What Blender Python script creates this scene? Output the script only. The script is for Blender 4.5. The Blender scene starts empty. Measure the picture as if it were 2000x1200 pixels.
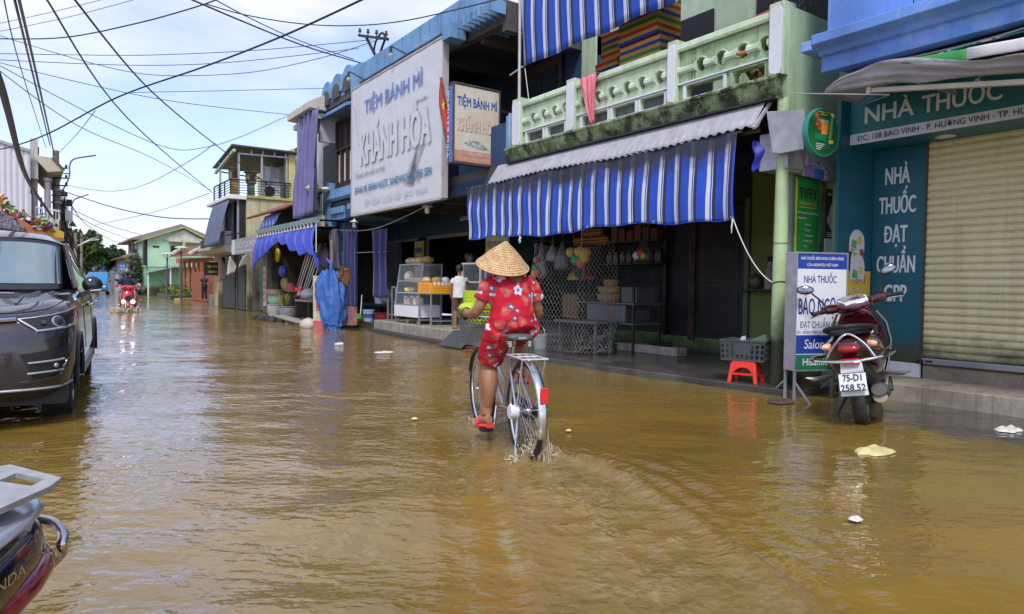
import bpy,bmesh,math,random
from mathutils import Vector,Matrix,noise as mnoise
RAD=math.radians
random.seed(7)
SC=bpy.context.scene
COL=SC.collection
PI=math.pi
YAW,PITCH,ROLL,FPX=math.atan(940/1330),math.atan(42/1330),.012,1330.0
cam=bpy.data.cameras.new('camera');CAM=bpy.data.objects.new('camera',cam);COL.objects.link(CAM)
cam.sensor_fit='HORIZONTAL';cam.sensor_width=36.0;cam.lens=36.0*FPX/2000
cam.clip_start=.05;cam.clip_end=3000
_f=Vector((math.sin(YAW)*math.cos(PITCH),math.cos(YAW)*math.cos(PITCH),-math.sin(PITCH)))
_u=Vector((0,0,1))*math.cos(PITCH)+Vector((math.sin(YAW),math.cos(YAW),0))*math.sin(PITCH)
_r=Vector((math.cos(YAW),-math.sin(YAW),0))
r2=_r*math.cos(ROLL)+_u*math.sin(ROLL);u2=_u*math.cos(ROLL)-_r*math.sin(ROLL)
CAM.matrix_world=Matrix(((r2.x,u2.x,-_f.x,0),(r2.y,u2.y,-_f.y,0),(r2.z,u2.z,-_f.z,1.12),(0,0,0,1)))
SC.camera=CAM
SC.view_settings.view_transform='Standard';SC.view_settings.look='None'
SC.view_settings.exposure=.88;SC.view_settings.gamma=1.0
SUN_EL,SUN_AZ=RAD(52),RAD(218)
W=bpy.data.worlds.new('World');SC.world=W;W.use_nodes=True
nt=W.node_tree;nt.nodes.clear()
def N(tree,typ,**kw):
 n=tree.nodes.new(typ)
 for k,v in kw.items():setattr(n,k,v)
 return n
wo=N(nt,'ShaderNodeOutputWorld');bg=N(nt,'ShaderNodeBackground');bg.inputs[1].default_value=.1
sky=N(nt,'ShaderNodeTexSky',sky_type='NISHITA',sun_disc=False,sun_elevation=SUN_EL,sun_rotation=SUN_AZ)
sky.air_density=1.0;sky.dust_density=1.5;sky.ozone_density=1.5
tc=N(nt,'ShaderNodeTexCoord')
mp=N(nt,'ShaderNodeMapping');mp.inputs['Scale'].default_value=(1.0,1.0,2.6);mp.inputs['Location'].default_value=(.35,.1,.2)
n1=N(nt,'ShaderNodeTexNoise');n1.inputs['Scale'].default_value=2.3;n1.inputs['Detail'].default_value=8;n1.inputs['Roughness'].default_value=.55;n1.inputs['Distortion'].default_value=.3
cr=N(nt,'ShaderNodeValToRGB');cr.color_ramp.elements[0].position=.40;cr.color_ramp.elements[1].position=.60
cr.color_ramp.elements[0].color=(.12,.12,.12,1)
n2=N(nt,'ShaderNodeTexNoise');n2.inputs['Scale'].default_value=5;n2.inputs['Detail'].default_value=6
cr2=N(nt,'ShaderNodeValToRGB');cr2.color_ramp.elements[0].color=(4.5,4.8,6.1,1);cr2.color_ramp.elements[1].color=(5.8,5.9,6.6,1)
cr2.color_ramp.elements[0].position=.3;cr2.color_ramp.elements[1].position=.7
lift=N(nt,'ShaderNodeVectorMath',operation='MULTIPLY');lift.inputs[1].default_value=(1.42,1.36,1.66)
mx=N(nt,'ShaderNodeMix',data_type='RGBA')
nt.links.new(tc.outputs['Generated'],mp.inputs[0]);nt.links.new(mp.outputs[0],n1.inputs[0]);nt.links.new(mp.outputs[0],n2.inputs[0])
nt.links.new(n1.outputs[0],cr.inputs[0]);nt.links.new(n2.outputs[0],cr2.inputs[0])
nt.links.new(cr.outputs[0],mx.inputs[0]);nt.links.new(sky.outputs[0],lift.inputs[0]);nt.links.new(lift.outputs[0],mx.inputs['A']);nt.links.new(cr2.outputs[0],mx.inputs['B'])
nt.links.new(mx.outputs['Result'],bg.inputs[0]);nt.links.new(bg.outputs[0],wo.inputs[0])
sl=bpy.data.lights.new('sun','SUN');sl.energy=1.5;sl.angle=RAD(14);sl.color=(1,.95,.87)
SUN=bpy.data.objects.new('sun',sl);COL.objects.link(SUN)
_sd=Vector((math.sin(SUN_AZ)*math.cos(SUN_EL),math.cos(SUN_AZ)*math.cos(SUN_EL),math.sin(SUN_EL)))
SUN.rotation_euler=_sd.to_track_quat('Z','Y').to_euler()
class MB:
 def __init__(s):s.v=[];s.f=[];s.mi=[];s.cur=0
 def add(s,vs,fs):
  o=len(s.v);s.v+=[tuple(v)for v in vs]
  for f in fs:s.f.append(tuple(i+o for i in f));s.mi.append(s.cur)
  return s
 def box(s,x0,x1,y0,y1,z0,z1):
  vs=[(x,y,z)for z in(z0,z1)for y in(y0,y1)for x in(x0,x1)]
  return s.add(vs,[(0,2,3,1),(4,5,7,6),(0,1,5,4),(2,6,7,3),(0,4,6,2),(1,3,7,5)])
 def obox(s,c,h,m):
  c=Vector(c);vs=[c+m@Vector((x*h[0],y*h[1],z*h[2]))for z in(-1,1)for y in(-1,1)for x in(-1,1)]
  return s.add(vs,[(0,2,3,1),(4,5,7,6),(0,1,5,4),(2,6,7,3),(0,4,6,2),(1,3,7,5)])
 def bar(s,p,q,w,h=None,up=(0,0,1)):
  p,q=Vector(p),Vector(q);h=h or w;d=(q-p);L=d.length;d.normalize();up=Vector(up)
  if abs(d.dot(up))>.98:up=Vector((1,0,0))if abs(d.x)<.9 else Vector((0,1,0))
  a=d.cross(up).normalized();b=a.cross(d).normalized()
  m=Matrix((a,d,b)).transposed()
  return s.obox((p+q)/2,(w/2,L/2,h/2),m)
 def tube(s,pts,r,n=8,cap=True,closed=False,sx=1.0,up=None):
  pts=[Vector(p)for p in pts];m=len(pts);rs=r if isinstance(r,(list,tuple))else[r]*m
  o=len(s.v);a=None
  for i in range(m):
   if closed:t=pts[(i+1)%m]-pts[i-1]
   else:t=pts[min(i+1,m-1)]-pts[max(i-1,0)]
   if t.length<1e-9:t=Vector((0,0,1))
   t.normalize()
   if a is None:
    ref=Vector(up)if up else(Vector((0,0,1))if abs(t.z)<.9 else Vector((1,0,0)))
    a=t.cross(ref).normalized()
   else:
    a=a-t*a.dot(t)
    a=a.normalized()if a.length>1e-6 else t.orthogonal().normalized()
   b=t.cross(a)
   for k in range(n):
    an=2*PI*k/n;s.v.append(tuple(pts[i]+(a*math.cos(an)*sx+b*math.sin(an))*rs[i]))
  L=m if closed else m-1
  for i in range(L):
   j=(i+1)%m
   for k in range(n):
    k2=(k+1)%n;s.f.append((o+i*n+k,o+i*n+k2,o+j*n+k2,o+j*n+k));s.mi.append(s.cur)
  if cap and not closed:
   s.f.append(tuple(o+k for k in range(n))[::-1]);s.mi.append(s.cur)
   s.f.append(tuple(o+(m-1)*n+k for k in range(n)));s.mi.append(s.cur)
  return s
 def lathe(s,prof,c=(0,0,0),n=24,m=None,cap=False):
  c=Vector(c);m=m or Matrix.Identity(3);o=len(s.v)
  for(r,z)in prof:
   for k in range(n):
    a=2*PI*k/n;s.v.append(tuple(c+m@Vector((r*math.cos(a),r*math.sin(a),z))))
  for i in range(len(prof)-1):
   for k in range(n):
    k2=(k+1)%n;s.f.append((o+i*n+k,o+i*n+k2,o+(i+1)*n+k2,o+(i+1)*n+k));s.mi.append(s.cur)
  if cap:
   s.f.append(tuple(o+k for k in range(n))[::-1]);s.mi.append(s.cur)
   s.f.append(tuple(o+(len(prof)-1)*n+k for k in range(n)));s.mi.append(s.cur)
  return s
 def ell(s,c,r,nu=14,nv=9,m=None):
  r=(r,r,r)if not isinstance(r,(tuple,list))else r
  c=Vector(c);m=m or Matrix.Identity(3);o=len(s.v)
  for j in range(nv+1):
   t=PI*j/nv
   for i in range(nu):
    p=2*PI*i/nu
    s.v.append(tuple(c+m@Vector((r[0]*math.sin(t)*math.cos(p),r[1]*math.sin(t)*math.sin(p),r[2]*math.cos(t)))))
  for j in range(nv):
   for i in range(nu):
    i2=(i+1)%nu;s.f.append((o+j*nu+i,o+(j+1)*nu+i,o+(j+1)*nu+i2,o+j*nu+i2));s.mi.append(s.cur)
  return s
 def prism(s,poly,fn,d0,d1):
  n=len(poly);vs=[fn(a,b,d0)for a,b in poly]+[fn(a,b,d1)for a,b in poly]
  fs=[tuple(range(n))[::-1],tuple(range(n,2*n))]+[(i,(i+1)%n,n+(i+1)%n,n+i)for i in range(n)]
  return s.add(vs,fs)
 def grid(s,fn,nu,nv,cu=False):
  o=len(s.v);mu=nu if cu else nu+1
  for j in range(nv+1):
   for i in range(mu):s.v.append(tuple(fn(i/nu,j/nv)))
  for j in range(nv):
   for i in range(nu):
    i2=(i+1)%mu if cu else i+1
    s.f.append((o+j*mu+i,o+j*mu+i2,o+(j+1)*mu+i2,o+(j+1)*mu+i));s.mi.append(s.cur)
  return s
 def loft(s,rings,cap=True):
  n=len(rings[0]);o=len(s.v)
  for r in rings:s.v+=[tuple(p)for p in r]
  for i in range(len(rings)-1):
   for k in range(n):
    k2=(k+1)%n;s.f.append((o+i*n+k,o+i*n+k2,o+(i+1)*n+k2,o+(i+1)*n+k));s.mi.append(s.cur)
  if cap:
   s.f.append(tuple(o+k for k in range(n))[::-1]);s.mi.append(s.cur)
   s.f.append(tuple(o+(len(rings)-1)*n+k for k in range(n)));s.mi.append(s.cur)
  return s
 def build(s,name,mats,parent=None,bevel=0,smooth=40,solid=0,sub=0,world=True,remesh=0,fix=True):
  me=bpy.data.meshes.new(name)
  off=Vector((0,0,0))
  if parent is not None and world:off=Vector(parent.get('_org',(0,0,0)))
  me.from_pydata([tuple(Vector(v)-off)for v in s.v],[],s.f)
  for i,p in enumerate(me.polygons):p.material_index=s.mi[i]
  if fix:
   bm=bmesh.new();bm.from_mesh(me);bmesh.ops.recalc_face_normals(bm,faces=bm.faces);bm.to_mesh(me);bm.free()
  for m in(mats if isinstance(mats,(list,tuple))else[mats]):me.materials.append(m)
  if smooth:
   me.polygons.foreach_set('use_smooth',[True]*len(me.polygons))
   if smooth<180:me.set_sharp_from_angle(angle=RAD(smooth))
  me.update()
  o=bpy.data.objects.new(name,me);COL.objects.link(o)
  if parent is not None:
   o.parent=parent;o['_org']=tuple(off)
  if remesh:
   md=o.modifiers.new('r','REMESH');md.mode='VOXEL';md.voxel_size=remesh;md.use_smooth_shade=True
   sm=o.modifiers.new('s','SMOOTH');sm.iterations=4;sm.factor=.5
  if solid:
   md=o.modifiers.new('t','SOLIDIFY');md.thickness=solid;md.offset=0
  if bevel:
   md=o.modifiers.new('b','BEVEL');md.width=bevel;md.segments=2;md.limit_method='ANGLE';md.angle_limit=RAD(35)
  if sub:
   md=o.modifiers.new('u','SUBSURF');md.levels=sub;md.render_levels=sub
  return o
def tag(o,label,cat,group=None,kind=None):
 o['label']=label;o['category']=cat
 if group:o['group']=group
 if kind:o['kind']=kind
 return o
def thing(name,label,cat,loc=(0,0,0),rz=0,group=None,kind=None):
 o=bpy.data.objects.new(name,None);COL.objects.link(o);o.location=loc;o.rotation_euler=(0,0,rz);o.empty_display_size=.2
 o['_org']=tuple(loc)if rz==0 else(.0,.0,.0)
 return tag(o,label,cat,group,kind)
def single(o,label,cat,group=None,kind=None):
 return tag(o,label,cat,group,kind)
def dup(root,loc=None,rz=None,label=None):
 r=root.copy();COL.objects.link(r)
 if loc is not None:r.location=loc
 if rz is not None:r.rotation_euler=(0,0,rz)
 if label:r['label']=label
 def rec(src,dst):
  for ch in list(src.children):
   c=ch.copy();COL.objects.link(c);c.parent=dst;rec(ch,c)
 rec(root,r)
 return r
def rotz(a):return Matrix.Rotation(a,3,'Z')
def lerp(a,b,t):return a+(b-a)*t
def vl(a,b,t):return Vector(a)*(1-t)+Vector(b)*t
def cat(pts,n=6):
 P=[Vector(p)for p in pts];out=[]
 for i in range(len(P)-1):
  p0,p1,p2,p3=P[max(i-1,0)],P[i],P[i+1],P[min(i+2,len(P)-1)]
  for k in range(n):
   t=k/n
   out.append(.5*((2*p1)+(p2-p0)*t+(2*p0-5*p1+4*p2-p3)*t*t+(3*p1-p0-3*p2+p3)*t**3))
 return out+[P[-1]]
def hook(a,b,sag,n=16):
 a,b=Vector(a),Vector(b)
 return[a.lerp(b,i/n)-Vector((0,0,4*sag*(i/n)*(1-i/n)))for i in range(n+1)]
def mat(name,col,rough=.6,metal=0,var=.12,vs=2.5,bump=.0,bs=40,streak=0,scol=(.05,.045,.03),sy=0,dirt=0,dcol=(.06,.05,.035),ds=1.6,coat=0,spec=.5,trans=0,alpha=1,emit=0,sheen=0,tide=0,c2=None,c2s=3,c2t=.5,sss=0):
 m=bpy.data.materials.new(name);m.use_nodes=True;t=m.node_tree;b=t.nodes['Principled BSDF'];L=t.links.new
 b.inputs['Roughness'].default_value=rough;b.inputs['Metallic'].default_value=metal
 b.inputs['Specular IOR Level'].default_value=spec
 if coat:b.inputs['Coat Weight'].default_value=coat;b.inputs['Coat Roughness'].default_value=.04
 if trans:b.inputs['Transmission Weight'].default_value=trans;b.inputs['IOR'].default_value=1.3
 if alpha<1:b.inputs['Alpha'].default_value=alpha
 if sheen:b.inputs['Sheen Weight'].default_value=sheen
 if sss:b.inputs['Subsurface Weight'].default_value=sss;b.inputs['Subsurface Radius'].default_value=(.02,.01,.005)
 tcn=N(t,'ShaderNodeTexCoord');vec=tcn.outputs['Object']
 def noise(scale,det=5,v=None,rgh=.6):
  n=N(t,'ShaderNodeTexNoise');n.inputs['Scale'].default_value=scale;n.inputs['Detail'].default_value=det;n.inputs['Roughness'].default_value=rgh
  L(v or vec,n.inputs['Vector']);return n.outputs['Fac']
 def ramp(x,a,bb):
  r=N(t,'ShaderNodeMapRange');r.inputs['From Min'].default_value=a;r.inputs['From Max'].default_value=bb;L(x,r.inputs['Value']);return r.outputs[0]
 def mixc(f,A,B):
  x=N(t,'ShaderNodeMix',data_type='RGBA')
  for s_,v_ in(('A',A),('B',B)):
   if isinstance(v_,tuple):x.inputs[s_].default_value=(*v_[:3],1)
   else:L(v_,x.inputs[s_])
  if isinstance(f,(int,float)):x.inputs[0].default_value=f
  else:L(f,x.inputs[0])
  return x.outputs['Result']
 c=tuple(col)
 if c2:c=mixc(ramp(noise(c2s,6),c2t-.08,c2t+.08),c,tuple(c2))
 if var:
  f=ramp(noise(vs,6),.3,.7)
  hs=N(t,'ShaderNodeMix',data_type='RGBA',blend_type='MULTIPLY');hs.inputs[0].default_value=1
  if isinstance(c,tuple):hs.inputs['A'].default_value=(*c,1)
  else:L(c,hs.inputs['A'])
  g=N(t,'ShaderNodeMapRange');g.inputs['To Min'].default_value=1-var;g.inputs['To Max'].default_value=1+var;L(f,g.inputs['Value'])
  L(g.outputs[0],hs.inputs['B']);c=hs.outputs['Result']
 if streak:
  mpp=N(t,'ShaderNodeMapping');mpp.inputs['Scale'].default_value=(9,9,.55);L(vec,mpp.inputs[0])
  f=ramp(noise(1.0,5,mpp.outputs[0],.7),.52,.72)
  mu=N(t,'ShaderNodeMath',operation='MULTIPLY');mu.inputs[1].default_value=streak;L(f,mu.inputs[0])
  c=mixc(mu.outputs[0],c,tuple(scol))
 if dirt:
  f=ramp(noise(ds,8,None,.7),.5,.68)
  mu=N(t,'ShaderNodeMath',operation='MULTIPLY');mu.inputs[1].default_value=dirt;L(f,mu.inputs[0])
  c=mixc(mu.outputs[0],c,tuple(dcol))
 if tide:
  sz=N(t,'ShaderNodeSeparateXYZ');L(vec,sz.inputs[0]);ad=N(t,'ShaderNodeMath',operation='MULTIPLY_ADD');L(noise(5,6),ad.inputs[0]);ad.inputs[1].default_value=-.5;L(sz.outputs['Z'],ad.inputs[2])
  c=mixc(ramp(ad.outputs[0],tide,tide-.35),c,(.055,.06,.03))
 if isinstance(c,tuple):b.inputs['Base Color'].default_value=(*c,1)
 else:L(c,b.inputs['Base Color'])
 if emit:
  b.inputs['Emission Strength'].default_value=emit;b.inputs['Emission Color'].default_value=(*col,1)
 if bump:
  bn=N(t,'ShaderNodeBump');bn.inputs['Strength'].default_value=bump;bn.inputs['Distance'].default_value=.02
  L(noise(bs,5),bn.inputs['Height']);L(bn.outputs[0],b.inputs['Normal'])
 m['b']=1
 return m
def stripes(name,axis,period,ramp,rough=.75,off=0,grime=0,grime_z=(0,1),wob=0):
 m=bpy.data.materials.new(name);m.use_nodes=True;t=m.node_tree;b=t.nodes['Principled BSDF'];L=t.links.new
 tcn=N(t,'ShaderNodeTexCoord');sp=N(t,'ShaderNodeSeparateXYZ');L(tcn.outputs['Object'],sp.inputs[0])
 a=N(t,'ShaderNodeMath',operation='MULTIPLY_ADD');a.inputs[1].default_value=1/period;a.inputs[2].default_value=off;L(sp.outputs[axis],a.inputs[0])
 f=N(t,'ShaderNodeMath',operation='FRACT');L(a.outputs[0],f.inputs[0])
 r=N(t,'ShaderNodeValToRGB');r.color_ramp.interpolation='CONSTANT';e=r.color_ramp.elements
 while len(e)<len(ramp):e.new(.5)
 for i,(p,c)in enumerate(ramp):e[i].position=p;e[i].color=(*c,1)
 L(f.outputs[0],r.inputs[0]);c=r.outputs[0]
 if grime:
  n=N(t,'ShaderNodeTexNoise');n.inputs['Scale'].default_value=4;n.inputs['Detail'].default_value=7;L(tcn.outputs['Object'],n.inputs['Vector'])
  z=N(t,'ShaderNodeMapRange');z.inputs['From Min'].default_value=grime_z[0];z.inputs['From Max'].default_value=grime_z[1];L(sp.outputs['Z'],z.inputs['Value'])
  ad=N(t,'ShaderNodeMath',operation='ADD');L(n.outputs[0],ad.inputs[0]);L(z.outputs[0],ad.inputs[1])
  q=N(t,'ShaderNodeMapRange');q.inputs['From Min'].default_value=.78;q.inputs['From Max'].default_value=1.25;q.inputs['To Max'].default_value=grime;L(ad.outputs[0],q.inputs['Value'])
  x=N(t,'ShaderNodeMix',data_type='RGBA');L(q.outputs[0],x.inputs[0]);L(c,x.inputs['A']);x.inputs['B'].default_value=(.03,.032,.04,1);c=x.outputs['Result']
 L(c,b.inputs['Base Color']);b.inputs['Roughness'].default_value=rough;b.inputs['Specular IOR Level'].default_value=.25
 return m
def _tw(s):
 cu=bpy.data.curves.new('t','FONT');cu.body=s;cu.size=1;cu.resolution_u=1;o=bpy.data.objects.new('t',cu);COL.objects.link(o)
 bpy.context.view_layer.update();xs=[c[0]for c in o.bound_box];bpy.data.objects.remove(o);return min(xs),max(xs)
def text(body,p,right,up,cap,m,parent,width=None,name='lettering',bold=.0,depth=.003,align='L',shear=0,gap=1.0,prop=None):
 """flat raised letters: p = lower left (or centre) of the baseline, cap = height of a capital, width = total width"""
 bars=[]
 for i,ch in enumerate(body):
  if ch=='Đ':d0,d1=_tw('D');e_=_tw(body[:i].replace('Đ','D')+'D')[1];bars.append(e_-(d1-d0))
 body=body.replace('Đ','D')
 cu=bpy.data.curves.new('t','FONT');cu.body=body;cu.size=1;cu.extrude=0;cu.offset=0;cu.shear=shear;cu.space_character=gap;cu.resolution_u=3;cu.space_line=1.1
 o=bpy.data.objects.new('t',cu);COL.objects.link(o)
 dg=bpy.context.evaluated_depsgraph_get();dg.update()
 me=bpy.data.meshes.new_from_object(o.evaluated_get(dg));bpy.data.objects.remove(o)
 if not len(me.vertices):return None
 xs=[v.co.x for v in me.vertices];x0,x1=min(xs),max(xs)
 sy=cap/.729;sx=(width/(x1-x0))if width else sy
 right,up=Vector(right).normalized(),Vector(up).normalized();nrm=right.cross(up)
 off=Vector(parent.get('_org',(0,0,0)))if parent is not None else Vector((0,0,0))
 ox=x0 if align=='L' else(x0+x1)/2
 bm=bmesh.new();bm.from_mesh(me);base=bm.verts[:];b2=bold*.55
 for i,(ax,ay)in enumerate(((-1,0),(1,0),(0,.8),(0,-.8))if bold else()):
  d_=bmesh.ops.duplicate(bm,geom=bm.verts[:n0]+bm.edges[:e0]+bm.faces[:f0])if i else None
  if not i:n0,e0,f0=len(bm.verts),len(bm.edges),len(bm.faces);d_=bmesh.ops.duplicate(bm,geom=bm.verts[:]+bm.edges[:]+bm.faces[:])
  bm.verts.ensure_lookup_table();bm.edges.ensure_lookup_table();bm.faces.ensure_lookup_table()
  for v in[g for g in d_['geom']if isinstance(g,bmesh.types.BMVert)]:v.co.x+=ax*b2*sy/sx;v.co.y+=ay*b2;v.co.z=.0004*(i+1)
 for q in bars:
  if not shear:bm.faces.new([bm.verts.new((q+a_,b_,.0030))for a_,b_ in((-.09,.325),(.30,.325),(.30,.405),(-.09,.405))])
 for v in bm.verts:v.co=Vector(p)-off+right*((v.co.x-ox)*sx)+up*(v.co.y*sy)+nrm*(depth+v.co.z*(1 if depth>.0015 else.3))
 bm.to_mesh(me);bm.free();me.name=name
 me.materials.clear();me.materials.append(m)
 ob=bpy.data.objects.new(name,me);COL.objects.link(ob)
 if parent is not None:ob.parent=parent;ob['_org']=tuple(off)
 return ob
YM=Vector((0,-1,0));ZU=Vector((0,0,1));XP=Vector((1,0,0))
def ltext(mb_parent,*a,**k):return text(*a,parent=mb_parent,**k)
# ground, water, pavements
def struct(mb,name,m,**k):
 o=mb.build(name,m,None,**k);o['kind']='structure';return o
M_conc=mat('concrete',(.30,.27,.22),.75,var=.25,vs=3,bump=.35,bs=60,streak=.75,scol=(.06,.055,.045),dirt=.4,dcol=(.1,.085,.06))
M_wetconc=mat('wet concrete',(.065,.062,.053),.22,var=.35,vs=2.2,bump=.15,bs=30,c2=(.055,.052,.045),c2s=1.7,dirt=.35,dcol=(.16,.145,.115),ds=1.1)
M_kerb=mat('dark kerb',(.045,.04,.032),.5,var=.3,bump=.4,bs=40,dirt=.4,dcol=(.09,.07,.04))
M_bed=mat('road bed',(.12,.085,.045),.9,var=.2)
struct(MB().box(-400,400,-60,1200,-1.0,-.35),'ground',M_bed,smooth=0)
def axis(*seg):
 out=[seg[0][0]]
 for a,b,st in seg:
  n=max(1,round((b-a)/st));out+=[a+(b-a)*(i+1)/n for i in range(n)]
 return out
WX=axis((-300,-60,40),(-60,-10,5),(-10,-1,.5),(-1,8,.055),(8,14,.5),(14,60,5),(60,300,40))
WY=axis((-40,-2,4),(-2,.4,.3),(.4,7,.055),(7,12,.12),(12,30,.4),(30,90,2),(90,1100,60))
_rw=random.Random(3)
_wv=[]
for k in range(26):
 lam=.16*(1.13**k)if k<18 else.9+.25*(k-18);an=_rw.uniform(-.7,.7)+RAD(55)+(PI if _rw.random()<.5 else 0)
 _wv.append((2*PI/lam*math.cos(an),2*PI/lam*math.sin(an),.0026*lam**.9*_rw.uniform(.6,1.2),_rw.uniform(0,6.28)))
HD=Vector((math.sin(RAD(17)),math.cos(RAD(17))));RC=Vector((2.71,3.63))
def wake(x,y):
 d=Vector((x,y))-RC;s=-d.dot(HD);l=d.x*HD.y-d.y*HD.x
 h=0;f=0
 if s>-.6:
  ss=max(s,0);c=-.05*ss*ss;w=.06+.34*(1-math.exp(-ss/.30))+.03*ss;fade=math.exp(-ss/3.5)*(1 if s>0 else math.exp(-(s/.22)**2))
  for sg in(-1,1):
   o_=sg*(l-c)-w;k=1 if sg>0 else.5
   if o_<1.2:
    g=math.exp(-(o_/(.035+.02*ss))**2)*fade*k;h+=.042*g;f+=.55*g*(.6+.8*mnoise.noise((x*8,y*8,2)))
    if o_>0:h+=k*.022*fade*math.cos(2*PI*o_/.19)*math.exp(-o_/.38)
  if abs(l-c)<w+.06:
   q=math.exp(-ss/4)*(1-(abs(l-c)/(w+.06))**2)*(1 if s>0 else 0)
   h+=q*(.011*math.sin(34*s+5*math.sin(7*l))+.018*mnoise.noise((x*10,y*10,3))+.013*mnoise.noise((x*22,y*22,5)))
   f+=q*(.45+.7*mnoise.noise((x*7,y*7,9)))+.5*math.exp(-((l-c+.02*math.sin(5*s))/.045)**2)*fade
 d2=(Vector((x,y))-(RC+HD*1.0));r=d2.length
 if r<1.2:
  g=math.exp(-(r/.32)**2);h+=g*(.02+.03*mnoise.noise((x*14,y*14,1)));f+=.8*g
 r=(Vector((x,y))-RC).length
 if r<1:g=math.exp(-(r/.22)**2);h+=g*(.02+.035*mnoise.noise((x*16,y*16,2)));f+=.9*g
 return h,f
def wave(x,y):
 h=sum(a*math.sin(kx*x+ky*y+p)for kx,ky,a,p in _wv)
 cal=.35+.65*min(1,max(0,(5.9-x)/2.5))if y<9 else.8
 cal*=.75+.6*mnoise.noise((x*.5,y*.35,4))
 h*=max(.2,cal)
 f=0
 r=math.hypot(x-2.85,(y-28.6)*.6)
 if r<4:g=math.exp(-(r/1.1)**2);f+=g;h+=.05*g*mnoise.noise((x*3,y*3,8))
 if-1<x<7 and.2<y<7:dh,df=wake(x,y);h+=dh;f+=df
 return h,min(1,f)
wm=MB();foam=[]
for y in WY:
 for x in WX:
  h,f_=wave(x,y)if(-3<x<12 and y<60)else(0,0)
  wm.v.append((x,y,h-.012));foam.append(f_)
nx=len(WX)
for j in range(len(WY)-1):
 for i in range(nx-1):wm.f.append((j*nx+i,j*nx+i+1,(j+1)*nx+i+1,(j+1)*nx+i));wm.mi.append(0)
M_water=bpy.data.materials.new('muddy flood water');M_water.use_nodes=True
t=M_water.node_tree;b=t.nodes['Principled BSDF'];L=t.links.new
tcw=N(t,'ShaderNodeTexCoord');P_=tcw.outputs['Object']
def wn(scale,det,sc=(1,1,1),rot=0,rgh=.55):
 mpw=N(t,'ShaderNodeMapping',vector_type='TEXTURE');mpw.inputs['Scale'].default_value=sc;mpw.inputs['Rotation'].default_value=(0,0,rot)
 L(P_,mpw.inputs[0]);n=N(t,'ShaderNodeTexNoise');n.inputs['Scale'].default_value=scale;n.inputs['Detail'].default_value=det;n.inputs['Roughness'].default_value=rgh
 L(mpw.outputs[0],n.inputs['Vector']);return n.outputs['Fac']
def mth(op,a,bb=None,c=None):
 x=N(t,'ShaderNodeMath',operation=op)
 for i,v in enumerate((a,bb,c)):
  if v is None:continue
  if isinstance(v,(int,float)):x.inputs[i].default_value=v
  else:L(v,x.inputs[i])
 return x.outputs[0]
def mrange(v,a,bb,c=0,d=1):
 x=N(t,'ShaderNodeMapRange',interpolation_type='SMOOTHSTEP');x.inputs['From Min'].default_value=a;x.inputs['From Max'].default_value=bb;x.inputs['To Min'].default_value=c;x.inputs['To Max'].default_value=d
 L(v,x.inputs['Value']);return x.outputs[0]
def mixw(f,A,B):
 x=N(t,'ShaderNodeMix',data_type='RGBA')
 for s_,v_ in(('A',A),('B',B)):
  if isinstance(v_,tuple):x.inputs[s_].default_value=(*v_,1)
  else:L(v_,x.inputs[s_])
 L(f,x.inputs[0]);return x.outputs['Result']
mud=mixw(mrange(wn(.55,5),.3,.7),(.232,.146,.024),(.172,.110,.021))
mud=mixw(mrange(wn(.16,3),.42,.66),mud,(.215,.138,.032))
sep=N(t,'ShaderNodeSeparateXYZ');L(P_,sep.inputs[0])
edge=mth('ADD',mth('MULTIPLY',wn(1.6,4),.9),mth('ADD',mth('MULTIPLY',sep.outputs['X'],1.0),mth('MULTIPLY',sep.outputs['Y'],-.25)))
shal=mth('MULTIPLY',mrange(edge,5.45,6.1),mrange(sep.outputs['Y'],3.15,3.5,1,0))
bt=N(t,'ShaderNodeTexBrick');bt.inputs['Scale'].default_value=5.5;bt.inputs['Color1'].default_value=(.085,.078,.062,1);bt.inputs['Color2'].default_value=(.065,.06,.05,1);bt.inputs['Mortar'].default_value=(.025,.023,.02,1)
mpb=N(t,'ShaderNodeMapping');mpb.inputs['Rotation'].default_value=(0,0,RAD(35));L(P_,mpb.inputs[0]);L(mpb.outputs[0],bt.inputs['Vector'])
colw=mixw(shal,mud,bt.outputs['Color'])
at=N(t,'ShaderNodeAttribute');at.attribute_name='foam'
fm=mth('MULTIPLY',at.outputs['Fac'],mrange(wn(16,7,(1,1,1),0,.72),.42,.66))
colw=mixw(mth('MINIMUM',mth('MULTIPLY',fm,.6),1.0),colw,(.44,.37,.24))
L(colw,b.inputs['Base Color'])
b.inputs['IOR'].default_value=1.75;b.inputs['Specular IOR Level'].default_value=.5
L(mth('ADD',mth('MULTIPLY',fm,.18),.04),b.inputs['Roughness'])
w1=wn(17,2,(1.8,1,1),RAD(-38),.45);w2=wn(42,2,(1.6,1,1),RAD(-28),.5);w3=wn(4.5,2,(2.0,1,1),RAD(-45),.4)
gust=mrange(wn(.35,3),.35,.65,.45,1.25)
calm=mrange(mth('ADD',sep.outputs['X'],mth('MULTIPLY',sep.outputs['Y'],-.12)),1.8,5.0,.72,.42)
hgt=mth('ADD',mth('ADD',mth('MULTIPLY',w1,.0150),mth('MULTIPLY',w2,.0028)),mth('MULTIPLY',w3,.030))
hgt=mth('MULTIPLY',mth('MULTIPLY',hgt,gust),calm)
hgt=mth('ADD',hgt,mth('MULTIPLY',mth('MULTIPLY',at.outputs['Fac'],wn(30,4)),.030))
bw=N(t,'ShaderNodeBump');bw.inputs['Strength'].default_value=1.0;bw.inputs['Distance'].default_value=1.0
L(hgt,bw.inputs['Height']);L(bw.outputs[0],b.inputs['Normal'])
wo_=wm.build('water',M_water,None,smooth=180,fix=False);wo_['kind']='structure'
fa=wo_.data.attributes.new('foam','FLOAT','POINT');fa.data.foreach_set('value',foam)
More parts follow.
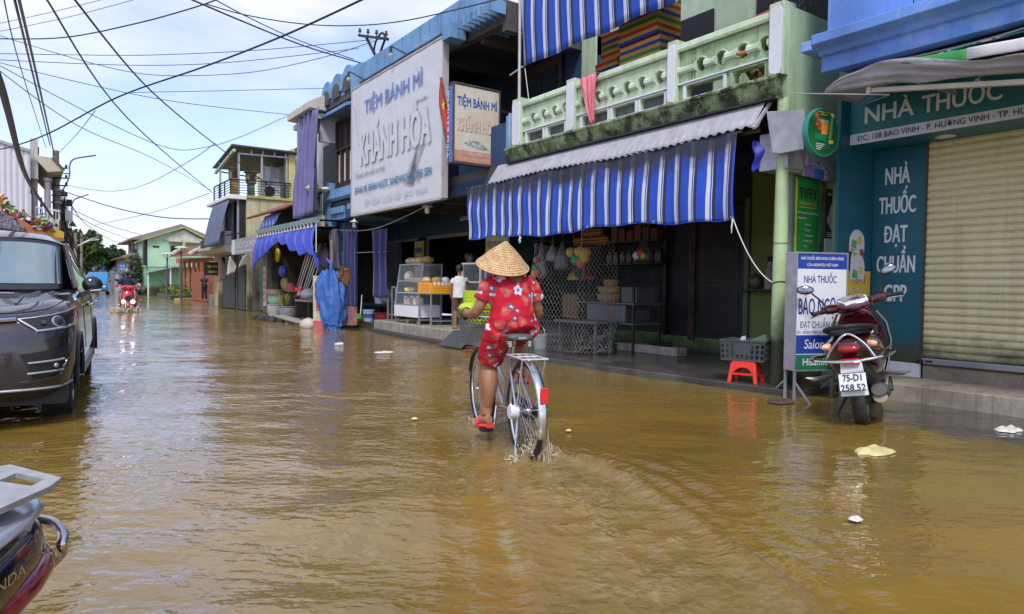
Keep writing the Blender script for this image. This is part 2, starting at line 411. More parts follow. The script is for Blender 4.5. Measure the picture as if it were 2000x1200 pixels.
def pave(outline,z0,z1,name,m):
 o=MB().prism(outline,lambda a,bb,d:(a,bb,d),z0,z1).build(name,m,None,smooth=0,bevel=.012);o['kind']='structure';return o
def rough_edge(a,b_,n,amp,seed):
 r=random.Random(seed);return[(lerp(a[0],b_[0],i/n)+r.uniform(-amp,amp),lerp(a[1],b_[1],i/n))for i in range(n+1)]
pave(rough_edge((6.42,4.05),(6.10,9.62),26,.012,1)+[(10.2,9.62),(10.2,4.05)],-.3,.066,'pavement',M_wetconc)
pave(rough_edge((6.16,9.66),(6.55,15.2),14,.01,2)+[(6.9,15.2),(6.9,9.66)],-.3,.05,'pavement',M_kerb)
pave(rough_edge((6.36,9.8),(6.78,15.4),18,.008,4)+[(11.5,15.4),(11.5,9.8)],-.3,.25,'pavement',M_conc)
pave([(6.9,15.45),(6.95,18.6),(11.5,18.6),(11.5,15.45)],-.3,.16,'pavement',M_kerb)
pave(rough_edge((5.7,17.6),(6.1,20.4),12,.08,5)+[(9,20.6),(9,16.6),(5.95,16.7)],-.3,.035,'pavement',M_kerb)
pave(rough_edge((7.26,-3.0),(7.245,4.02),20,.006,6)+[(9.5,4.02),(9.5,-3)],-.3,.16,'pavement',M_conc)
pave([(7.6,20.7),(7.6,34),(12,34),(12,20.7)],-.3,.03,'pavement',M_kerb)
pave([(-3.5,7.6),(-.85,7.6),(-.6,30),(-3.5,30)],-.3,.07,'pavement',M_conc)
# pharmacy at the right edge
M_teal=mat('teal panel',(.008,.100,.145),.42,tide=.28,var=.16,vs=1.2,spec=.45,dirt=.12,dcol=(.02,.06,.08))
M_tealdk=mat('teal header',(.015,.15,.17),.45,var=.1)
M_signw=mat('white letter',(.66,.70,.72),.4,var=.03)
M_navy=mat('navy letter',(.015,.03,.16),.5,var=0)
M_ivory=mat('ivory shutter',(.68,.62,.36),.45,tide=.26,var=.08,vs=1.6,streak=.3,scol=(.26,.2,.1),dirt=.12,dcol=(.25,.2,.1),ds=2,spec=.4)
M_alu=mat('aluminium',(.42,.43,.46),.38,metal=.75,var=.15,vs=8)
M_skirt=mat('white skirting',(.62,.64,.68),.4,var=.08,dirt=.3,dcol=(.3,.27,.22),ds=3)
M_blue=mat('blue painted render',(.12,.26,.62),.75,var=.25,vs=1.1,bump=.25,bs=70,dirt=.7,dcol=(.34,.48,.76),ds=1.3,streak=.25,scol=(.05,.07,.13))
M_black=mat('soft black',(.012,.012,.014),.6,var=.1)
M_rust=mat('rusty steel',(.085,.052,.035),.8,var=.4,vs=6,bump=.3)
M_dkint=mat('dark interior',(.03,.032,.035),.9,var=.2)
ph=thing('pharmacy','blue pharmacy building with teal sign boards and closed ivory roller shutter','building',(7.95,3.0,.16))
w=MB();w.box(6.72,12,-3,3.94,3.42,8);w.box(7.52,12,-3,4.06,2.83,3.42);w.box(8.1,12,-3,4.1,.0,2.83)
w.build('wall',M_blue,ph,smooth=0)
co=MB()
co.prism([(6.70,3.68),(6.36,3.64),(6.36,3.545),(6.46,3.50),(6.50,3.46),(6.55,3.45),(6.55,3.31),(6.70,3.31)],lambda a,b,d:(a,d,b),-3,3.90)
co.box(6.365,6.7,3.902,4.02,3.5,3.60)
co.build('cornice',M_blue,ph,smooth=0,bevel=.008)
g=MB()
g.box(6.716,6.722,3.10,3.106,3.70,8);g.box(6.716,6.722,-3,3.93,4.12,4.128)
g.build('panel_joint',M_black,ph,smooth=0)
hd=MB();hd.box(7.47,8.09,-3,4.08,2.72,3.4);o_h=hd.build('header_sign',M_tealdk,ph,smooth=0)
text('NHÀ',(7.467,3.915,2.935),YM,ZU,.185,M_signw,o_h,width=.50,bold=.034,depth=.004)
text('THUỐC',(7.467,3.33,2.93),YM,ZU,.185,M_signw,o_h,width=.70,bold=.034,depth=.004)
text('AN TÂM',(7.467,2.42,2.93),YM,ZU,.185,M_signw,o_h,width=.9,bold=.034,depth=.004)if False else None
ab=MB();ab.box(7.462,7.469,-3,4.078,2.722,2.838);o_ab=ab.build('address_band',M_skirt,o_h,smooth=0)
text('ĐC: 108 BAO VINH - P. HƯƠNG VINH - TP. HUẾ',(7.460,3.985,2.752),YM,ZU,.062,mat('dark teal letter',(.01,.06,.09),.5,var=0),o_h,width=1.60,bold=.012,depth=.003)
sw=MB();sw.prism([(7.30,4.095),(7.95,4.055),(7.95,4.10),(7.30,4.13)],lambda a,b,d:(a,b,d),.17,3.42);sw.build('side_panel',M_teal,ph,smooth=0)
pn=MB();pn.box(7.95,7.99,3.49,4.053,.32,2.718);o_p=pn.build('door_panel',M_teal,ph,smooth=0,bevel=.004)
for s_,y_,z_,w_ in(('NHÀ',3.915,2.315,.26),('THUỐC',3.975,1.985,.39),('ĐẠT',3.905,1.66,.24),('CHUẨN',3.985,1.32,.41),('GPP',3.895,.995,.24)):
 text(s_,(7.948,y_,z_),YM,ZU,.195,M_signw,o_p,width=w_,bold=.032,depth=.003)
sk=MB();sk.box(7.935,7.985,3.495,4.05,.162,.318);sk.build('skirting',M_skirt,ph,smooth=0,bevel=.003)
pit=.0785;z0=.385;ns=30
prof=[]
for i in range(ns):
 z=z0+i*pit
 for dz,dx in((0,.024),(.007,.002),(.030,-.010),(.054,-.006),(.066,.002),(.072,.024)):prof.append((7.965+dx,z+dz))
sh=MB();sh.grid(lambda u,v:(prof[round(v*(len(prof)-1))][0]+.012*mnoise.noise((u*9,prof[round(v*(len(prof)-1))][1]*1.3,4)),lerp(3.487,-3,u),prof[round(v*(len(prof)-1))][1]),26,len(prof)-1)
o_s=sh.build('shutter',M_ivory,ph,smooth=50)
bb=MB();bb.box(7.94,7.985,-3,3.487,.322,.384);bb.build('bottom_bar',M_alu,o_s,smooth=0,bevel=.006)
lk=MB();lk.box(7.925,7.94,3.36,3.43,.342,.362);lk.box(7.92,7.95,3.455,3.52,.32,.365);lk.build('bolt',M_black,o_s,smooth=0,bevel=.004)
rl=MB();rl.box(7.935,7.96,3.47,3.486,.33,2.72);rl.build('guide_rail',M_rust,o_s,smooth=0)
rs=MB();rs.box(7.97,8.09,-3,3.47,.161,.30);rs.build('threshold',mat('concrete threshold',(.22,.19,.14),.85,var=.3,bump=.5,bs=50,dirt=.6,dcol=(.10,.05,.025),ds=5),ph,smooth=0)
ru=MB();ru.box(7.96,8.0,-3,3.47,.302,.318);ru.build('rusty_edge',M_rust,ph,smooth=0)
for yy in(3.22,2.12):
 dl=MB();dl.lathe([(.0,0),(.085,0),(.095,.004),(.09,.014),(.0,.014)],(7.74,yy,2.706),20);dl.build('downlight',M_signw,ph)
stw=MB();stw.box(7.962,7.966,3.40,3.44,2.2,2.25)
M_canvas=mat('grey canvas',(.34,.34,.36),.8,var=.2,vs=3,bump=.2,bs=25,streak=.25,scol=(.25,.25,.26))
M_gstripe=stripes('green striped canvas','Y',.36,[(0,(.03,.23,.17)),(.42,(.62,.62,.60)),(.50,(.03,.05,.05)),(.58,(.62,.62,.6)),(.76,(.62,.6,.58)),(.80,(.03,.05,.05)),(.90,(.62,.62,.6)),(.94,(.03,.23,.17))],.8)
aw=thing('shop_awning','grey canvas pharmacy awning half rolled up with green and white valance','awning',(6.9,2.5,3.2))
def fcan(u,v):
 y=lerp(3.96,-2.5,u);s=min(1,(3.96-y)/.7);q=s**.6;s2=min(1.3,(3.96-y)/1.8)
 xo=lerp(6.70,6.33,q);zt=3.13+.13*math.sin(min(1,s2*1.15)*PI)**1-.16*s2+.006*math.sin(y*9);zb=3.12-.25*s2
 if v<.5:k=v*2;return(lerp(7.40,xo,k),y,lerp(3.14+.22*q,zt,k)-.05*math.sin(k*PI)*q+.03*mnoise.noise((y*2.5,k*3,1))*q)
 k=v*2-1;return(lerp(xo,xo+.14*q,k)-.012*q*math.sin(k*PI)+.05*mnoise.noise((y*2.2+k*2,k*4,9))*q,y,lerp(zt,zb,k)+.03*mnoise.noise((y*3,k*2,5))*q)
cn=MB().grid(fcan,60,18);cn.build('canvas',M_canvas,aw,smooth=180,solid=.006)
def fst(u,v):
 y=lerp(3.3,-2.5,u);q=min(1,(3.3-y)/.7)
 return(lerp(7.40,6.42,v),y,lerp(3.20+.30*q,3.125+.05*q,v)-.02*math.sin(v*PI))
MB().grid(fst,30,8).build('striped_cover',M_gstripe,aw,smooth=180,solid=.006)
def fva(u,v):
 y=lerp(3.02,2.50,u);return(6.345-.006*math.sin(v*PI),y,lerp(3.145-.04*u,3.14-.09*u-.02*min(1,u*5),v)+.02*min(1,u*5)*(1-v))
MB().grid(fva,20,6).build('valance',mat('green canvas',(.03,.26,.06),.7,var=.1),aw,smooth=180,solid=.004)
MB().grid(lambda u,v:(6.343-.006*math.sin(v*PI),lerp(2.498,-2.5,u),3.125-.25*u-.095*v+.004*math.sin(11*lerp(2.498,-2.5,u))),30,6).build('valance',mat('white canvas',(.62,.62,.62),.7,var=.12,streak=.3,scol=(.3,.28,.25)),aw,smooth=180,solid=.004)
rb=MB();rb.bar((6.52,3.36,3.005),(6.52,1.2,2.64),.05,.045);rb.bar((6.52,3.40,3.012),(6.52,3.36,3.005),.075,.07)
rb.build('front_bar',mat('cream bar',(.42,.38,.29),.5,var=.15),aw,smooth=0,bevel=.006)
MB().tube([(6.3,4.06,3.095),(6.52,3.2,2.93),(6.9,3.6,3.0)],.006).build('stay',M_alu,aw)
for k in range(2):
 MB().bar((7.42,3.0-2.2*k,3.05),(6.5,3.0-2.2*k,3.02),.025,.035).build('arm',M_alu,aw)
ro=MB().tube(hook((6.72,3.72,3.36),(6.60,1.4,3.36),.10,20),.009,6).build('rope',mat('white rope',(.5,.48,.44),.8),aw)
lb=thing('lightbox_sign','upright white and blue pharmacy lightbox on thin steel legs beside green post','sign',(6.3,3.96,0),math.atan2(-.22,.55))
M_pan=mat('sign white',(.66,.69,.72),.35,var=.03);M_pblue=mat('sign blue',(.012,.045,.30),.35,var=.03);M_pgreen=mat('sign green',(.01,.14,.07),.35,var=.03)
M_gal=mat('galvanised sheet',(.36,.37,.40),.45,metal=.35,var=.2,vs=7,bump=.15,bs=80)
WL,DL=.60,.175
c_=MB();c_.box(0,WL,0,DL,.285,1.495);c_.build('case',M_gal,lb,smooth=0,bevel=.006,world=False)
fr=MB()
for a in((-.004,.012,.285,1.495),(WL-.012,WL+.004,.285,1.495),(.0125,WL-.0125,.285,.30),(.0125,WL-.0125,1.48,1.495)):fr.box(a[0],a[1],-.008,-.001,a[2],a[3])
fr.build('frame',M_alu,lb,smooth=0,world=False)
def lpanel(z0,z1,m,n):
 return MB().box(.013,WL-.013,-.004,-.0005,z0,z1).build(n,m,lb,smooth=0,world=False)
p1=lpanel(1.325,1.479,M_pblue,'top_panel');p2=lpanel(.652,1.324,M_pan,'face_panel');p3=lpanel(.462,.651,M_pblue,'blue_panel');p5=lpanel(.455,.4615,M_pan,'white_rule');p4=lpanel(.301,.4545,M_pgreen,'green_panel')
M_dkb=mat('sign letter blue',(.012,.03,.22),.4,var=0)
def lt(s,x,z,cap,w,m,par,**k):text(s,(x,-.0042,z),XP,ZU,cap,m,par,width=w,depth=.001,**k)
lt('NHÀ THUỐC BÁN HÀNG CHÍNH HÃNG',WL/2,1.418,.030,.50,M_pan,p1,bold=.02,align='C');lt('CỦA HISAMITSU VIỆT NAM',WL/2,1.352,.030,.36,M_pan,p1,bold=.02,align='C')
lt('NHÀ THUỐC',WL/2-.02,1.185,.075,.38,M_dkb,p2,bold=.02,align='C')
lt('BẢO NGỌC',.035,.865,.17,.50,M_dkb,p2,bold=.015)
lt('ĐẠT CHUẨN GPP',.06,.725,.07,.46,M_dkb,p2,bold=.01);lt('ĐC : 106 BAO VINH, HƯƠNG VINH, TP. HUẾ',.025,.668,.032,.54,M_dkb,p2,bold=.01)
lt('Salonpas',.11,.515,.10,.38,M_pan,p3,bold=.025,shear=.15);lt('Hisamitsu',.10,.345,.075,.36,M_pan,p4,bold=.01)
for x in(.02,WL-.02):
 for y in(.012,DL-.012):
  MB().bar((x,y,-.25),(x,y,.286),.022).build('leg',M_alu,lb,smooth=0,world=False)
 for sg in(-1,1):
  MB().bar((x,DL/2+sg*(DL/2-.0),.17),(x,DL/2+sg*.33,-.02),.016).build('brace',M_alu,lb,smooth=0,world=False)
MB().bar((-.0,.012,-.02),(WL,.012,-.02),.016).build('foot_rail',M_alu,lb,smooth=0,world=False)
rsn=thing('round_sign','round green advertising sign with a glass of orange drink, on bracket','sign',(6.62,3.94,2.73))
_ra=RAD(-8)
RM=Matrix((Vector((math.cos(_ra),math.sin(_ra),0)),ZU,Vector((math.cos(_ra),math.sin(_ra),0)).cross(ZU))).transposed()
RX,RN=RM.col[0],RM.col[2]
RCc=Vector((6.66,3.92,2.73));RR=.245
d=MB();d.lathe([(0,-.06),(RR,-.06),(RR+.004,-.045),(RR+.004,-.01),(RR,0),(RR-.012,.002),(RR-.014,-.001),(0,-.001)],RCc,48,RM);d.build('disc',mat('sign teal edge',(.02,.22,.17),.4),rsn)
d=MB();d.lathe([(0,.0),(RR-.015,.0)],RCc,48,RM);dd=d.build('face',mat('sign dark green',(.01,.10,.03),.35,var=.35,vs=4),rsn)
def onr(x,y,z=.003):return RCc+RX*x+ZU*y+RN*z
M_or=mat('orange drink',(.75,.25,.02),.4,var=.2);M_yel=mat('label yellow',(.7,.55,.05),.5);M_redb=mat('red ball',(.45,.06,.04),.4)
def flat(parent,pts,m,name,z=.003):
 b_=MB();b_.v=[tuple(onr(x,y,z))for x,y in pts];b_.f=[tuple(range(len(pts)))];b_.mi=[0];return b_.build(name,m,parent,smooth=0,fix=False)
flat(dd,[(-.03,-.02),(.055,-.02),(.07,.085),(-.045,.085)],M_or,'printed_glass');flat(dd,[(-.045,.087),(.07,.087),(.075,.13),(-.05,.13)],mat('glass top',(.25,.38,.2),.3),'printed_glass')
flat(dd,[(.07,-.06),(.115,-.06),(.145,.17),(.105,.18)],mat('tube green',(.12,.38,.12),.4),'printed_tube');flat(dd,[(.103,.18),(.147,.17),(.152,.20),(.105,.21)],M_signw,'printed_tube')
flat(dd,[(-.13,-.085),(.04,-.085),(.04,-.02),(-.13,-.02)],mat('box green',(.01,.2,.07),.4),'printed_box')
for x,y,r in((-.11,.16,.028),(-.075,.115,.026),(-.10,.07,.022),(-.045,.075,.02),(-.065,.03,.018),(.1,-.09,.022),(.13,-.085,.02)):
 MB().lathe([(0,.004),(r,.003),(r,0)],onr(x,y,.0015),14,RM).build('printed_ball',M_redb if x<0 else M_yel,dd)
text('VITAMIN SỦI BỌT',onr(-.09,.195),RX,ZU,.014,M_yel,dd,width=.20,depth=.002,bold=.01);text('MỖI NGÀY',onr(-.05,.17),RX,ZU,.014,M_yel,dd,width=.11,depth=.002,bold=.01)
for k in range(4):flat(dd,[(-.11,-.125-.018*k),(.02-.02*k,-.125-.018*k),(.02-.02*k,-.119-.018*k),(-.11,-.119-.018*k)],M_signw,'printed_line')
bk=MB();bk.bar((6.66,4.0,2.80),(7.30,4.12,2.80),.022);bk.bar((6.66,4.0,2.62),(7.30,4.12,2.62),.022);bk.bar((7.30,4.12,2.56),(7.30,4.12,2.86),.03);bk.build('bracket',mat('bracket teal',(.01,.14,.13),.5),rsn,smooth=0)
M_gr=mat('banner green',(.02,.30,.05),.45,var=.06)
tf=thing('poster_banner','tall green TIFFY banner fixed to grey metal post','banner',(7.05,4.5,1.3))
MB().box(6.93,7.62,4.50,4.515,1.25,2.40).build('backing',M_gal,tf,smooth=0)
bn=MB();bn.grid(lambda u,v:(lerp(7.06,7.575,u),4.492-.006*math.sin(u*PI),lerp(1.30,2.385,v)),6,2);o_b=bn.build('sheet',M_gr,tf,smooth=180)
MB().box(7.085,7.118,4.483,4.486,1.30,2.38).build('yellow_rule',M_yel,o_b,smooth=0)
text('TIFFY',(7.15,4.483,2.16),XP,ZU,.125,M_black,o_b,width=.37,bold=.02);text('VÌ MÀU XANH LÀ CÂY',(7.16,4.483,2.085),XP,ZU,.040,M_yel,o_b,width=.35,bold=.01)
MB().box(7.16,7.51,4.482,4.485,2.055,2.063).build('yellow_rule',M_yel,o_b,smooth=0)
text('TIFFY làm giảm các triệu chứng',(7.13,4.483,1.985),XP,ZU,.026,M_signw,o_b,width=.40,bold=.01);text('thông thường:',(7.13,4.483,1.925),XP,ZU,.026,M_signw,o_b,width=.18,bold=.01)
for k,s_ in enumerate(('• Hắt hơi','• Sổ mũi','• Nghẹt mũi','• Nhức đầu','• Sốt')):text(s_,(7.26,4.483,1.85-.062*k),XP,ZU,.026,M_signw,o_b,bold=.01)
MB().box(7.14,7.34,4.470,4.486,1.37,1.52).build('printed_box',M_signw,o_b,smooth=0);x_=MB().box(7.30,7.54,4.455,4.469,1.36,1.46);xb=x_.build('printed_box',M_signw,o_b,smooth=0);text('TIFFY',(7.36,4.453,1.39),XP,ZU,.03,M_gr,xb,width=.09,bold=.02,depth=.002)
MB().bar((7.015,4.49,.3),(7.015,4.49,2.42),.03).build('post',M_alu,tf,smooth=0)
sp_=thing('salon_poster','black and white salon poster showing a face, right of green banner','poster',(7.75,4.44,1.6))
o_sp=MB().box(7.60,7.90,4.42,4.428,1.72,2.30).build('sheet',M_black,sp_,smooth=0)
MB().box(7.60,7.90,4.42,4.428,1.40,1.715).build('lower_sheet',M_signw,sp_,smooth=0)
fc=[(7.66,1.98),(7.69,2.08),(7.74,2.15),(7.78,2.13),(7.79,2.05),(7.785,1.96),(7.77,1.86),(7.74,1.80),(7.70,1.84),(7.66,1.88),(7.63,1.90),(7.63,1.96)]
MB().prism(fc,lambda a,b,d:(a,d,b),4.4185,4.4195).build('printed_face',mat('print grey',(.45,.45,.45),.5,var=.5,vs=9),o_sp,smooth=0)
text('Salon',(7.62,4.418,2.22),XP,ZU,.035,M_signw,o_sp,bold=.01);text('24h',(7.65,4.418,1.50),XP,ZU,.06,M_redb,o_sp,bold=.01)
for k in range(3):MB().box(7.63,7.80-.03*k,4.417,4.4195,1.78-.02*k,1.787-.02*k).build('printed_line',M_signw,o_sp,smooth=0)
tg=thing('hanging_leaflet','stack of white rounded leaflets hanging on the teal side panel','leaflet',(7.70,4.05,1.5))
def sidef(x,z,dy=0):return(x,4.095-.04*(x-7.3)/.65-.006-dy,z)
def sidepoly(par,pts,m,name,dy=0):
 b_=MB();b_.v=[sidef(x,z,dy)for x,z in pts]+[sidef(x,z,dy-.003)for x,z in pts];n=len(pts);b_.f=[tuple(range(n)),tuple(range(2*n-1,n-1,-1))]+[(i,i+n,(i+1)%n+n,(i+1)%n)for i in range(n)];b_.mi=[0]*len(b_.f);return b_.build(name,m,par,smooth=0)
def arch(x0,x1,z0,z1):
 c=(x0+x1)/2;r=(x1-x0)/2;return[(x0,z0),(x1,z0)]+[(c+r*math.cos(a*PI/8),z1-r+r*math.sin(a*PI/8))for a in range(9)]
M_pk=mat('leaflet pink',(.62,.25,.22),.5,var=.3,vs=20)
for k,(x0,x1,z0,z1,dy)in enumerate(((7.50,7.79,1.55,1.80,.004),(7.53,7.77,1.40,1.58,.008),(7.52,7.79,1.21,1.52,.012))):
 o_=sidepoly(tg,arch(x0,x1,z0,z1),M_signw,'leaflet',dy)
 sidepoly(o_,[(x0+.03,z0+.05),(x0+.13,z0+.03),(x0+.14,z0+.12),(x0+.05,z0+.14)],mat('print green',(.15,.42,.15),.5,var=.3,vs=20),'printed_patch',dy+.002)
 sidepoly(o_,[(x0+.16,z0+.09),(x0+.22,z0+.08),(x0+.23,z0+.17),(x0+.17,z0+.18)],M_yel if k!=1 else M_redb,'printed_patch',dy+.002)
 sidepoly(o_,[(x0+.02,z0+.005),(x1-.02,z0+.005),(x1-.02,z0+.03),(x0+.02,z0+.03)],M_pk,'printed_patch',dy+.002)
yn=thing('notice_sheet','yellow notice with red and orange printing on the teal side panel','notice',(7.70,4.05,.9))
o_y=sidepoly(yn,[(7.42,.62),(7.93,.62),(7.93,1.33),(7.42,1.33)],mat('notice yellow',(.78,.52,.03),.45,var=.06),'sheet',.001)
def sidetext(s_,x,z,cap,w,m):text(s_,sidef(x,z,.003),(1,-.04/.65,0),ZU,cap,m,o_y,width=w,depth=.002,bold=.02)
M_red=mat('print red',(.55,.02,.02),.5,var=0)
sidetext('BỔ PHẾ',7.52,1.10,.05,.26,M_signw);sidetext('NAM HÀ',7.50,1.02,.055,.30,M_red);sidetext('THƯƠNG HIỆU QUỐC GIA VIỆT NAM',7.45,.945,.02,.42,M_dkb);sidetext('HO - RÁT HỌNG - ĐỜM',7.46,.86,.03,.42,M_red);sidetext('01',7.60,1.20,.10,.22,M_red)
for x,z in((7.74,.72),(7.84,.71)):
 sidepoly(o_y,arch(x-.035,x+.035,z-.09,z+.09),M_or,'printed_bottle',.003)
 # green two-storey house with the moss-grown balcony
M_green=mat('pale green render',(.46,.57,.41),.75,var=.14,vs=2,bump=.25,bs=60,streak=.45,scol=(.10,.15,.06),dirt=.35,dcol=(.22,.36,.16),ds=2.4)
M_greenw=mat('green wall low',(.20,.33,.10),.8,tide=.12,var=.25,vs=3,bump=.3,dirt=.8,dcol=(.03,.05,.015),ds=4)
M_plaq=mat('white plaque',(.60,.63,.66),.7,var=.08,bump=.15,streak=.15,scol=(.3,.3,.28))
M_moss=mat('mossy moulding',(.26,.34,.19),.9,var=.35,vs=7,bump=.6,bs=35,c2=(.03,.04,.02),c2s=5,c2t=.52,streak=1,scol=(.012,.015,.008),dirt=.7,dcol=(.07,.12,.02),ds=6)
M_mosspan=mat('weathered green panel',(.30,.42,.24),.85,var=.25,vs=4,bump=.3,streak=.9,scol=(.035,.045,.02),dirt=.6,dcol=(.05,.065,.025),ds=3)
M_tin=mat('weathered tin',(.36,.365,.39),.65,metal=0,var=.12,vs=5,streak=.55,scol=(.22,.20,.19),dirt=.25,dcol=(.2,.15,.11),ds=6)
M_dkwood=mat('shade darkened wood',(.016,.015,.014),.55,var=.35,vs=5,bump=.25,dirt=.35,dcol=(.06,.03,.015),ds=3)  # shade under the awning is put into this near-black wood colour
M_dkwall=mat('shade darkened wall',(.018,.024,.020),.9,var=.35,vs=3,dirt=.4,dcol=(.05,.07,.04))  # near-black base colour carries the shade of the covered shop interior
M_pole=mat('green post',(.38,.52,.27),.65,tide=.55,var=.1,bump=.2,bs=50,streak=.35,scol=(.12,.13,.06),dirt=.3,dcol=(.25,.32,.15),ds=6)
M_white=mat('white paint',(.70,.71,.72),.5,var=.06,dirt=.15,dcol=(.4,.38,.33))
M_midr=mat('pale rail paint',(.50,.60,.47),.7,var=.12,dirt=.3,dcol=(.2,.28,.16),ds=5)
def plate(outlines,d0,d1,fn):
 """flat plate with holes: 2D outlines (first is the rim), mapped by fn(a, b, depth)"""
 cu=bpy.data.curves.new('p','CURVE');cu.dimensions='2D';cu.fill_mode='BOTH';cu.extrude=abs(d1-d0)/2
 for ol in outlines:
  sp=cu.splines.new('POLY');sp.points.add(len(ol)-1);sp.use_cyclic_u=True
  for i,(a,b_)in enumerate(ol):sp.points[i].co=(a,b_,0,1)
 o=bpy.data.objects.new('p',cu);COL.objects.link(o)
 dg=bpy.context.evaluated_depsgraph_get();dg.update()
 me=bpy.data.meshes.new_from_object(o.evaluated_get(dg));bpy.data.objects.remove(o)
 mb=MB();mb.v=[fn(v.co.x,v.co.y,(d0+d1)/2+v.co.z*(1 if d1>d0 else-1))for v in me.vertices]
 mb.f=[tuple(p.vertices)for p in me.polygons];mb.mi=[0]*len(mb.f);bpy.data.meshes.remove(me)
 return mb
def circ(c,r,n=20):return[(c[0]+r*math.cos(2*PI*i/n),c[1]+r*math.sin(2*PI*i/n))for i in range(n)]
def notch(y0,y1,z0,z1,q=.022):return[(y0+q,z0),(y1-q,z0),(y1-q,z0+q),(y1,z0+q),(y1,z1-q),(y1-q,z1-q),(y1-q,z1),(y0+q,z1),(y0+q,z1-q),(y0,z1-q),(y0,z0+q),(y0+q,z0+q)]
gh=thing('green_house','pale green two storey house with white plaques and mossy balcony ledge','house',(9.0,7.0,.066))
yz=lambda a,b_,d:(d,a,b_)
bal=None
segs=[(4.60,5.90,(5.56,5.26,4.96,4.66),((5.22,5.78),(4.66,5.08))),(6.06,7.86,(7.41,7.12,6.82,6.54,6.23,7.70),((7.20,7.74),(6.66,7.10),(6.14,6.56))),(8.08,9.22,(8.96,8.68,8.40,8.14),((8.70,9.12),(8.16,8.58)))]
for(a,b_,holes,ops)in segs:
 mb=plate([[(a,3.44),(b_,3.44),(b_,4.10),(a,4.10)]]+[circ((h,3.845),.078)for h in holes]+[notch(o0,o1,3.485,3.635)for o0,o1 in ops],6.72,6.82,yz)
 bal=mb.build('balustrade_panel',M_mosspan if a<5 else M_green,gh,smooth=30)
 r_=MB();r_.prism([(6.67,4.105),(6.685,4.165),(6.70,4.18),(6.86,4.18),(6.86,4.09),(6.70,4.09),(6.70,4.075),(6.68,4.075)],lambda x,z,d:(x,d,z),a,b_)
 r_.build('top_rail',M_green,bal,smooth=30)
 es=sorted(list(holes));edges=[a]+[v for h in es for v in(h-.078,h+.078)]+[b_]
 for i in range(0,len(edges),2):
  m_=MB();e0,e1=edges[i]+.002,max(edges[i]+.01,edges[i+1]-.002)
  def rs(y,k):return[(6.735-(6.735-x)*(1+k),y,3.845+(z-3.845)*(1+k))for x,z in((6.705,3.805),(6.682,3.825),(6.682,3.865),(6.705,3.885),(6.735,3.885),(6.735,3.805))]
  m_.loft([rs(e0-.012,.22),rs(e0+.012,.18),rs(min(e0+.03,(e0+e1)/2),0),rs(max(e1-.03,(e0+e1)/2+.001),0),rs(e1-.012,.18),rs(e1+.012,.22)]);m_.build('mid_rail',M_midr,bal,smooth=30)
 for h in es:
  MB().tube([(6.715,h+.098*math.cos(t_),3.845+.098*math.sin(t_))for t_ in[i*PI/12 for i in range(13)]],.011,6).build('hood_moulding',M_green,bal)
 MB().box(6.685,6.725,a,b_,3.662,3.685).build('string_course',M_plaq,bal,smooth=0,bevel=.006)
 for o0,o1 in ops:
  if a>5:MB().box(6.775,6.79,o0-.02,o1+.02,3.47,3.65).build('opening_panel',mat('grey opening panel',(.10,.105,.10),.8,var=.4,vs=6),bal,smooth=0)
  f_=MB()
  for q in((o0-.045,o1+.045,3.637,3.655),(o0-.045,o1+.045,3.465,3.483)):f_.box(6.70,6.722,q[0],q[1],q[2],q[3])
  for q in((o0-.045,o0-.002),(o1+.002,o1+.045)):f_.box(6.70,6.722,q[0],q[1],3.4835,3.6365)
  f_.build('opening_frame',M_plaq if a>5 or o0>5 else M_mosspan,bal,smooth=0,bevel=.004)
def newel(y0,y1):
 MB().box(6.66,6.88,y0,y1,3.44,4.24).build('newel_post',M_green,gh,smooth=0,bevel=.012)
 rr=random.Random(int(y0*100));pts=[]
 c=(y0+y1)/2;h=(y1-y0)/2-.018
 out=[(c-h,3.52)]+[(c-h+2*h*i/6+rr.uniform(-.006,.006),3.50+(.0 if i in(0,6)else-.035)+rr.uniform(-.012,.012))for i in range(1,6)]+[(c+h,3.52),(c+h,4.14)]+[(c+h-.025,4.185),(c-h+.025,4.185)]+[(c-h,4.14)]
 MB().prism(out,lambda a,b_,d:(d,a,b_),6.645,6.662).build('plaque',M_plaq,gh,smooth=0,bevel=.005)
for y0,y1 in((4.40,4.59),(5.90,6.06),(7.87,8.07),(9.23,9.49)):newel(y0,y1)
c_=MB();prof=[(6.80,3.44),(6.60,3.44),(6.575,3.43),(6.575,3.405),(6.60,3.39),(6.605,3.36),(6.62,3.33),(6.645,3.30),(6.655,3.25),(6.67,3.235),(6.67,3.20),(6.80,3.20)]
c_.grid(lambda u,v:(lambda p,y:(p[0]+.006*mnoise.noise((p[0]*9,y*7,p[1]*9)),y,p[1]+.006*mnoise.noise((y*5,p[1]*9,2))))(prof[round(v*11)],lerp(4.40,9.60,u)),120,11)
c_.build('moss_cornice',M_moss,gh,smooth=50)
ms=MB();rr=random.Random(4)
for k in range(60):
 y=rr.uniform(4.42,9.58)if rr.random()<.5 else rr.uniform(4.42,5.9);s_=rr.uniform(.005,.015)*(1.2 if y<5.6 else.7)
 p=rr.choice(prof[1:10]);ms.ell((p[0]-.004,y,p[1]+rr.uniform(-.01,.01)),(s_*.6,s_*rr.uniform(.8,2),s_*rr.uniform(.6,1.2)),6,4)
o_=ms.build('moss',mat('moss',(.05,.10,.012),.95,var=.5,vs=20,bump=.6),gh);o_['kind']='stuff'
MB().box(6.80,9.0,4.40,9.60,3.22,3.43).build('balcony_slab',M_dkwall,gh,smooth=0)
w=MB();w.box(6.74,7.74,4.385,4.50,2.42,4.19);w.box(6.74,12,4.385,4.5,4.6,4.61);w.box(7.74,12,4.07,4.50,0,8)
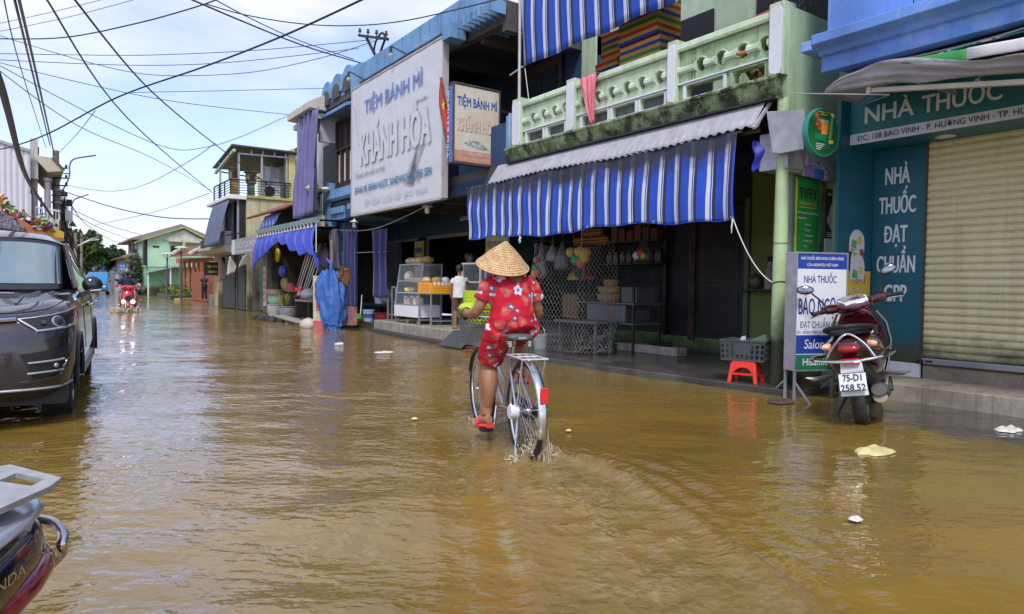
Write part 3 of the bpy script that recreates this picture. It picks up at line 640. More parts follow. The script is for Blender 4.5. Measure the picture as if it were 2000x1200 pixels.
w.build('end_wall',mat('pale green plaster',(.36,.50,.32),.8,var=.15,vs=1.5,bump=.2,streak=.35,scol=(.2,.24,.16)),gh,smooth=0,bevel=.01)
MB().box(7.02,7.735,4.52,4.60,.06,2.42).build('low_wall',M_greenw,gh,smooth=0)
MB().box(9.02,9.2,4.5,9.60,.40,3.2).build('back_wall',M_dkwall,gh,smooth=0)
MB().box(9.0,9.2,4.5,9.6,3.43,8).build('upper_wall',M_green,gh,smooth=0)
MB().box(8.98,9.2,4.5,7.50,.06,.36).build('plinth',M_greenw,gh,smooth=0,bevel=.01);MB().box(8.98,9.2,7.5,9.6,.06,.30).build('plinth',M_greenw,gh,smooth=0,bevel=.01)
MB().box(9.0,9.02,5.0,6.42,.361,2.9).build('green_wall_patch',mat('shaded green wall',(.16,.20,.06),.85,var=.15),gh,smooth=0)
MB().box(8.94,9.0,6.42,6.50,.36,2.5).build('jamb',mat('dull green jamb',(.10,.12,.07),.7,var=.2),gh,smooth=0)
dr=MB();dr.box(8.97,9.015,6.52,7.44,.30,2.42);dr.box(8.955,8.972,6.60,7.36,.40,1.12);dr.box(8.955,8.972,6.60,7.36,1.2,2.3)
dr.build('door_leaf',M_dkwood,gh,smooth=0,bevel=.008)
MB().box(8.93,9.0,7.44,7.56,.25,2.45).build('door_jamb',mat('rusty brown post',(.045,.028,.018),.7,var=.5,vs=6,bump=.3,dirt=.5,dcol=(.12,.05,.02),ds=8),gh,smooth=0)
MB().box(9.018,9.03,7.56,8.10,.30,2.45).build('doorway',M_black,gh,smooth=0)
MB().box(8.95,9.0,8.10,8.95,.34,1.12).build('shutter_board',M_dkwood,gh,smooth=0,bevel=.006)
MB().bar((8.97,8.10,.30),(8.97,8.10,2.45),.07).build('door_jamb',M_dkwood,gh,smooth=0)
MB().box(8.25,8.3,9.2,9.56,3.44,8).build('upper_jamb',M_green,gh,smooth=0)
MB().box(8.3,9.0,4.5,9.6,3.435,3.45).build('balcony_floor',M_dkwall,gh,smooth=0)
for y0,y1 in((4.7,6.4),(7.2,8.9)):
 MB().box(8.97,9.0,y0,y1,3.5,5.6).build('upper_door',M_black,gh,smooth=0)
br=MB()
for k in range(5):br.bar((8.9,8.35+.12*k,3.5),(8.9,8.35+.12*k,5.6),.025)
br.build('window_bar',M_white,gh,smooth=0)
tn=thing('tin_canopy','grey corrugated tin canopy running under the mossy balcony ledge','canopy',(6.6,7.0,2.9))
def ftin(u,v):
 y=lerp(4.62,9.95,u);w_=(.0008+.006*v**6)*math.sin(2*PI*y/.12)
 return(lerp(6.70,6.46,v)-w_,y,lerp(3.215,2.875+.02*math.sin(y*1.7),v)+.012*v**8*math.sin(2*PI*y/.12))
MB().grid(ftin,560,5).build('sheet',M_tin,tn,smooth=60,solid=.003)
MB().prism([(6.72,3.20),(6.50,2.895),(6.52,2.88),(6.72,3.16)],lambda x,z,d:(x,d,z),4.60,4.615).build('end_flashing',M_tin,tn,smooth=0)
MB().bar((6.44,4.6,2.862),(6.75,4.6,3.20),.03).build('edge_strip',M_tin,tn,smooth=0)
MB().box(6.56,6.60,4.62,9.9,2.84,2.88).build('purlin',M_dkwood,tn,smooth=0)
MB().box(6.62,9.0,4.5,9.6,3.19,3.215).build('soffit',M_dkwood,tn,smooth=0)
mt=thing('metal_trunking','grey folded sheet metal trunking beside the round green sign','trunking',(6.64,4.4,2.8))
MB().prism([(4.555,3.06),(4.10,2.99),(4.10,2.58),(4.38,2.575),(4.47,2.6)],lambda a,b_,d:(d,a,b_),6.60,6.64).build('tapered_sheet',M_gal,mt,smooth=0,bevel=.004)
MB().box(6.70,7.02,4.345,4.70,2.43,2.84).build('sheet_box',M_gal,mt,smooth=0,bevel=.006)
MB().box(7.03,7.72,4.36,4.384,2.38,2.80).build('back_sheet',M_gal,mt,smooth=0,bevel=.004)
for k in range(4):MB().lathe([(0,.0),(.012,0),(.012,.01),(0,.012)],(7.15+.16*k,4.357,2.5+.05*(k%2)),8,Matrix.Rotation(PI/2,3,'X')).build('screw',M_black,mt)
pp=thing('sticker_sheet','torn violet and blue paper stickers above green banner','sticker',(7.2,4.35,2.42))
for x0,x1,z0,z1,c in((7.04,7.22,2.375,2.50,(.25,.18,.48)),(7.22,7.42,2.37,2.48,(.05,.15,.50)),(7.40,7.52,2.36,2.52,(.42,.45,.52)),(7.045,7.10,2.50,2.64,(.42,.36,.60))):
 MB().box(x0,x1,4.352,4.358,z0,z1).build('sticker',mat('sticker',c,.5,var=.4,vs=25),pp,smooth=0)
po=thing('green_post','round pale green concrete post holding up the balcony corner','post',(6.75,4.44,.066))
MB().lathe([(.085,.05),(.082,.5),(.078,1.2),(.072,2.0),(.066,2.45),(.066,3.2)],(6.75,4.44,0),28).build('shaft',M_pole,po)
MB().tube([(6.75+.082*math.cos(a),4.44+.082*math.sin(a),1.19+.01*math.sin(2*a))for a in[2*PI*i/20 for i in range(20)]],.006,6,closed=True).build('wire_tie',M_black,po)
MB().tube([(6.75+.082*math.cos(a),4.44+.082*math.sin(a),1.62)for a in[2*PI*i/20 for i in range(20)]],.003,6,closed=True).build('wire_tie',M_rust,po)
BL,WH,GY=(.022,.078,.46),(.54,.57,.62),(.03,.034,.06)
ramp_s=[(0,BL),(.40,GY),(.50,WH),(.545,BL),(.575,WH),(.64,GY),(.70,BL),(.72,WH),(.80,GY),(.88,WH),(.92,BL)]
ramp_l=[(0,BL),(.50,GY),(.68,WH),(.72,BL),(.79,WH),(.985,BL)]
M_str=stripes('blue striped awning cloth','Y',.25,ramp_l,.7,.1,grime=.95,grime_z=(.02,.50))
M_str2=stripes('blue striped blind cloth','Y',.30,ramp_l,.7,.35)
a1=thing('striped_awning','blue and white striped tarpaulin awning hanging over the shop front','awning',(6.45,7.0,2.35))
def faw(u,v):
 y=lerp(4.83,10.62-.22*v,u);z=lerp(2.885,1.915+.03*math.sin(y*2.1)+.012*math.sin(7.3*y),v)
 w_=(.008+.016*v)*math.sin(y*7.5+1.4*math.sin(y*1.3)+.4*v)+.010*v*math.sin(y*19+2*math.sin(2*y))
 return(6.48-.025*math.sin(v*PI*.9)-.02*v+w_+.05*v*mnoise.noise((y*2.2,v*2,7)),y+.05*v*math.sin(y*2),z)
MB().grid(faw,260,22).build('cloth',M_str,a1,smooth=180,solid=.004)
hm=MB();hm.grid(lambda u,v:(lambda p:(p[0]-.004+.012*v,p[1],p[2]-.0+.03*v))(faw(u,1-.0001)),120,1);hm.build('hem',mat('blue hem',(.02,.07,.5),.7),a1,smooth=180,solid=.004)
MB().tube([(6.50,4.8,2.87),(6.50,10.66,2.87)],.012,8).build('rod',M_alu,a1)
for k,u_ in enumerate((.004,.22,.43,.65,.86)):
 p=Vector(faw(u_,.975));MB().tube([p+Vector((-.012,.014*math.cos(a),.014*math.sin(a)))for a in[2*PI*i/10 for i in range(10)]],.004,6,closed=True).build('eyelet',M_alu,a1)
kn=Vector(faw(.735,.98));kb=MB()
kb.ell(kn+Vector((-.02,0,-.05)),(.012,.018,.02),8,6)
for d_ in((0,.05,-.075),(0,-.02,-.11),(0,.015,0),(0,-.045,-.03),(-.01,.0,-.12)):kb.tube([kn+Vector((-.02,0,-.05)),kn+Vector((-.02+d_[0],d_[1]*.6,-.05+d_[2]*.4)),kn+Vector((-.02+d_[0],d_[1],d_[2]-.02))],[.007,.006,.004],6)
kb.build('knotted_tie',M_white,a1)
rp=MB();rp.tube(hook(faw(.002,.98),(6.66,4.47,1.19),.12,18),.0065,6);rp.build('tie_rope',M_white,a1)
rp=MB();rp.tube([faw(.002,.98),Vector(faw(.002,.98))+Vector((-.01,.005,-.10)),Vector(faw(.002,.98))+Vector((0,.012,-.17))],[.008,.008,.004],6);rp.build('rope_end',M_white,a1)
a2=thing('striped_blind','blue and white striped roller blind hanging at the upper balcony','blind',(6.7,7.0,5.4))
def fb(u,v):
 y=lerp(9.30-.06*v,4.2,u);return(6.72-.05*math.sin(v*PI)+.012*math.sin(y*6+2*v),y+.02*math.sin(v*7),lerp(6.4,4.75+.012*math.sin(y*5),v))
MB().grid(fb,160,14).build('cloth',M_str2,a2,smooth=180,solid=.004)
MB().tube([(6.70,9.34,4.05),(6.70,9.36,6.4)],.026,10).build('support_pole',mat('pale pole',(.5,.5,.5),.5,metal=.3,streak=.4,scol=(.2,.12,.08)),a2)
MB().tube([(6.70,9.62,4.70),(6.70,9.25,4.755)],.012,6).build('bottom_rod',mat('pale green rod',(.4,.55,.5),.5),a2)
MB().tube([(6.72,9.22,4.72),(6.74,9.13,4.2),(6.74,9.12,4.05)],.006,6).build('cord',M_white,a2)
MB().grid(lambda u,v:(6.62+.25*u,4.72-.22*math.sin(v*PI)*u+.02*math.sin(9*v+5*u),2.78-.36*v*(1-.35*u)),14,12).build('rolled_tarp',mat('deep blue tarp',(.012,.03,.33),.5,var=.2,bump=.3),a1,smooth=180,solid=.01)
def carton_mat(seed):
 r=random.Random(seed);cols=[(.30,.03,.02),(.40,.24,.03),(.02,.13,.04),(.30,.17,.03),(.02,.03,.16),(.36,.2,.04)]
 return stripes('striped carton','Z',.30,[(i/6,cols[(i+seed)%6])for i in range(6)],.7)
def carton(x0,x1,y0,y1,z0,z1,seed,label):
 t_=thing('carton',label,'carton',((x0+x1)/2,(y0+y1)/2,z0),0,'cartons on the balcony')
 MB().box(x0,x1,y0,y1,z0,z1).build('box_body',carton_mat(seed),t_,smooth=0,bevel=.008)
 MB().box((x0+x1)/2-.03,(x0+x1)/2+.03,y0-.002,y1+.002,z1-.001,z1+.003).build('tape',mat('tape',(.35,.28,.16),.3),t_,smooth=0)
 return t_
carton(7.0,7.5,6.55,7.32,3.452,4.05,0,'lower of two big red green and yellow striped cartons, partly behind rail')
carton(7.02,7.5,6.52,7.30,4.06,4.58,2,'middle of the big striped cartons stacked on balcony')
carton(7.0,7.48,6.56,7.31,4.59,5.2,4,'big striped carton topmost of its stack, reaching up behind blind')
carton(7.3,7.7,7.62,8.22,3.452,4.1,1,'smaller striped carton at the bottom of left stack on balcony')
carton(7.32,7.7,7.66,8.16,4.11,4.62,3,'small multicoloured carton in the left stack, under the pale one')
carton(7.34,7.7,7.64,8.05,4.63,5.05,5,'pale sided carton on top of the left stack')
tin=MB();rr=random.Random(8)
for k in range(90):
 p=Vector((6.80+rr.gauss(0,.10),4.43+rr.gauss(0,.11),4.25+rr.uniform(-.02,.05)));tin.tube([p,p+Vector((rr.uniform(-.05,.05),rr.uniform(-.06,.06),rr.uniform(-.06,.05)))],[.006,.001],4)
single(tin.build('tinsel_garland',mat('dark tinsel',(.05,.05,.09),.5,var=.6,vs=40),None),'dark fuzzy tinsel garland lying on top of balcony corner post','garland')
pk=MB()
def fpk(u,v):
 w_=lerp(.40,.06,max(0,v-.25)/.75)*(1-.2*v)
 y=7.58-.02+(.5-u)*w_-.10*v+.10*(1-v)*0;fold=.02*math.sin(u*17+3*v)+.012*math.sin(u*41)
 if v<.12:return(6.86-.2*(v/.12),y,4.192+fold*.3)
 return(6.645-.015*math.sin(v*4)+fold,y,4.185-.68*(v-.12)/.88-.04*math.sin(u*PI)*v)
single(pk.grid(fpk,36,24).build('plastic_cloth',mat('pink plastic sheet',(.62,.16,.20),.4,var=.2,bump=.3,bs=30),None,smooth=180,solid=.004),'crumpled pink plastic cloth draped over green balcony rail','cloth')
rdr=thing('plastic_rod','red rod lying on the balcony rail near corner','rod',(6.78,4.75,4.2));MB().tube([(6.76,4.62,4.22),(6.8,4.98,4.215)],.015,8).build('shaft',M_redb,rdr)
cw=MB();rr=random.Random(5)
nW,nR=46,34
def cl(u,v):
 x=lerp(6.62,7.12,u)+.10*math.sin(v*PI)*(u);y=lerp(8.75,7.42,u)+.10*math.sin(3*v)*(1-u);z=lerp(1.80-.08*math.sin(u*PI),.09+.10*max(0,(u-.75))*2,v)
 if v>.8:y+=(v-.8)*(.5-u)*-.5;x+=.15*(v-.8)*math.sin(u*9)
 return Vector((x+.035*mnoise.noise((u*4,v*4,1)),y+.05*mnoise.noise((u*3,v*5,6)),z+.02*mnoise.noise((u*6,v*6,3))))
for i in range(nW):
 pts=[]
 for j in range(nR*2+1):
  off=((j%4)in(1,2));pts.append(cl(min(1,max(0,(i+(1.0 if(j//2+i)%2 else .0))/nW)),(j//2*2+(j%2)*1.0)/(2*nR)))
 z_=[]
 for j in range(nR+1):z_.append(cl(min(1,(i+.54*((i+j)%2)*1.0+(.0 if(i+j)%2 else-.54))/nW)if 0<i<nW else i/nW,j/nR))
 cw.tube(z_,.0032,3,cap=False)
for k in range(60):
 p=cl(rr.uniform(.55,1),rr.uniform(.80,1));cw.tube([p,p+Vector((rr.uniform(-.1,.1),rr.uniform(-.16,.1),rr.uniform(-.04,.1)))],.003,3,cap=False)
cwo=thing('chain_link_mesh','sagging curtain of galvanised chain link hung across the shop front','wire mesh',(6.8,8.1,.07))
cw.build('wire',mat('galvanised wire',(.24,.235,.215),.5,metal=.4,var=.3),cwo,smooth=0,fix=False)
MB().tube(hook((6.60,8.9,1.86),(7.12,7.3,1.84),.04),.006,5).build('rope',M_dkwood,cwo)
MB().tube([(7.10,7.52,.68),(7.05,7.40,.85),(7.02,7.30,1.0)],[.01,.008,.005],6).build('red_tie',M_redb,cwo)
M_dkgal=mat('dull grey steel',(.11,.12,.13),.55,metal=.3,var=.3,vs=6)
bn_=thing('steel_bench','low grey steel trestle behind the chain link mesh','trestle',(7.25,8.4,.066))
for p,q in(((7.2,7.92,.066),(7.2,7.92,.53)),((7.25,8.85,.066),(7.25,8.85,.53)),((7.55,7.95,.066),(7.55,7.95,.53)),((7.6,8.88,.066),(7.6,8.88,.53))):MB().bar(p,q,.04).build('leg',M_dkgal,bn_,smooth=0)
MB().box(7.17,7.63,7.88,8.92,.53,.57).build('top',M_dkgal,bn_,smooth=0)
st=thing('steel_rack','dark steel rack with shelves inside the green house shop','rack',(8.1,8.2,.066))
for x in(7.7,8.3):
 for y in(7.6,8.9):MB().bar((x,y,.066),(x,y,1.12),.035).build('post',M_dkwood,st,smooth=0)
for z in(.52,.84):MB().box(7.68,8.32,7.58,8.92,z,z+.025).build('shelf',M_dkgal,st,smooth=0)
b1=thing('metal_bin','large grey sheet metal bin on the lower shelf of rack','bin',(7.95,8.15,.55));MB().box(7.72,8.28,7.80,8.72,.546,.838).build('body',mat('dull zinc',(.12,.125,.13),.5,metal=.4,var=.2),b1,smooth=0,bevel=.01)
b2=thing('metal_bin','smaller grey metal bin on the upper shelf beside the baskets','bin',(8,7.85,.87));MB().box(7.8,8.2,7.63,7.98,.866,1.12).build('body',mat('dull zinc',(.10,.105,.11),.5,metal=.4,var=.2),b2,smooth=0,bevel=.01)
M_bask=mat('woven bamboo',(.34,.22,.10),.8,var=.3,vs=30,bump=.5,bs=90)
for k,(r_,z_,lb_)in enumerate(((.235,.866,'widest woven bamboo basket, bottom of its stack on the rack'),(.215,.99,'middle woven bamboo basket of the stack on the rack'),(.13,1.11,'small woven bamboo basket on top of the stack'))):
 b_=thing('woven_basket',lb_,'basket',(7.95,8.38,z_),0,'stacked bamboo baskets')
 MB().lathe([(0,0),(r_*.75,0),(r_*.95,.05),(r_,.12),(r_*.96,.122),(r_*.9,.06),(0,.02)],(7.95,8.38,z_),24).build('bowl',M_bask,b_)
 MB().tube([(7.95+r_*math.cos(a),8.38+r_*math.sin(a),z_+.12)for a in[2*PI*i/24 for i in range(24)]],.012,6,closed=True).build('rim',M_bask,b_)
def ballnet(c,balls,label):
 t_=thing('ball_net',label,'toy balls',(c[0],c[1],2.0))
 for(dy,dz,r_,m_)in balls:MB().ell((c[0],c[1]+dy,c[2]+dz),r_,16,10).build('ball',m_,t_)
 MB().tube([(c[0],c[1],c[2]+.15),(c[0],c[1],2.3)],.006,5).build('string',M_white,t_)
M_yb=mat('yellow ball',(.55,.38,.05),.4,var=.15);M_gb=mat('green ball',(.02,.33,.06),.4,var=.15);M_rb2=mat('pink red ball',(.55,.06,.09),.4,var=.15)
ballnet((7.3,8.40,1.58),((.26,.10,.085,M_yb),(.04,.10,.09,M_yb),(-.10,.08,.09,M_yb),(-.08,.0,.085,M_yb),(.12,-.03,.095,M_gb),(.0,-.08,.085,M_rb2)),'cluster of yellow, green and pink toy balls hanging behind chain link')
def bag(c,w_,h_,m_,label,inner=None):
 t_=thing('plastic_bag',label,'bag',(c[0],c[1],c[2]-h_/2),0,'bags hanging in the shop')
 b_=MB();rr=random.Random(int(c[1]*100))
 def fbg(u,v):
  a=2*PI*u;r_=(.12+.88*math.sin(min(1,v*1.25)*PI*.5)**1.3)*(1 if v<.85 else math.sqrt(max(0,1-((v-.85)/.15)**2)));r_*=1+.18*mnoise.noise((math.cos(a)*2,math.sin(a)*2,v*4+c[1]))
  return(c[0]+w_*.35*r_*math.cos(a),c[1]+w_*.5*r_*math.sin(a),c[2]+h_/2-h_*v)
 b_.grid(fbg,22,16,True).build('sack',m_,t_,smooth=180)
 for sg in(-1,1):MB().tube([(c[0],c[1],c[2]+h_*.45),(c[0],c[1]+sg*.03,c[2]+h_*.62),(c[0],c[1],c[2]+h_*.8),(c[0],c[1],2.5)],.005,5).build('handle',m_,t_)
 if inner:
  for(dy,dz,s_,mm)in inner:MB().ell((c[0]-.12,c[1]+dy,c[2]+dz),(s_*.7,s_,s_),10,7).build('packet',mm,t_)
M_bagc=mat('cloudy plastic',(.22,.24,.25),.3,var=.3,vs=8,bump=.4,bs=25);M_bagd=mat('dark plastic',(.09,.10,.10),.3,var=.4,vs=8,bump=.5,bs=25)
bag((7.3,8.88,1.62),.32,.5,M_bagd,'dark crumpled plastic bag hanging left of toy balls')
bag((7.3,9.15,1.68),.26,.3,M_bagc,'pale plastic bag hanging in the shop, left of the dark one')
bag((7.3,9.45,1.55),.28,.62,mat('clear bag',(.16,.13,.13),.3,var=.4,bump=.4,bs=25),'long clear bag holding red green and yellow toys',((.0,.02,.06,M_rb2),(.03,-.12,.06,M_gb),(.05,-.22,.07,M_yb),(-.04,-.2,.06,M_rb2)))
bag((8.3,7.98,1.74),.34,.42,mat('thin grey bag',(.10,.10,.09),.3,var=.3,bump=.3),'clear bag of packets hanging by the dark doorway',((.06,-.1,.07,M_white),(-.04,-.06,.07,M_rb2),(-.10,-.11,.06,M_yb)))
bag((7.6,8.95,1.30),.24,.16,mat('yellow bag',(.45,.30,.04),.4,var=.3,bump=.3),'small yellow bundle hanging low behind the mesh')
bag((7.6,8.55,1.29),.30,.12,mat('dark red bag',(.25,.02,.03),.4,var=.3,bump=.3),'dark red bundle hanging low behind the mesh')
ss=thing('snack_strip_rack','red and yellow striped packet rack hanging above toy balls','rack',(7.5,8.35,1.9))
M_ry=stripes('red yellow packets','Z',.10,[(0,(.30,.05,.03)),(.4,(.42,.26,.04)),(.65,(.30,.05,.03)),(.8,(.35,.3,.06))],.5)
MB().box(7.48,7.54,8.02,8.82,1.80,1.93).build('strip',M_ry,ss,smooth=0);MB().box(7.48,7.54,8.15,8.6,1.95,2.05).build('strip',M_ry,ss,smooth=0);MB().tube([(7.5,8.4,1.9),(7.5,8.4,2.6)],.006,5).build('string',M_white,ss)
pc=thing('framed_picture','small orange framed picture hanging high on the dark wall','picture',(8.98,8.6,2.15));MB().box(8.95,8.99,8.48,8.74,2.05,2.36).build('frame',mat('orange frame',(.22,.08,.02),.5,var=.3),pc,smooth=0)
MB().box(8.94,8.95,8.53,8.69,2.10,2.30).build('print',mat('dim print',(.12,.05,.03),.5,var=.6,vs=15),pc,smooth=0)
for y0,y1,z0,z1,lab in((8.15,8.55,.55,.80,'dim brown clay pot'),):
 pass
bw_=thing('brown_box','brown cardboard box behind the mesh on the pavement','box',(7.9,9.1,.066));MB().box(7.7,8.1,8.95,9.35,.57,.98).build('body',mat('brown card',(.16,.09,.04),.8,var=.2),bw_,smooth=0);MB().box(7.69,8.11,8.94,9.36,.981,.99).build('lid',mat('brown card',(.14,.08,.04),.8),bw_,smooth=0)
pb=thing('paint_bucket','small grey bucket beside the bicycle rider, behind the mesh','bucket',(6.95,9.0,.066));MB().lathe([(0,0),(.10,0),(.125,.22),(.13,.222),(.13,.235),(.12,.235),(.10,.05),(0,.04)],(6.95,9.0,.068),20).build('pail',mat('grey pail',(.30,.33,.34),.4,var=.2),pb)
MB().tube([(6.95,9.0+.125*math.cos(a),.30+.15*math.sin(a))for a in[PI*i/10 for i in range(11)]],.004,5).build('handle',M_alu,pb)
pblk=MB().prism([(7.98,6.95),(8.22,6.95),(8.25,8.25),(7.95,8.22)],lambda a,b_,d:(a,b_,d),.066,.20).build('concrete_block',M_conc,None,smooth=0,bevel=.015);single(pblk,'long rough concrete block lying on wet pavement before doorway','block')
rb_=MB();rr=random.Random(3)
for k in range(3):rb_.ell((8.1,7.25+.14*k,.225),(.07,.09,.04),8,6)
single(rb_.build('rag_bundle',M_black,None),'black rag bundle lying on the concrete block','rag')
sto=thing('plastic_stool','low red plastic stool standing on wet pavement edge','stool',(6.58,4.72,.066),RAD(20))
M_rpl=mat('red plastic',(.72,.035,.02),.32,var=.06,spec=.5)
MB().box(-.125,.125,-.125,.125,.222,.24).build('seat',M_rpl,sto,smooth=0,bevel=.012,world=False)
for sx in(-1,1):
 for sy in(-1,1):
  MB().loft([[(sx*(.115+k*.03)+dx,sy*(.115+k*.03)+dy,.222*(1-k))for dx,dy in((-.02,-.02),(.02,-.02),(.02,.02),(-.02,.02))]for k in(0,.5,1)]).build('leg',M_rpl,sto,smooth=30,world=False,bevel=.004)
sk_=MB()
for a in range(4):
 m_=rotz(a*PI/2)
 ol=[[(-.122,.225),(.122,.225),(.125,.17)]+[(.098*math.cos(t_),.10+.075*math.sin(t_))for t_ in[i*PI/12 for i in range(13)]]+[(-.125,.17)]]
 pl=plate(ol,-.126,-.118,lambda x,z,d:m_@Vector((x,d-(.222-z)*.13,z)));sk_.add(pl.v,pl.f)
 sk_.box(0,0,0,0,0,0)if False else None
 for s_ in(0,):sk_.bar(m_@Vector((-.13,-.137,.10)),m_@Vector((.13,-.137,.10)),.012,.022)
sk_.build('skirt',M_rpl,sto,smooth=30,world=False)
M_crate=mat('dark grey plastic',(.055,.065,.07),.45,var=.12)
def crate(name,label,loc,rz,sx,sy,h,m,n=(9,6),group=None):
 t_=thing(name,label,'crate',loc,rz,group)
 for(a,L_,W_)in((0,sx,sy),(PI/2,sy,sx),(PI,sx,sy),(3*PI/2,sy,sx)):
  nn=n[0]if L_==sx else n[1];m_=rotz(a);cw_=L_/nn
  ol=[[(-L_/2,0),(L_/2,0),(L_/2,h),(-L_/2,h)]]
  for i in range(nn):
   for(z0,z1)in((.10,.30),(.36,.56),(.62,.82)):
    x0=-L_/2+i*cw_+.2*cw_;x1=x0+.62*cw_
    if abs((x0+x1)/2)<.12*L_ and z0>.3:continue
    ol.append([(x0,z0*h),(x1,z0*h),(x1,z1*h),(x0,z1*h)])
  pl=plate(ol,-W_/2,-W_/2+.006,lambda x,z,d:m_@Vector((x*(1-.05*(1-z/h)),d*(1-.05*(1-z/h)),z)));pl.build('side',m,t_,smooth=0,world=False)
  rm=MB();rm.bar(m_@Vector((-L_/2,-W_/2,h-.008)),m_@Vector((L_/2,-W_/2,h-.008)),.016,.018);rm.build('rim',m,t_,smooth=0,world=False)
 MB().box(-sx/2*.95,sx/2*.95,-sy/2*.95,sy/2*.95,0,.01).build('base',m,t_,smooth=0,world=False)
 return t_
cr_=crate('plastic_crate','dark grey slotted plastic crate standing on red stool',(6.62,4.75,.308),RAD(20),.36,.50,.235,M_crate,(7,9))
bk_=thing('crate_contents','green folder and pale cloth sticking out of grey crate','folder',(6.6,4.7,.33))
MB().obox((6.70,4.62,.535),(.10,.085,.045),rotz(RAD(20))@Matrix.Rotation(RAD(-25),3,'X')).build('folder',mat('green cover',(.10,.16,.09),.4),bk_,smooth=0,bevel=.008)
MB().grid(lambda u,v:(6.60+.05*math.sin(u*3),4.76+.08*u,.50+.09*math.sin(u*PI)*(1-v*.5)-.06*v+.02*math.sin(9*u)),10,8).build('cloth',mat('lilac cloth',(.50,.48,.58),.8),bk_,smooth=180,solid=.006)
sh_=thing('wall_shelf','small wall shelf with pale jug and round tin beside the post','shelf',(8.8,6.1,1.0));MB().box(8.75,8.99,5.75,6.5,1.08,1.11).build('board',M_dkwood,sh_,smooth=0)
jg=thing('plastic_jug','pale plastic jug standing on the wall shelf','jug',(8.85,5.98,1.11));MB().lathe([(0,0),(.075,0),(.08,.25),(.05,.30),(.03,.33),(.035,.40),(0,.40)],(8.85,5.98,1.112),16).build('body',mat('pale jug',(.30,.27,.24),.5),jg);MB().lathe([(0,0),(.04,0),(.04,.08),(0,.08)],(8.85,5.98,1.513),12).build('cap',M_black,jg)
tn_=thing('round_tin','brown round tin standing on the wall shelf','tin',(8.85,6.22,1.11));MB().ell((8.85,6.22,1.222),(.09,.11,.11),14,9).build('body',mat('brown tin',(.12,.09,.05),.4,var=.3),tn_);MB().lathe([(0,0),(.03,0),(.03,.02),(0,.02)],(8.85,6.22,1.33),10).build('lid',M_black,tn_)
# blue bakery house
M_bblue=mat('faded blue render',(.14,.29,.50),.8,tide=0,var=.2,vs=1.5,bump=.3,bs=50,streak=.85,scol=(.035,.06,.10),dirt=.4,dcol=(.30,.45,.62),ds=2.2)
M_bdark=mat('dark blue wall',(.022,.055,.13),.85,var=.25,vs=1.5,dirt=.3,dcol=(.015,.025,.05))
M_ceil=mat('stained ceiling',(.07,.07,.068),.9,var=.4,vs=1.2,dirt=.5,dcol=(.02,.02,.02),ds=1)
M_panelb=mat('dark teal boarding',(.020,.045,.065),.7,var=.2)
M_shut=mat('dark brown shutter',(.055,.032,.024),.6,var=.25,vs=5)
M_vinyl=mat('wrinkled vinyl',(.55,.57,.60),.45,var=.05,vs=2,bump=.55,bs=5,dirt=.12,dcol=(.45,.45,.47),ds=2,streak=.12,scol=(.42,.38,.36))
bk=thing('bakery_house','weathered blue bakery house with scalloped roof ornament and deep dark eaves','house',(9.0,13.5,.25))
xz=lambda a,b_,d:(a,d,b_)
MB().box(6.45,6.60,9.62,15.6,5.92,6.34).build('parapet',M_bblue,bk,smooth=0,bevel=.015)
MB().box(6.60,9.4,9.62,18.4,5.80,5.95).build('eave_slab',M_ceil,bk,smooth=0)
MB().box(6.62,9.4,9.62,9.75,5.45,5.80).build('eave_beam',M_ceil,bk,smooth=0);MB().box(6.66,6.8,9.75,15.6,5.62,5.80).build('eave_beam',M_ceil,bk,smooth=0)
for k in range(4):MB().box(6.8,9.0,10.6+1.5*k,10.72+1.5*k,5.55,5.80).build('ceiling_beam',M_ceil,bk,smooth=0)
for k in range(7):MB().box(6.30,7.3,9.66+.17*k,9.70+.17*k,5.72,5.915-.01*(k==0)).build('concrete_fin',M_bblue,bk,smooth=0,bevel=.006)
MB().box(6.28,6.6,9.62,9.655,5.70,5.915).build('concrete_fin',M_bblue,bk,smooth=0);MB().box(6.25,6.6,10.9,11.2,5.62,5.915).build('corbel_block',M_bblue,bk,smooth=0,bevel=.01)
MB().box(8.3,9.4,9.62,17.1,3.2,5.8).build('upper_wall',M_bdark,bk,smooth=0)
MB().box(8.2,8.298,10.1,12.0,3.25,5.5).build('upper_door',M_shut,bk,smooth=0,bevel=.01)
for y in(10.2,10.65,11.1,11.55):MB().box(8.17,8.199,y,y+.38,4.55,5.3).build('door_pane',mat('dim glass',(.03,.04,.05),.1),bk,smooth=0);MB().box(8.17,8.199,y,y+.38,3.4,4.4).build('door_panel',M_black,bk,smooth=0)
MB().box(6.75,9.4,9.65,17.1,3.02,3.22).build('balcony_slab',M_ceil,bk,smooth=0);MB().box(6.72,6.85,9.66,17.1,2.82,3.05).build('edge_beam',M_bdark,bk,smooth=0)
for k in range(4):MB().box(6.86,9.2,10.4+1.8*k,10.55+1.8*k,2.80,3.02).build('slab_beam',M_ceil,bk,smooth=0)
MB().prism([(6.75,3.4),(6.75,4.05),(6.80,4.06),(7.9,4.06),(7.9,3.22),(6.9,3.22),(6.86,3.3)],xz,9.66,9.8).build('balcony_end',M_bblue,bk,smooth=0,bevel=.01)
for k in range(3):MB().tube([(6.70+.03*k,9.62,4.06),(6.69+.03*k,9.61,3.6),(6.72+.03*k,9.62,3.4),(6.86+.03*k,9.64,3.24),(7.05+.03*k,9.65,3.10)],.014,8).build('pipe',mat('pale blue pipe',(.30,.45,.55),.5),bk)
MB().box(6.76,6.82,9.8,11.4,3.22,3.95).build('balcony_front',M_bdark,bk,smooth=0)
MB().box(7.0,9.4,17.1,18.55,2.85,6.0).build('bay_wall',M_bblue,bk,smooth=0,bevel=.012)
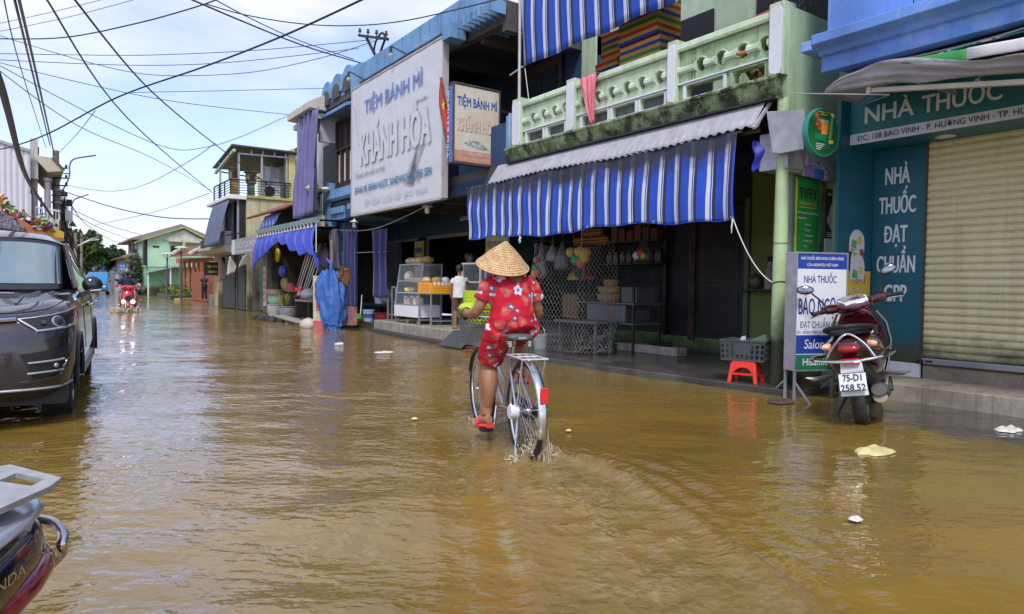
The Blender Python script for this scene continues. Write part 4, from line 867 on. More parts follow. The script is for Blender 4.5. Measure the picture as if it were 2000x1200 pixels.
MB().prism([(6.48,5.66),(6.48,5.58),(7.0,5.70),(7.0,5.80)],xz,16.4,18.5).build('window_hood',M_bblue,bk,smooth=0);MB().box(6.5,7.0,18.40,18.52,5.0,5.62).build('hood_cheek',M_plaq,bk,smooth=0)
wf=MB()
for y in(17.15,17.55,17.95,18.33):wf.box(6.93,6.998,y,y+.06,3.72,5.55)
for z in(3.72,4.75,5.50):wf.box(6.925,6.999,17.16,18.38,z,z+.06)
ow=wf.build('window',M_shut,bk,smooth=0)
for y in(17.21,17.61,18.01):
 MB().box(6.975,6.998,y,y+.33,3.79,4.74).build('shutter_leaf',M_shut,ow,smooth=0);MB().box(6.965,6.974,y+.13,y+.20,3.9,4.65).build('curtain_gap',M_white,ow,smooth=0)
MB().box(6.99,6.999,17.2,18.36,4.82,5.5).build('pane',mat('violet glass',(.08,.07,.11),.15),ow,smooth=0)
MB().prism([(7.0,3.68),(6.72,3.66),(6.70,3.42),(6.76,3.36),(7.0,3.36)],xz,16.3,18.45).build('window_sill',M_bblue,bk,smooth=0,bevel=.01)
MB().prism([(7.0,3.36),(6.86,3.34),(6.80,3.28),(6.84,3.2),(7.0,3.18)],xz,16.4,18.4).build('sill_cove',M_ceil,bk,smooth=0)
for(z0,z1,x0)in((3.0,3.18,6.74),(2.84,2.995,6.80)):
 for(y0,y1)in((17.35,18.35),(16.5,17.05)):MB().box(x0,7.0,y0,y1,z0,z1).build('stepped_block',M_bblue,bk,smooth=0,bevel=.01)
 MB().box(x0+.07,7.0,17.05,17.35,z0,z1).build('stepped_block',M_bdark,bk,smooth=0)
MB().prism([(18.46,3.9),(18.75,3.95),(18.72,3.75),(18.62,3.6),(18.80,3.38),(19.0,3.2),(18.85,3.02),(18.75,2.7),(18.46,2.7)],lambda a,b_,d:(d,a,b_),6.80,7.0).build('scroll_bracket',M_bblue,bk,smooth=0,bevel=.01)
for k,(yc,zc)in enumerate(((18.15,6.22),(17.42,6.26),(16.66,6.30))):
 r_=.38;ol=[(yc-r_,zc-.16)]+[(yc-r_*math.cos(t_),zc+r_*.92*math.sin(t_))for t_ in[i*PI/14 for i in range(15)]]+[(yc+r_,zc-.16)]
 inn=[(yc+.25,zc-.30)]+[(yc+.25*math.cos(t_),zc-.16+.25*math.sin(t_))for t_ in[i*PI/12 for i in range(13)]]+[(yc-.25,zc-.30)]
 MB().prism(ol,lambda a,b_,d:(d,a,b_),6.58,7.15).build('scallop',M_bblue,bk,smooth=25,bevel=.012)
 MB().prism(inn,lambda a,b_,d:(d,a,b_),6.555,6.579).build('scallop_recess',M_ceil,bk,smooth=25)
MB().prism([(6.62,6.1),(6.62,5.98),(6.8,5.8),(7.0,5.76),(7.0,6.1)],xz,16.2,18.55).build('scallop_cornice',M_bblue,bk,smooth=0,bevel=.01)
MB().box(6.5,6.75,15.62,16.25,5.86,6.45).build('end_block',M_bblue,bk,smooth=0,bevel=.02)
MB().box(7.15,7.55,18.25,18.85,.16,2.84).build('column',M_bblue,bk,smooth=0,bevel=.015)
MB().box(8.55,8.7,13.2,19,2.36,3.02).build('boarding',M_panelb,bk,smooth=0);MB().box(8.55,8.7,9.66,13.2,2.36,3.02).build('boarding',M_panelb,bk,smooth=0)
for k in range(60):
 if k%3==0:MB().box(8.544,8.551,10+.15*k,10.02+.15*k,2.4,3.0).build('board_batten',M_bdark,bk,smooth=0)
tr=mat('pale brown lintel',(.16,.15,.12),.8,var=.2)
MB().box(8.50,8.56,10.2,15.9,2.30,2.385).build('lintel',tr,bk,smooth=0);MB().box(8.50,8.56,16.5,18.6,2.30,2.36).build('lintel',tr,bk,smooth=0)
MB().box(8.50,8.56,15.9,15.96,.25,2.38).build('door_frame',tr,bk,smooth=0)
MB().box(8.52,8.62,15.98,16.5,.25,2.3).build('wall_pier',M_panelb,bk,smooth=0);MB().box(8.52,8.7,17.8,18.4,.2,2.3).build('wall_pier',mat('brown grey wall',(.10,.095,.08),.85,var=.2),bk,smooth=0)
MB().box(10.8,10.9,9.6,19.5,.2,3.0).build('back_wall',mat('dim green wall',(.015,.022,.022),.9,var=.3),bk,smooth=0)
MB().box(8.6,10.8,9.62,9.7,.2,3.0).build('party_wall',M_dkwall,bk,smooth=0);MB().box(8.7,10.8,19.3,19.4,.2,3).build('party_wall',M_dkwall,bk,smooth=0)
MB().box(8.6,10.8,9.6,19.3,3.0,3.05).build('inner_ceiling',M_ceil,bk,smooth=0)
MB().box(10.4,10.79,13.3,14.6,1.75,2.5).build('inner_hatch',mat('dim teal glass',(.03,.06,.06),.2),bk,smooth=0)
fl=thing('fluorescent_tube','bare strip lamp fixed high on the dark bakery wall','lamp',(8.5,13.5,2.7));MB().box(8.47,8.54,12.6,14.2,2.70,2.76).build('batten',mat('dusty white',(.35,.33,.29),.5),fl,smooth=0);MB().tube([(8.45,12.65,2.68),(8.45,14.15,2.68)],.018,8).build('tube',M_plaq,fl)
bs=thing('shop_sign','huge faded white bakery sign board with pale blue lettering on house front','sign',(6.38,13.5,2.77))
MB().box(6.36,6.44,11.33,15.74,2.77,5.75).build('board',M_vinyl,bs,smooth=0)
vy=MB();vy.grid(lambda u,v:(6.352-.012*mnoise.noise((u*5,v*5,3))-.010*max(0,mnoise.noise((u*9+v*6,v*2-u*3,8)))-.004,lerp(15.73,11.34,u),lerp(2.78,5.74,v)),90,60);o_v=vy.build('vinyl_sheet',M_vinyl,bs,smooth=180)
fr=MB();fr.box(6.335,6.46,11.29,11.33,2.76,5.76);fr.box(6.335,6.46,15.74,15.78,2.76,5.76);fr.box(6.335,6.46,11.33,15.74,5.751,5.785);fr.box(6.335,6.46,11.33,15.74,2.735,2.769);fr.build('frame',mat('rusty white frame',(.45,.44,.43),.6,dirt=.4,dcol=(.12,.06,.03),ds=5),bs,smooth=0)
M_fb=mat('faded blue letter',(.145,.225,.55),.6,var=.12,vs=6);M_ft=mat('faded teal letter',(.03,.20,.36),.6,var=.12,vs=6);M_fg=mat('letter outline grey',(.17,.18,.20),.7,var=.2);M_fg2=mat('shadow outline grey',(.42,.43,.45),.7,var=.2);M_fw=mat('bleached letter',(.55,.57,.60),.5,var=.05)
XS=6.327
def bt_(s_,y,z,cap,w_,m,**k):return text(s_,(XS+k.pop('dx',0),y,z),YM,ZU,cap,m,o_v,width=w_,**k)
bt_('TIỆM BÁNH MÌ',14.95,5.05,.30,2.84,M_fb,bold=.035,depth=.002)
bt_('KHÁNH HÒA',15.16,3.88,.74,3.40,M_fg2,bold=.05,depth=.0005,dx=.0);bt_('KHÁNH HÒA',15.171,3.889,.74,3.40,M_fw,bold=.05,depth=.003,dx=-.001)  # grey copy offset behind the white letters paints their shadow edges
bt_('Chuyên sản xuất các loại:',15.44,3.61,.12,1.62,mat('faded grey letter',(.16,.17,.22),.6),shear=.25,bold=.0)
bt_('BÁNH MÌ, BÁNH NGỌT, SANDWICH, BÔNG SEN',15.5,3.245,.165,3.8,M_ft,bold=.03,depth=.002)
bt_('ĐT: 0234 . 3 555 123   BAO VINH',14.9,2.93,.14,3.0,mat('ghost letter',(.57,.58,.61),.6),bold=.03)
M_gh=mat('ghost print',(.36,.36,.38),.6,var=.4,vs=5,alpha=.55)
def blob(pts,m,n='ghost_print'):
 b_=MB();b_.v=[(XS-.0015,y,z)for y,z in pts];b_.f=[tuple(range(len(pts)))];b_.mi=[0];b_.build(n,m,o_v,smooth=0,fix=False)
blob([(12.1,4.05),(11.95,3.9),(12.35,3.45),(12.75,3.15),(12.45,3.12),(12.95,3.2),(12.6,3.6),(12.3,3.9)],M_gh);blob([(12.6,3.3),(12.2,3.15),(12.15,3.35),(12.45,3.6)],M_gh)
for k in range(7):blob([(12.5-.09*k,4.75+.02*(k%2)),(12.45-.09*k,4.73),(12.43-.09*k,4.79+.02*(k%3))],M_fg)
for k in range(4):blob([(15.62-.1*k,5.35-.3*k),(15.58-.1*k,5.35-.3*k),(15.40-.12*k,4.95-.28*k)],M_gh)
for(y,z)in((13.3,6.1),(15.62,6.15)):
 lm=thing('sign_lamp','bare bulb on an iron arm above the %s of faded sign'%('middle' if y<14 else 'left end'),'lamp',(6.3,y,z))
 MB().tube([(6.46,y-.45,z-.28),(6.25,y,z),(6.22,y+.03,z)],.016,6).build('arm',M_black,lm);MB().ell((6.22,y+.03,z-.17),.05,12,8).build('bulb',mat('clear bulb',(.5,.5,.5),.1,alpha=.6),lm);MB().lathe([(0,0),(.025,0),(.025,-.12),(0,-.12)],(6.22,y+.03,z),10).build('socket',M_black,lm)
for(x,y,z,lab)in((6.75,16.55,2.72,'hanging bulb with tin hood at the left end below sign'),(6.62,12.4,2.74,'hanging bulb with tin hood under the right end of sign')):
 lm=thing('hanging_lamp',lab,'lamp',(x,y,z-.2));MB().lathe([(.015,.06),(.02,.03),(.115,-.03),(.118,-.035),(.10,-.035),(.02,.0)],(x,y,z),20).build('hood',M_plaq,lm);MB().lathe([(.04,-.03),(.05,-.05),(.05,-.15),(.035,-.17),(0,-.175)],(x,y,z),14).build('bulb',mat('milky bulb',(.62,.60,.5),.3),lm);MB().tube([(x,y,z+.05),(x,y,2.95)],.006,5).build('cord',M_white,lm)
ps=thing('projecting_sign','tall cream lightbox bakery sign projecting from house over street','sign',(6.45,10.3,3.3))
MB().box(5.99,6.93,10.30,10.45,3.26,4.60).build('case',mat('blue case',(.05,.16,.5),.5),ps,smooth=0)
o_f=MB().box(6.0,6.925,10.285,10.299,3.275,4.585).build('face',mat('yellowed face',(.56,.52,.42),.45,var=.12,vs=2,dirt=.2,dcol=(.4,.28,.15),ds=3),ps,smooth=0)
rf=MB();rf.box(5.97,6.95,10.27,10.46,4.601,4.625);rf.box(5.97,6.95,10.27,10.46,3.235,3.259);rf.box(6.926,6.95,10.27,10.46,3.26,4.60);rf.box(5.97,5.999,10.27,10.299,3.26,4.6);rf.build('rusty_frame',M_rust,ps,smooth=0)
def pt(s_,x,z,cap,w_,m,**k):text(s_,(x,10.284,z),XP,ZU,cap,m,o_f,width=w_,align='C',**k)
pt('TIỆM BÁNH MÌ',6.47,4.24,.16,.82,mat('strong blue letter',(.01,.09,.35),.5),bold=.03)
pt('KHÁNH HÒA',6.475,3.80,.23,.80,mat('rust letter shadow',(.35,.14,.08),.6),bold=.05,depth=.001);pt('KHÁNH HÒA',6.465,3.812,.23,.80,mat('faded cream letter',(.56,.47,.38),.6),bold=.04,depth=.003)
MB().box(6.003,6.922,10.283,10.285,3.278,3.47).build('printed_band',mat('faded salmon',(.52,.25,.17),.5,var=.3,vs=4),o_f,smooth=0)
pt('ĐC: 112 BAO VINH - TP. HUẾ',6.47,3.40,.05,.75,mat('pale letter',(.6,.5,.42),.6),bold=.02);pt('ĐT: 0935 218 972 - 0935 246 812',6.47,3.315,.04,.75,mat('pale letter',(.6,.5,.42),.6),bold=.02)
bl_=MB();bl_.v=[(6.2+.5*t_,10.2835,3.60+.09*math.sin(t_*PI)-.05*t_)for t_ in[i/10 for i in range(11)]]+[(6.75-.5*t_,10.2835,3.52-.02*math.sin(t_*PI)+.05*t_)for t_ in[i/10 for i in range(11)]];bl_.f=[tuple(range(22))];bl_.mi=[0];bl_.build('printed_bread',mat('grey print',(.30,.32,.30),.6,var=.8,vs=20),o_f,smooth=0,fix=False)
text('TIỆM BÁNH MÌ',(5.989,10.375+.045,3.35),(0,0,1),(0,1,0),.09,M_plaq,ps,width=1.15,bold=.03,depth=-.002)
MB().bar((6.9,10.4,4.3),(7.4,10.4,4.3),.04).build('bracket',M_black,ps);MB().bar((6.9,10.4,3.4),(6.75,10.4,3.4),.04).build('bracket',M_black,ps)
fg=thing('flag','red flag with yellow star hanging folded beside the faded sign','flag',(6.3,11.3,4.3))
def ffl(u,v):return(6.31-.03*math.sin(v*5+u*6),11.34-.34*v+(u-.5)*.20*(.25+math.sin(min(1,v*1.05)*PI)),lerp(5.0,3.76,v)-.10*u*v)
MB().grid(ffl,12,24).build('cloth',mat('flag red',(.36,.035,.022),.7,var=.2,vs=6),fg,smooth=180,solid=.004)
st_=MB();c0=ffl(.55,.42);st_.v=[(c0[0]-.03,c0[1]+.07*(1 if i%2==0 else.42)*math.sin(2*PI*i/10),c0[2]+.12*(1 if i%2==0 else.42)*math.cos(2*PI*i/10))for i in range(10)];st_.f=[tuple(range(10))];st_.mi=[0];st_.build('star',M_yel,fg,smooth=0,fix=False,solid=.003)
MB().tube([(6.34,11.34,5.02),(6.36,10.9,3.5)],.012,6).build('pole',M_black,fg)
eb=thing('insulator_bracket','black iron bracket with four insulators standing on the blue parapet','bracket',(6.6,15,6.3))
E0,E1=Vector((6.6,15.95,7.18)),Vector((6.6,14.3,6.62))
MB().bar(E0,E1,.06).build('crossbar',M_black,eb);MB().bar((6.6,15.5,7.0),(6.6,14.85,6.3),.05).build('post',M_black,eb);MB().bar((6.6,14.45,6.66),(6.6,14.85,6.3),.04).build('strut',M_black,eb)
for t_ in(.03,.33,.63,.95):
 p=E0.lerp(E1,t_);MB().lathe([(.015,0),(.015,.08),(.04,.09),(.04,.12),(.02,.14),(.035,.16),(0,.19)],p,10).build('insulator',M_ceil,eb)
MB().tube(cat([(6.6,14.4,6.63),(6.6,14.6,6.85),(6.6,14.95,6.75),(6.6,15.05,6.5),(6.6,14.85,6.35)],6),.025,6).build('cable_loop',M_black,eb)
M_nvy=mat('navy cloth',(.012,.018,.10),.85,var=.2,vs=4,sheen=.3)
def curtain(name,label,x,y0,y1,z0,z1,m,folds=5,seed=0,lean=0,cat_='curtain',amp=.05,parent=None,group=None):
 t_=parent or thing(name,label,cat_,(x,(y0+y1)/2,z0),0,group)
 def f(u,v):
  u2_=u+.05*mnoise.noise((u*3,v*1.6,seed));y=lerp(y1,y0,u);y=lerp(y,(y0+y1)/2+lean,.10*math.sin(v*PI)*(1 if v<.6 else.6))
  return(x+amp*(.45+.55*v)*(1+.6*mnoise.noise((u*4,v*2,seed+3)))*math.sin(2*PI*folds*u2_+1.3*math.sin(3*u+seed)+.6*math.sin(2.4*v+seed)),y+.02*math.sin(4*v+seed+6*u)+lean*v,lerp(z1,z0+.03*math.sin(5*u+seed),v))
 MB().grid(f,70,20).build('cloth',m,t_,smooth=180,solid=.005);return t_
c1=curtain('curtain','long navy curtain hanging by the blue column, nearer the tarpaulin',6.95,16.85,17.85,.50,2.58,M_nvy,4,1)
c2_=curtain('curtain','shorter navy curtain hanging left of the glass bread cabinet',6.95,14.95,15.95,.80,2.45,M_nvy,3,2)
rp=MB();rp.tube(hook((6.95,18.6,2.66),(6.95,15.4,2.50),.08)+hook((6.95,15.4,2.5),(6.9,12.0,2.95),.03)[1:],.008,5);rp.build('rope',M_white,c1)
MB().tube([(6.98,18.6,1.95),(6.98,15,1.9)],.012,6).build('rail',M_gal,c1)
ct=MB();ct.tube(cat([(6.9,17.3,.52),(6.85,17.25,.3),(6.9,17.28,.12),(6.8,17.15,.0)],6),.02,6);single(ct.build('green_rope',mat('green rope',(.03,.16,.09),.8),None),'green rope dangling into water below the long navy curtain','rope')
vc=thing('glass_cabinet','white glass bread cabinet on small wheels with bagged bread on top','cabinet',(7.05,13.6,.25))
X0,X1,Y0,Y1=6.76,7.36,13.06,14.22
MB().box(X0,X1,Y0,Y1,.40,.66).build('base_box',M_white,vc,smooth=0,bevel=.008)
MB().box(X0+.02,X1,Y0+.02,Y1-.02,.661,.675).build('shelf',M_white,vc,smooth=0)
for z in(.93,1.19):MB().box(X0+.04+.10*(z-.66),X1-.02,Y0+.02,Y1-.02,z,z+.012).build('shelf',M_plaq,vc,smooth=0)
f_=MB()
for y in(Y0+.012,Y1-.012):f_.bar((X0+.01,y,.66),(X0+.14,y,1.555),.024);f_.bar((X1-.01,y,.66),(X1-.01,y,1.555),.024);f_.bar((X0+.14,y,1.555),(X1-.01,y,1.555),.024)
for x,z in((X0+.14,1.56),(X1-.01,1.56),(X0+.01,.67)):f_.bar((x,Y0,z),(x,Y1,z),.026)
for z in(.93,1.19):f_.bar((X0+.02+.145*(z-.66),Y0,z),(X0+.02+.145*(z-.66),Y1,z),.018)
f_.build('frame',M_alu,vc,smooth=0)
M_glass=mat('cabinet glass',(.75,.85,.85),.03,var=0,alpha=.13,spec=.6)
g_=MB();g_.add([(X0+.012,Y0+.02,.68),(X0+.012,Y1-.02,.68),(X0+.14,Y1-.02,1.55),(X0+.14,Y0+.02,1.55)],[(0,1,2,3)]);g_.build('front_glass',M_glass,vc,smooth=0,fix=False)
g_=MB();g_.add([(X0+.03,Y0+.008,.68),(X1-.02,Y0+.008,.68),(X1-.02,Y0+.008,1.54),(X0+.15,Y0+.008,1.54)],[(0,1,2,3)]);g_.build('side_glass',M_glass,vc,smooth=0,fix=False)
for x in(X0+.06,X1-.06):
 for y in(Y0+.08,Y1-.08,(Y0+Y1)/2):
  if y==(Y0+Y1)/2 and x>7:continue
  MB().lathe([(0,-.015),(.055,-.015),(.06,0),(.055,.015),(0,.015)],(x,y,.312),16,Matrix.Rotation(PI/2,3,'Y')).build('wheel',mat('yellow castor',(.25,.18,.06),.6),vc);MB().box(x-.02,x+.02,y-.02,y+.02,.335,.40).build('castor_fork',M_black,vc,smooth=0)
M_bread=mat('bread crust',(.36,.20,.07),.7,var=.35,vs=12,bump=.3);M_bag2=mat('bread bag',(.48,.33,.18),.35,var=.4,vs=14,bump=.5,bs=30)
def loaf(c,s_,m,label,nm='bread_bag',g='bagged bread'):
 t_=MB();rr=random.Random(int(c[1]*1000+c[2]*77));t_.ell(c,s_,12,8)
 t_.v=[tuple(Vector(v)+Vector((mnoise.noise(Vector(v)*14),mnoise.noise(Vector(v)*14+Vector((5,0,0))),mnoise.noise(Vector(v)*14+Vector((0,9,0)))))*.018)for v in t_.v]
 o=t_.build(nm,m,None,smooth=180);single(o,label,'bread',g);return o
bx=[('cabinet bread bag, leftmost on the top of glass cabinet',14.05),('bag of bread second from left on top of glass cabinet',13.82),('bag of bread third from left on top of glass cabinet',13.60)]
for l_,y in bx:loaf((7.1,y,1.64),(.14,.12,.085),M_bag2,l_)
loaf((7.12,13.30,1.655),(.14,.13,.08),M_bread,'brown paper bag of bread at right end of cabinet top')
for k in range(4):loaf((7.0,13.25+.22*k,1.235),(.10,.10,.035),M_bread,'flat round loaf on the upper shelf inside the cabinet','bread_loaf','loaves on the upper cabinet shelf')
loaf((7.05,14.05,1.30),(.12,.10,.12),mat('pale wrapped bread',(.45,.42,.36),.4,var=.3,vs=14),'pale wrapped bundle at the left of upper cabinet shelf')
for k,m_ in enumerate((M_yel,M_yel,M_bread,M_yel)):loaf((6.98,13.25+.23*k,1.0),(.10,.10,.055),m_ if k!=1 else M_black,['yellow snack packet nearest the corner on middle cabinet shelf','black snack packet on the middle cabinet shelf','brown bun on the middle shelf of the cabinet','yellow snack packet furthest left on the middle cabinet shelf'][k],'snack_packet','packets on the middle cabinet shelf')
for k in range(6):
 j_=thing('glass_jar',['jar with green lid nearest the cabinet corner','jar with white lid, second from the cabinet corner','jar with red lid in the middle of bottom shelf','jar with white lid left of the red lidded one','jar with dark lid on the bottom cabinet shelf','low jar with pale lid furthest left on bottom shelf'][k],'jar',(6.93,13.2+.15*k,.676),0,'jars in the cabinet')
 MB().lathe([(0,0),(.05,0),(.055,.03),(.055,.13),(.04,.15),(0,.15)],(6.93,13.2+.15*k,.677),14).build('body',mat('jar contents',((.5,.45,.3),(.3,.12,.05),(.5,.48,.42),(.15,.08,.05),(.4,.3,.12),(.3,.3,.28))[k],.2),j_)
 MB().lathe([(0,0),(.045,0),(.045,.03),(0,.03)],(6.93,13.2+.15*k,.828),14).build('lid',(M_gr,M_white,M_red,M_white,M_black,M_plaq)[k],j_)
tb=thing('steel_table','plain steel table carrying the orange crate beside cabinet','table',(7.0,12.7,.25))
MB().box(6.72,7.30,12.42,13.0,.915,.935).build('top',M_alu,tb,smooth=0)
for x in(6.75,7.27):
 for y in(12.45,12.97):MB().bar((x,y,.25),(x,y,.915),.03).build('leg',M_alu,tb,smooth=0)
for y in(12.45,12.97):MB().bar((6.75,y,.36),(7.27,y,.36),.022).build('stretcher',M_alu,tb,smooth=0)
M_orp=mat('orange plastic',(.85,.36,.015),.4,var=.08)
oc=thing('plastic_crate','orange slotted plastic crate full of bread on steel table','crate',(7.0,12.72,.937))
for q_ in((6.73,6.745,12.44,12.99),(7.265,7.28,12.44,12.99),(6.746,7.264,12.44,12.455),(6.746,7.264,12.975,12.99)):MB().box(*q_,.94,1.165).build('side',M_orp,oc,smooth=0)
gv=MB()
for z in(.985,1.04,1.10):gv.box(6.725,6.7299,12.5,12.93,z,z+.012);gv.box(6.79,7.22,12.435,12.4395,z,z+.012)
gv.build('slot',mat('orange shade',(.55,.2,.01),.5),oc,smooth=0)
MB().box(6.746,7.264,12.456,12.974,.941,.95).build('base',M_orp,oc,smooth=0)
for k,(x,y,s_,m_)in enumerate(((6.86,12.85,.12,M_bag2),(6.98,12.62,.13,M_bread),(7.12,12.85,.13,M_bag2),(7.15,12.58,.11,M_plaq))):loaf((x,y,1.20),(s_,s_,.085),m_,['bread bag at the near left of orange crate','brown loaf at the front middle of orange crate','bread bag at the back of orange crate','white wrapped loaf at the right end of orange crate'][k])
for k in range(5):
 MB().box(6.80+.09*k,6.85+.09*k,12.428,12.434,1.10,1.18).build('price_tag',M_signw,oc,smooth=0)
v2=thing('glass_case','white framed glass counter case behind the conical hat','cabinet',(7.5,11.6,.25))
MB().box(7.30,7.9,10.7,12.15,.25,.72).build('base_box',M_white,v2,smooth=0);f_=MB()
for y in(10.72,11.45,12.13):f_.bar((7.31,y,.72),(7.31,y,1.56),.03);f_.bar((7.88,y,.72),(7.88,y,1.56),.03)
for z in(.74,1.18,1.56):f_.bar((7.31,10.7,z),(7.31,12.15,z),.028);f_.bar((7.88,10.7,z),(7.88,12.15,z),.028)
for y in(10.72,12.13):f_.bar((7.3,y,1.56),(7.9,y,1.56),.028);f_.bar((7.3,y,1.18),(7.9,y,1.18),.028)
f_.build('frame',M_white,v2,smooth=0);MB().box(7.33,7.87,10.74,12.11,1.17,1.18).build('shelf',M_plaq,v2,smooth=0)
g_=MB();g_.add([(7.3,10.72,.74),(7.3,12.13,.74),(7.3,12.13,1.55),(7.3,10.72,1.55)],[(0,1,2,3)]);g_.build('front_glass',M_glass,v2,smooth=0,fix=False)
for(x,y0,y1,z0,z1,lab,z2)in((8.42,15.98,16.48,1.15,2.26,'yellow bakery board with blue and red letters behind cabinet',0),(7.95,11.4,12.25,1.6,2.22,'yellow bakery board half hidden by the hat and awning',0)):
 yb=thing('sign_board',lab,'sign',(x,(y0+y1)/2,z0));o_=MB().box(x,x+.03,y0,y1,z0,z1).build('board',mat('board yellow',(.42,.33,.06),.6,var=.1),yb,smooth=0)
 text('TIỆM BÁNH MÌ',(x-.001,y1-.04,z1-.30),YM,ZU,.13,M_dkb,o_,width=y1-y0-.08,bold=.04);text('KHÁNH HÒA',(x-.001,y1-.03,z1-.66),YM,ZU,.15,M_red,o_,width=y1-y0-.06,bold=.05)
ry_=MB()
rl_=thing('steel_stand','narrow steel pipe stand between navy curtain and glass cabinet','stand',(6.95,14.6,.25))
for y in(14.42,14.62,14.85):MB().bar((6.9,y,.25),(6.9,y,1.05 if y<14.8 else.78),.035).build('post',M_alu,rl_,smooth=0)
MB().bar((6.9,14.40,1.05),(6.9,14.64,1.05),.035).build('rail',M_alu,rl_,smooth=0);MB().bar((6.9,14.4,.40),(6.9,14.87,.40),.025).build('rail',M_alu,rl_,smooth=0)
bkt=thing('plastic_bucket','pale blue plastic bucket on the dark pavement by stand','bucket',(7.0,16.2,.165));MB().lathe([(0,0),(.12,0),(.15,.27),(.16,.275),(.16,.295),(.145,.295),(.12,.03),(0,.03)],(7.0,16.2,.165),20).build('pail',mat('pale blue plastic',(.30,.42,.66),.4),bkt);MB().lathe([(.139,.1),(.147,.2)],(7.0,16.2,.165),20).build('label',mat('blue label',(.06,.09,.22),.5,var=.6,vs=12),bkt)
bsn=thing('plastic_basin','dark red plastic basin behind the pale blue bucket','basin',(7.25,15.75,.165));MB().lathe([(0,0),(.24,0),(.30,.22),(.32,.225),(.3,.235),(.24,.03),(0,.03)],(7.25,15.75,.165),24).build('bowl',mat('dark red plastic',(.22,.02,.025),.45),bsn)
bw2=thing('washing_bowl','orange purple and green plastic bowl lying on its side','bowl',(6.8,16.55,.165))
for k,c in enumerate(((.62,.12,.02),(.20,.02,.16),(.10,.42,.04))):MB().lathe([(0,0),(.10,.01),(.13,.06),(.15,.13),(.14,.13),(.1,.04)],(6.80,16.8-.20*k,.17),18,Matrix.Rotation(RAD(-35),3,'X')).build('bowl',mat('bowl plastic',c,.4),bw2)
mop=thing('broom','broom with white handle leaning behind the coloured bowls','broom',(7.05,16.9,.16));MB().tube([(7.0,16.75,.2),(7.15,17.0,.82)],.012,6).build('handle',M_white,mop);MB().box(6.92,7.08,16.65,16.85,.165,.24).build('head',M_redb,mop,smooth=0)
ds_=thing('wash_bench','dark bench with tub and bucket behind navy curtains','bench',(7.7,16.6,.16));MB().box(7.4,8.1,15.2,17.6,.55,.60).build('top',M_dkwood,ds_,smooth=0)
for x in(7.45,8.05):
 for y in(15.3,17.5):MB().bar((x,y,.16),(x,y,.55),.05).build('leg',M_dkwood,ds_,smooth=0)
b3=thing('plastic_bucket','white bucket standing on the dark wash bench','bucket',(7.55,16.75,.6));MB().lathe([(0,0),(.13,0),(.16,.26),(.17,.265),(.17,.28),(.15,.28),(.13,.03),(0,.03)],(7.55,16.75,.602),20).build('pail',mat('milky blue plastic',(.40,.48,.62),.4),b3)
b4=thing('plastic_tub','brown red plastic tub standing behind white bucket','tub',(7.85,16.9,.6));MB().lathe([(0,0),(.22,0),(.27,.34),(.29,.35),(.29,.37),(.25,.37),(.22,.03),(0,.03)],(7.85,16.9,.602),20).build('bowl',mat('brown red plastic',(.16,.05,.035),.5),b4)
b5=thing('sack','pale cloth sack slumped on the bench behind the navy curtain','sack',(7.5,16.15,.6));MB().ell((7.5,16.15,.80),(.14,.18,.2),14,9).build('body',mat('pale sack',(.42,.38,.32),.8,var=.3,vs=8),b5)
mat_=MB();mat_.prism([(6.10,.02),(6.42,.275),(6.72,.275),(6.72,.262),(6.43,.262),(6.10,.005)],xz,10.15,10.95);single(mat_.build('rubber_mat',mat('grey rubber mat',(.05,.05,.052),.6,var=.3,vs=4),None,smooth=0),'grey rubber mat laid as a ramp over the platform edge','mat')
for k,(x,y)in enumerate(((5.98,9.72),(6.02,9.52),(6.10,9.38))):
 single(MB().box(x-.10,x+.10,y-.05,y+.05,-.03,.035+.005*k).build('loose_brick',mat('wet brick',(.20,.06,.03),.5,var=.3),None,smooth=0,bevel=.006),('red brick in the water nearest the rubber mat','red brick in the water, middle of the three','red brick in the water nearest the bicycle basket')[k],'brick','loose bricks')
for(x,y0,n_,z,nm,lab,m_,sz)in((8.9,8.2,8,1.55,'storage_jar','dim glass jar on the dark shelf above the steel rack',mat('dim jar',(.10,.08,.05),.25,var=.4),.075),(8.9,8.25,6,1.95,'packet_box','dull red packet box on high shelf of green house shop',mat('dull red box',(.16,.035,.03),.6,var=.4),.085),(10.5,10.4,8,1.3,'bread_tin','dim tin on the far back shelf inside bakery',mat('dim tin',(.12,.12,.11),.4,var=.4),.11),(10.5,15.0,7,1.1,'paper_parcel','brown paper parcel on shelf deep inside the bakery',mat('brown parcel',(.18,.11,.06),.8,var=.3),.12)):
 bd_=MB().box(x-.12,x+.12,y0-.15,y0+n_*sz*2.3,z-.03,z-.002).build('wall_shelf',M_dkwood,None,smooth=0);single(bd_,'long dark wall shelf holding '+lab.split(' on ')[0].replace('dim ','').replace('dull ','')+'s','shelf')
 for k in range(n_):
  c=(x,y0+k*sz*2.3,z);o_=MB().lathe([(0,0),(sz*.9,0),(sz,.03),(sz*.95,sz*2.2),(sz*.6,sz*2.5),(sz*.6,sz*2.8),(0,sz*2.8)],c,12).build(nm,m_,None)if 'jar' in nm or 'tin' in nm else MB().box(x-sz,x+sz,c[1]-sz*.9,c[1]+sz*.9,z,z+sz*(2.2+.5*(k%3))).build(nm,m_,None,smooth=0,bevel=.006)
  single(o_,lab,nm.split('_')[-1],lab.split(' on ')[0]+'s on a shelf')
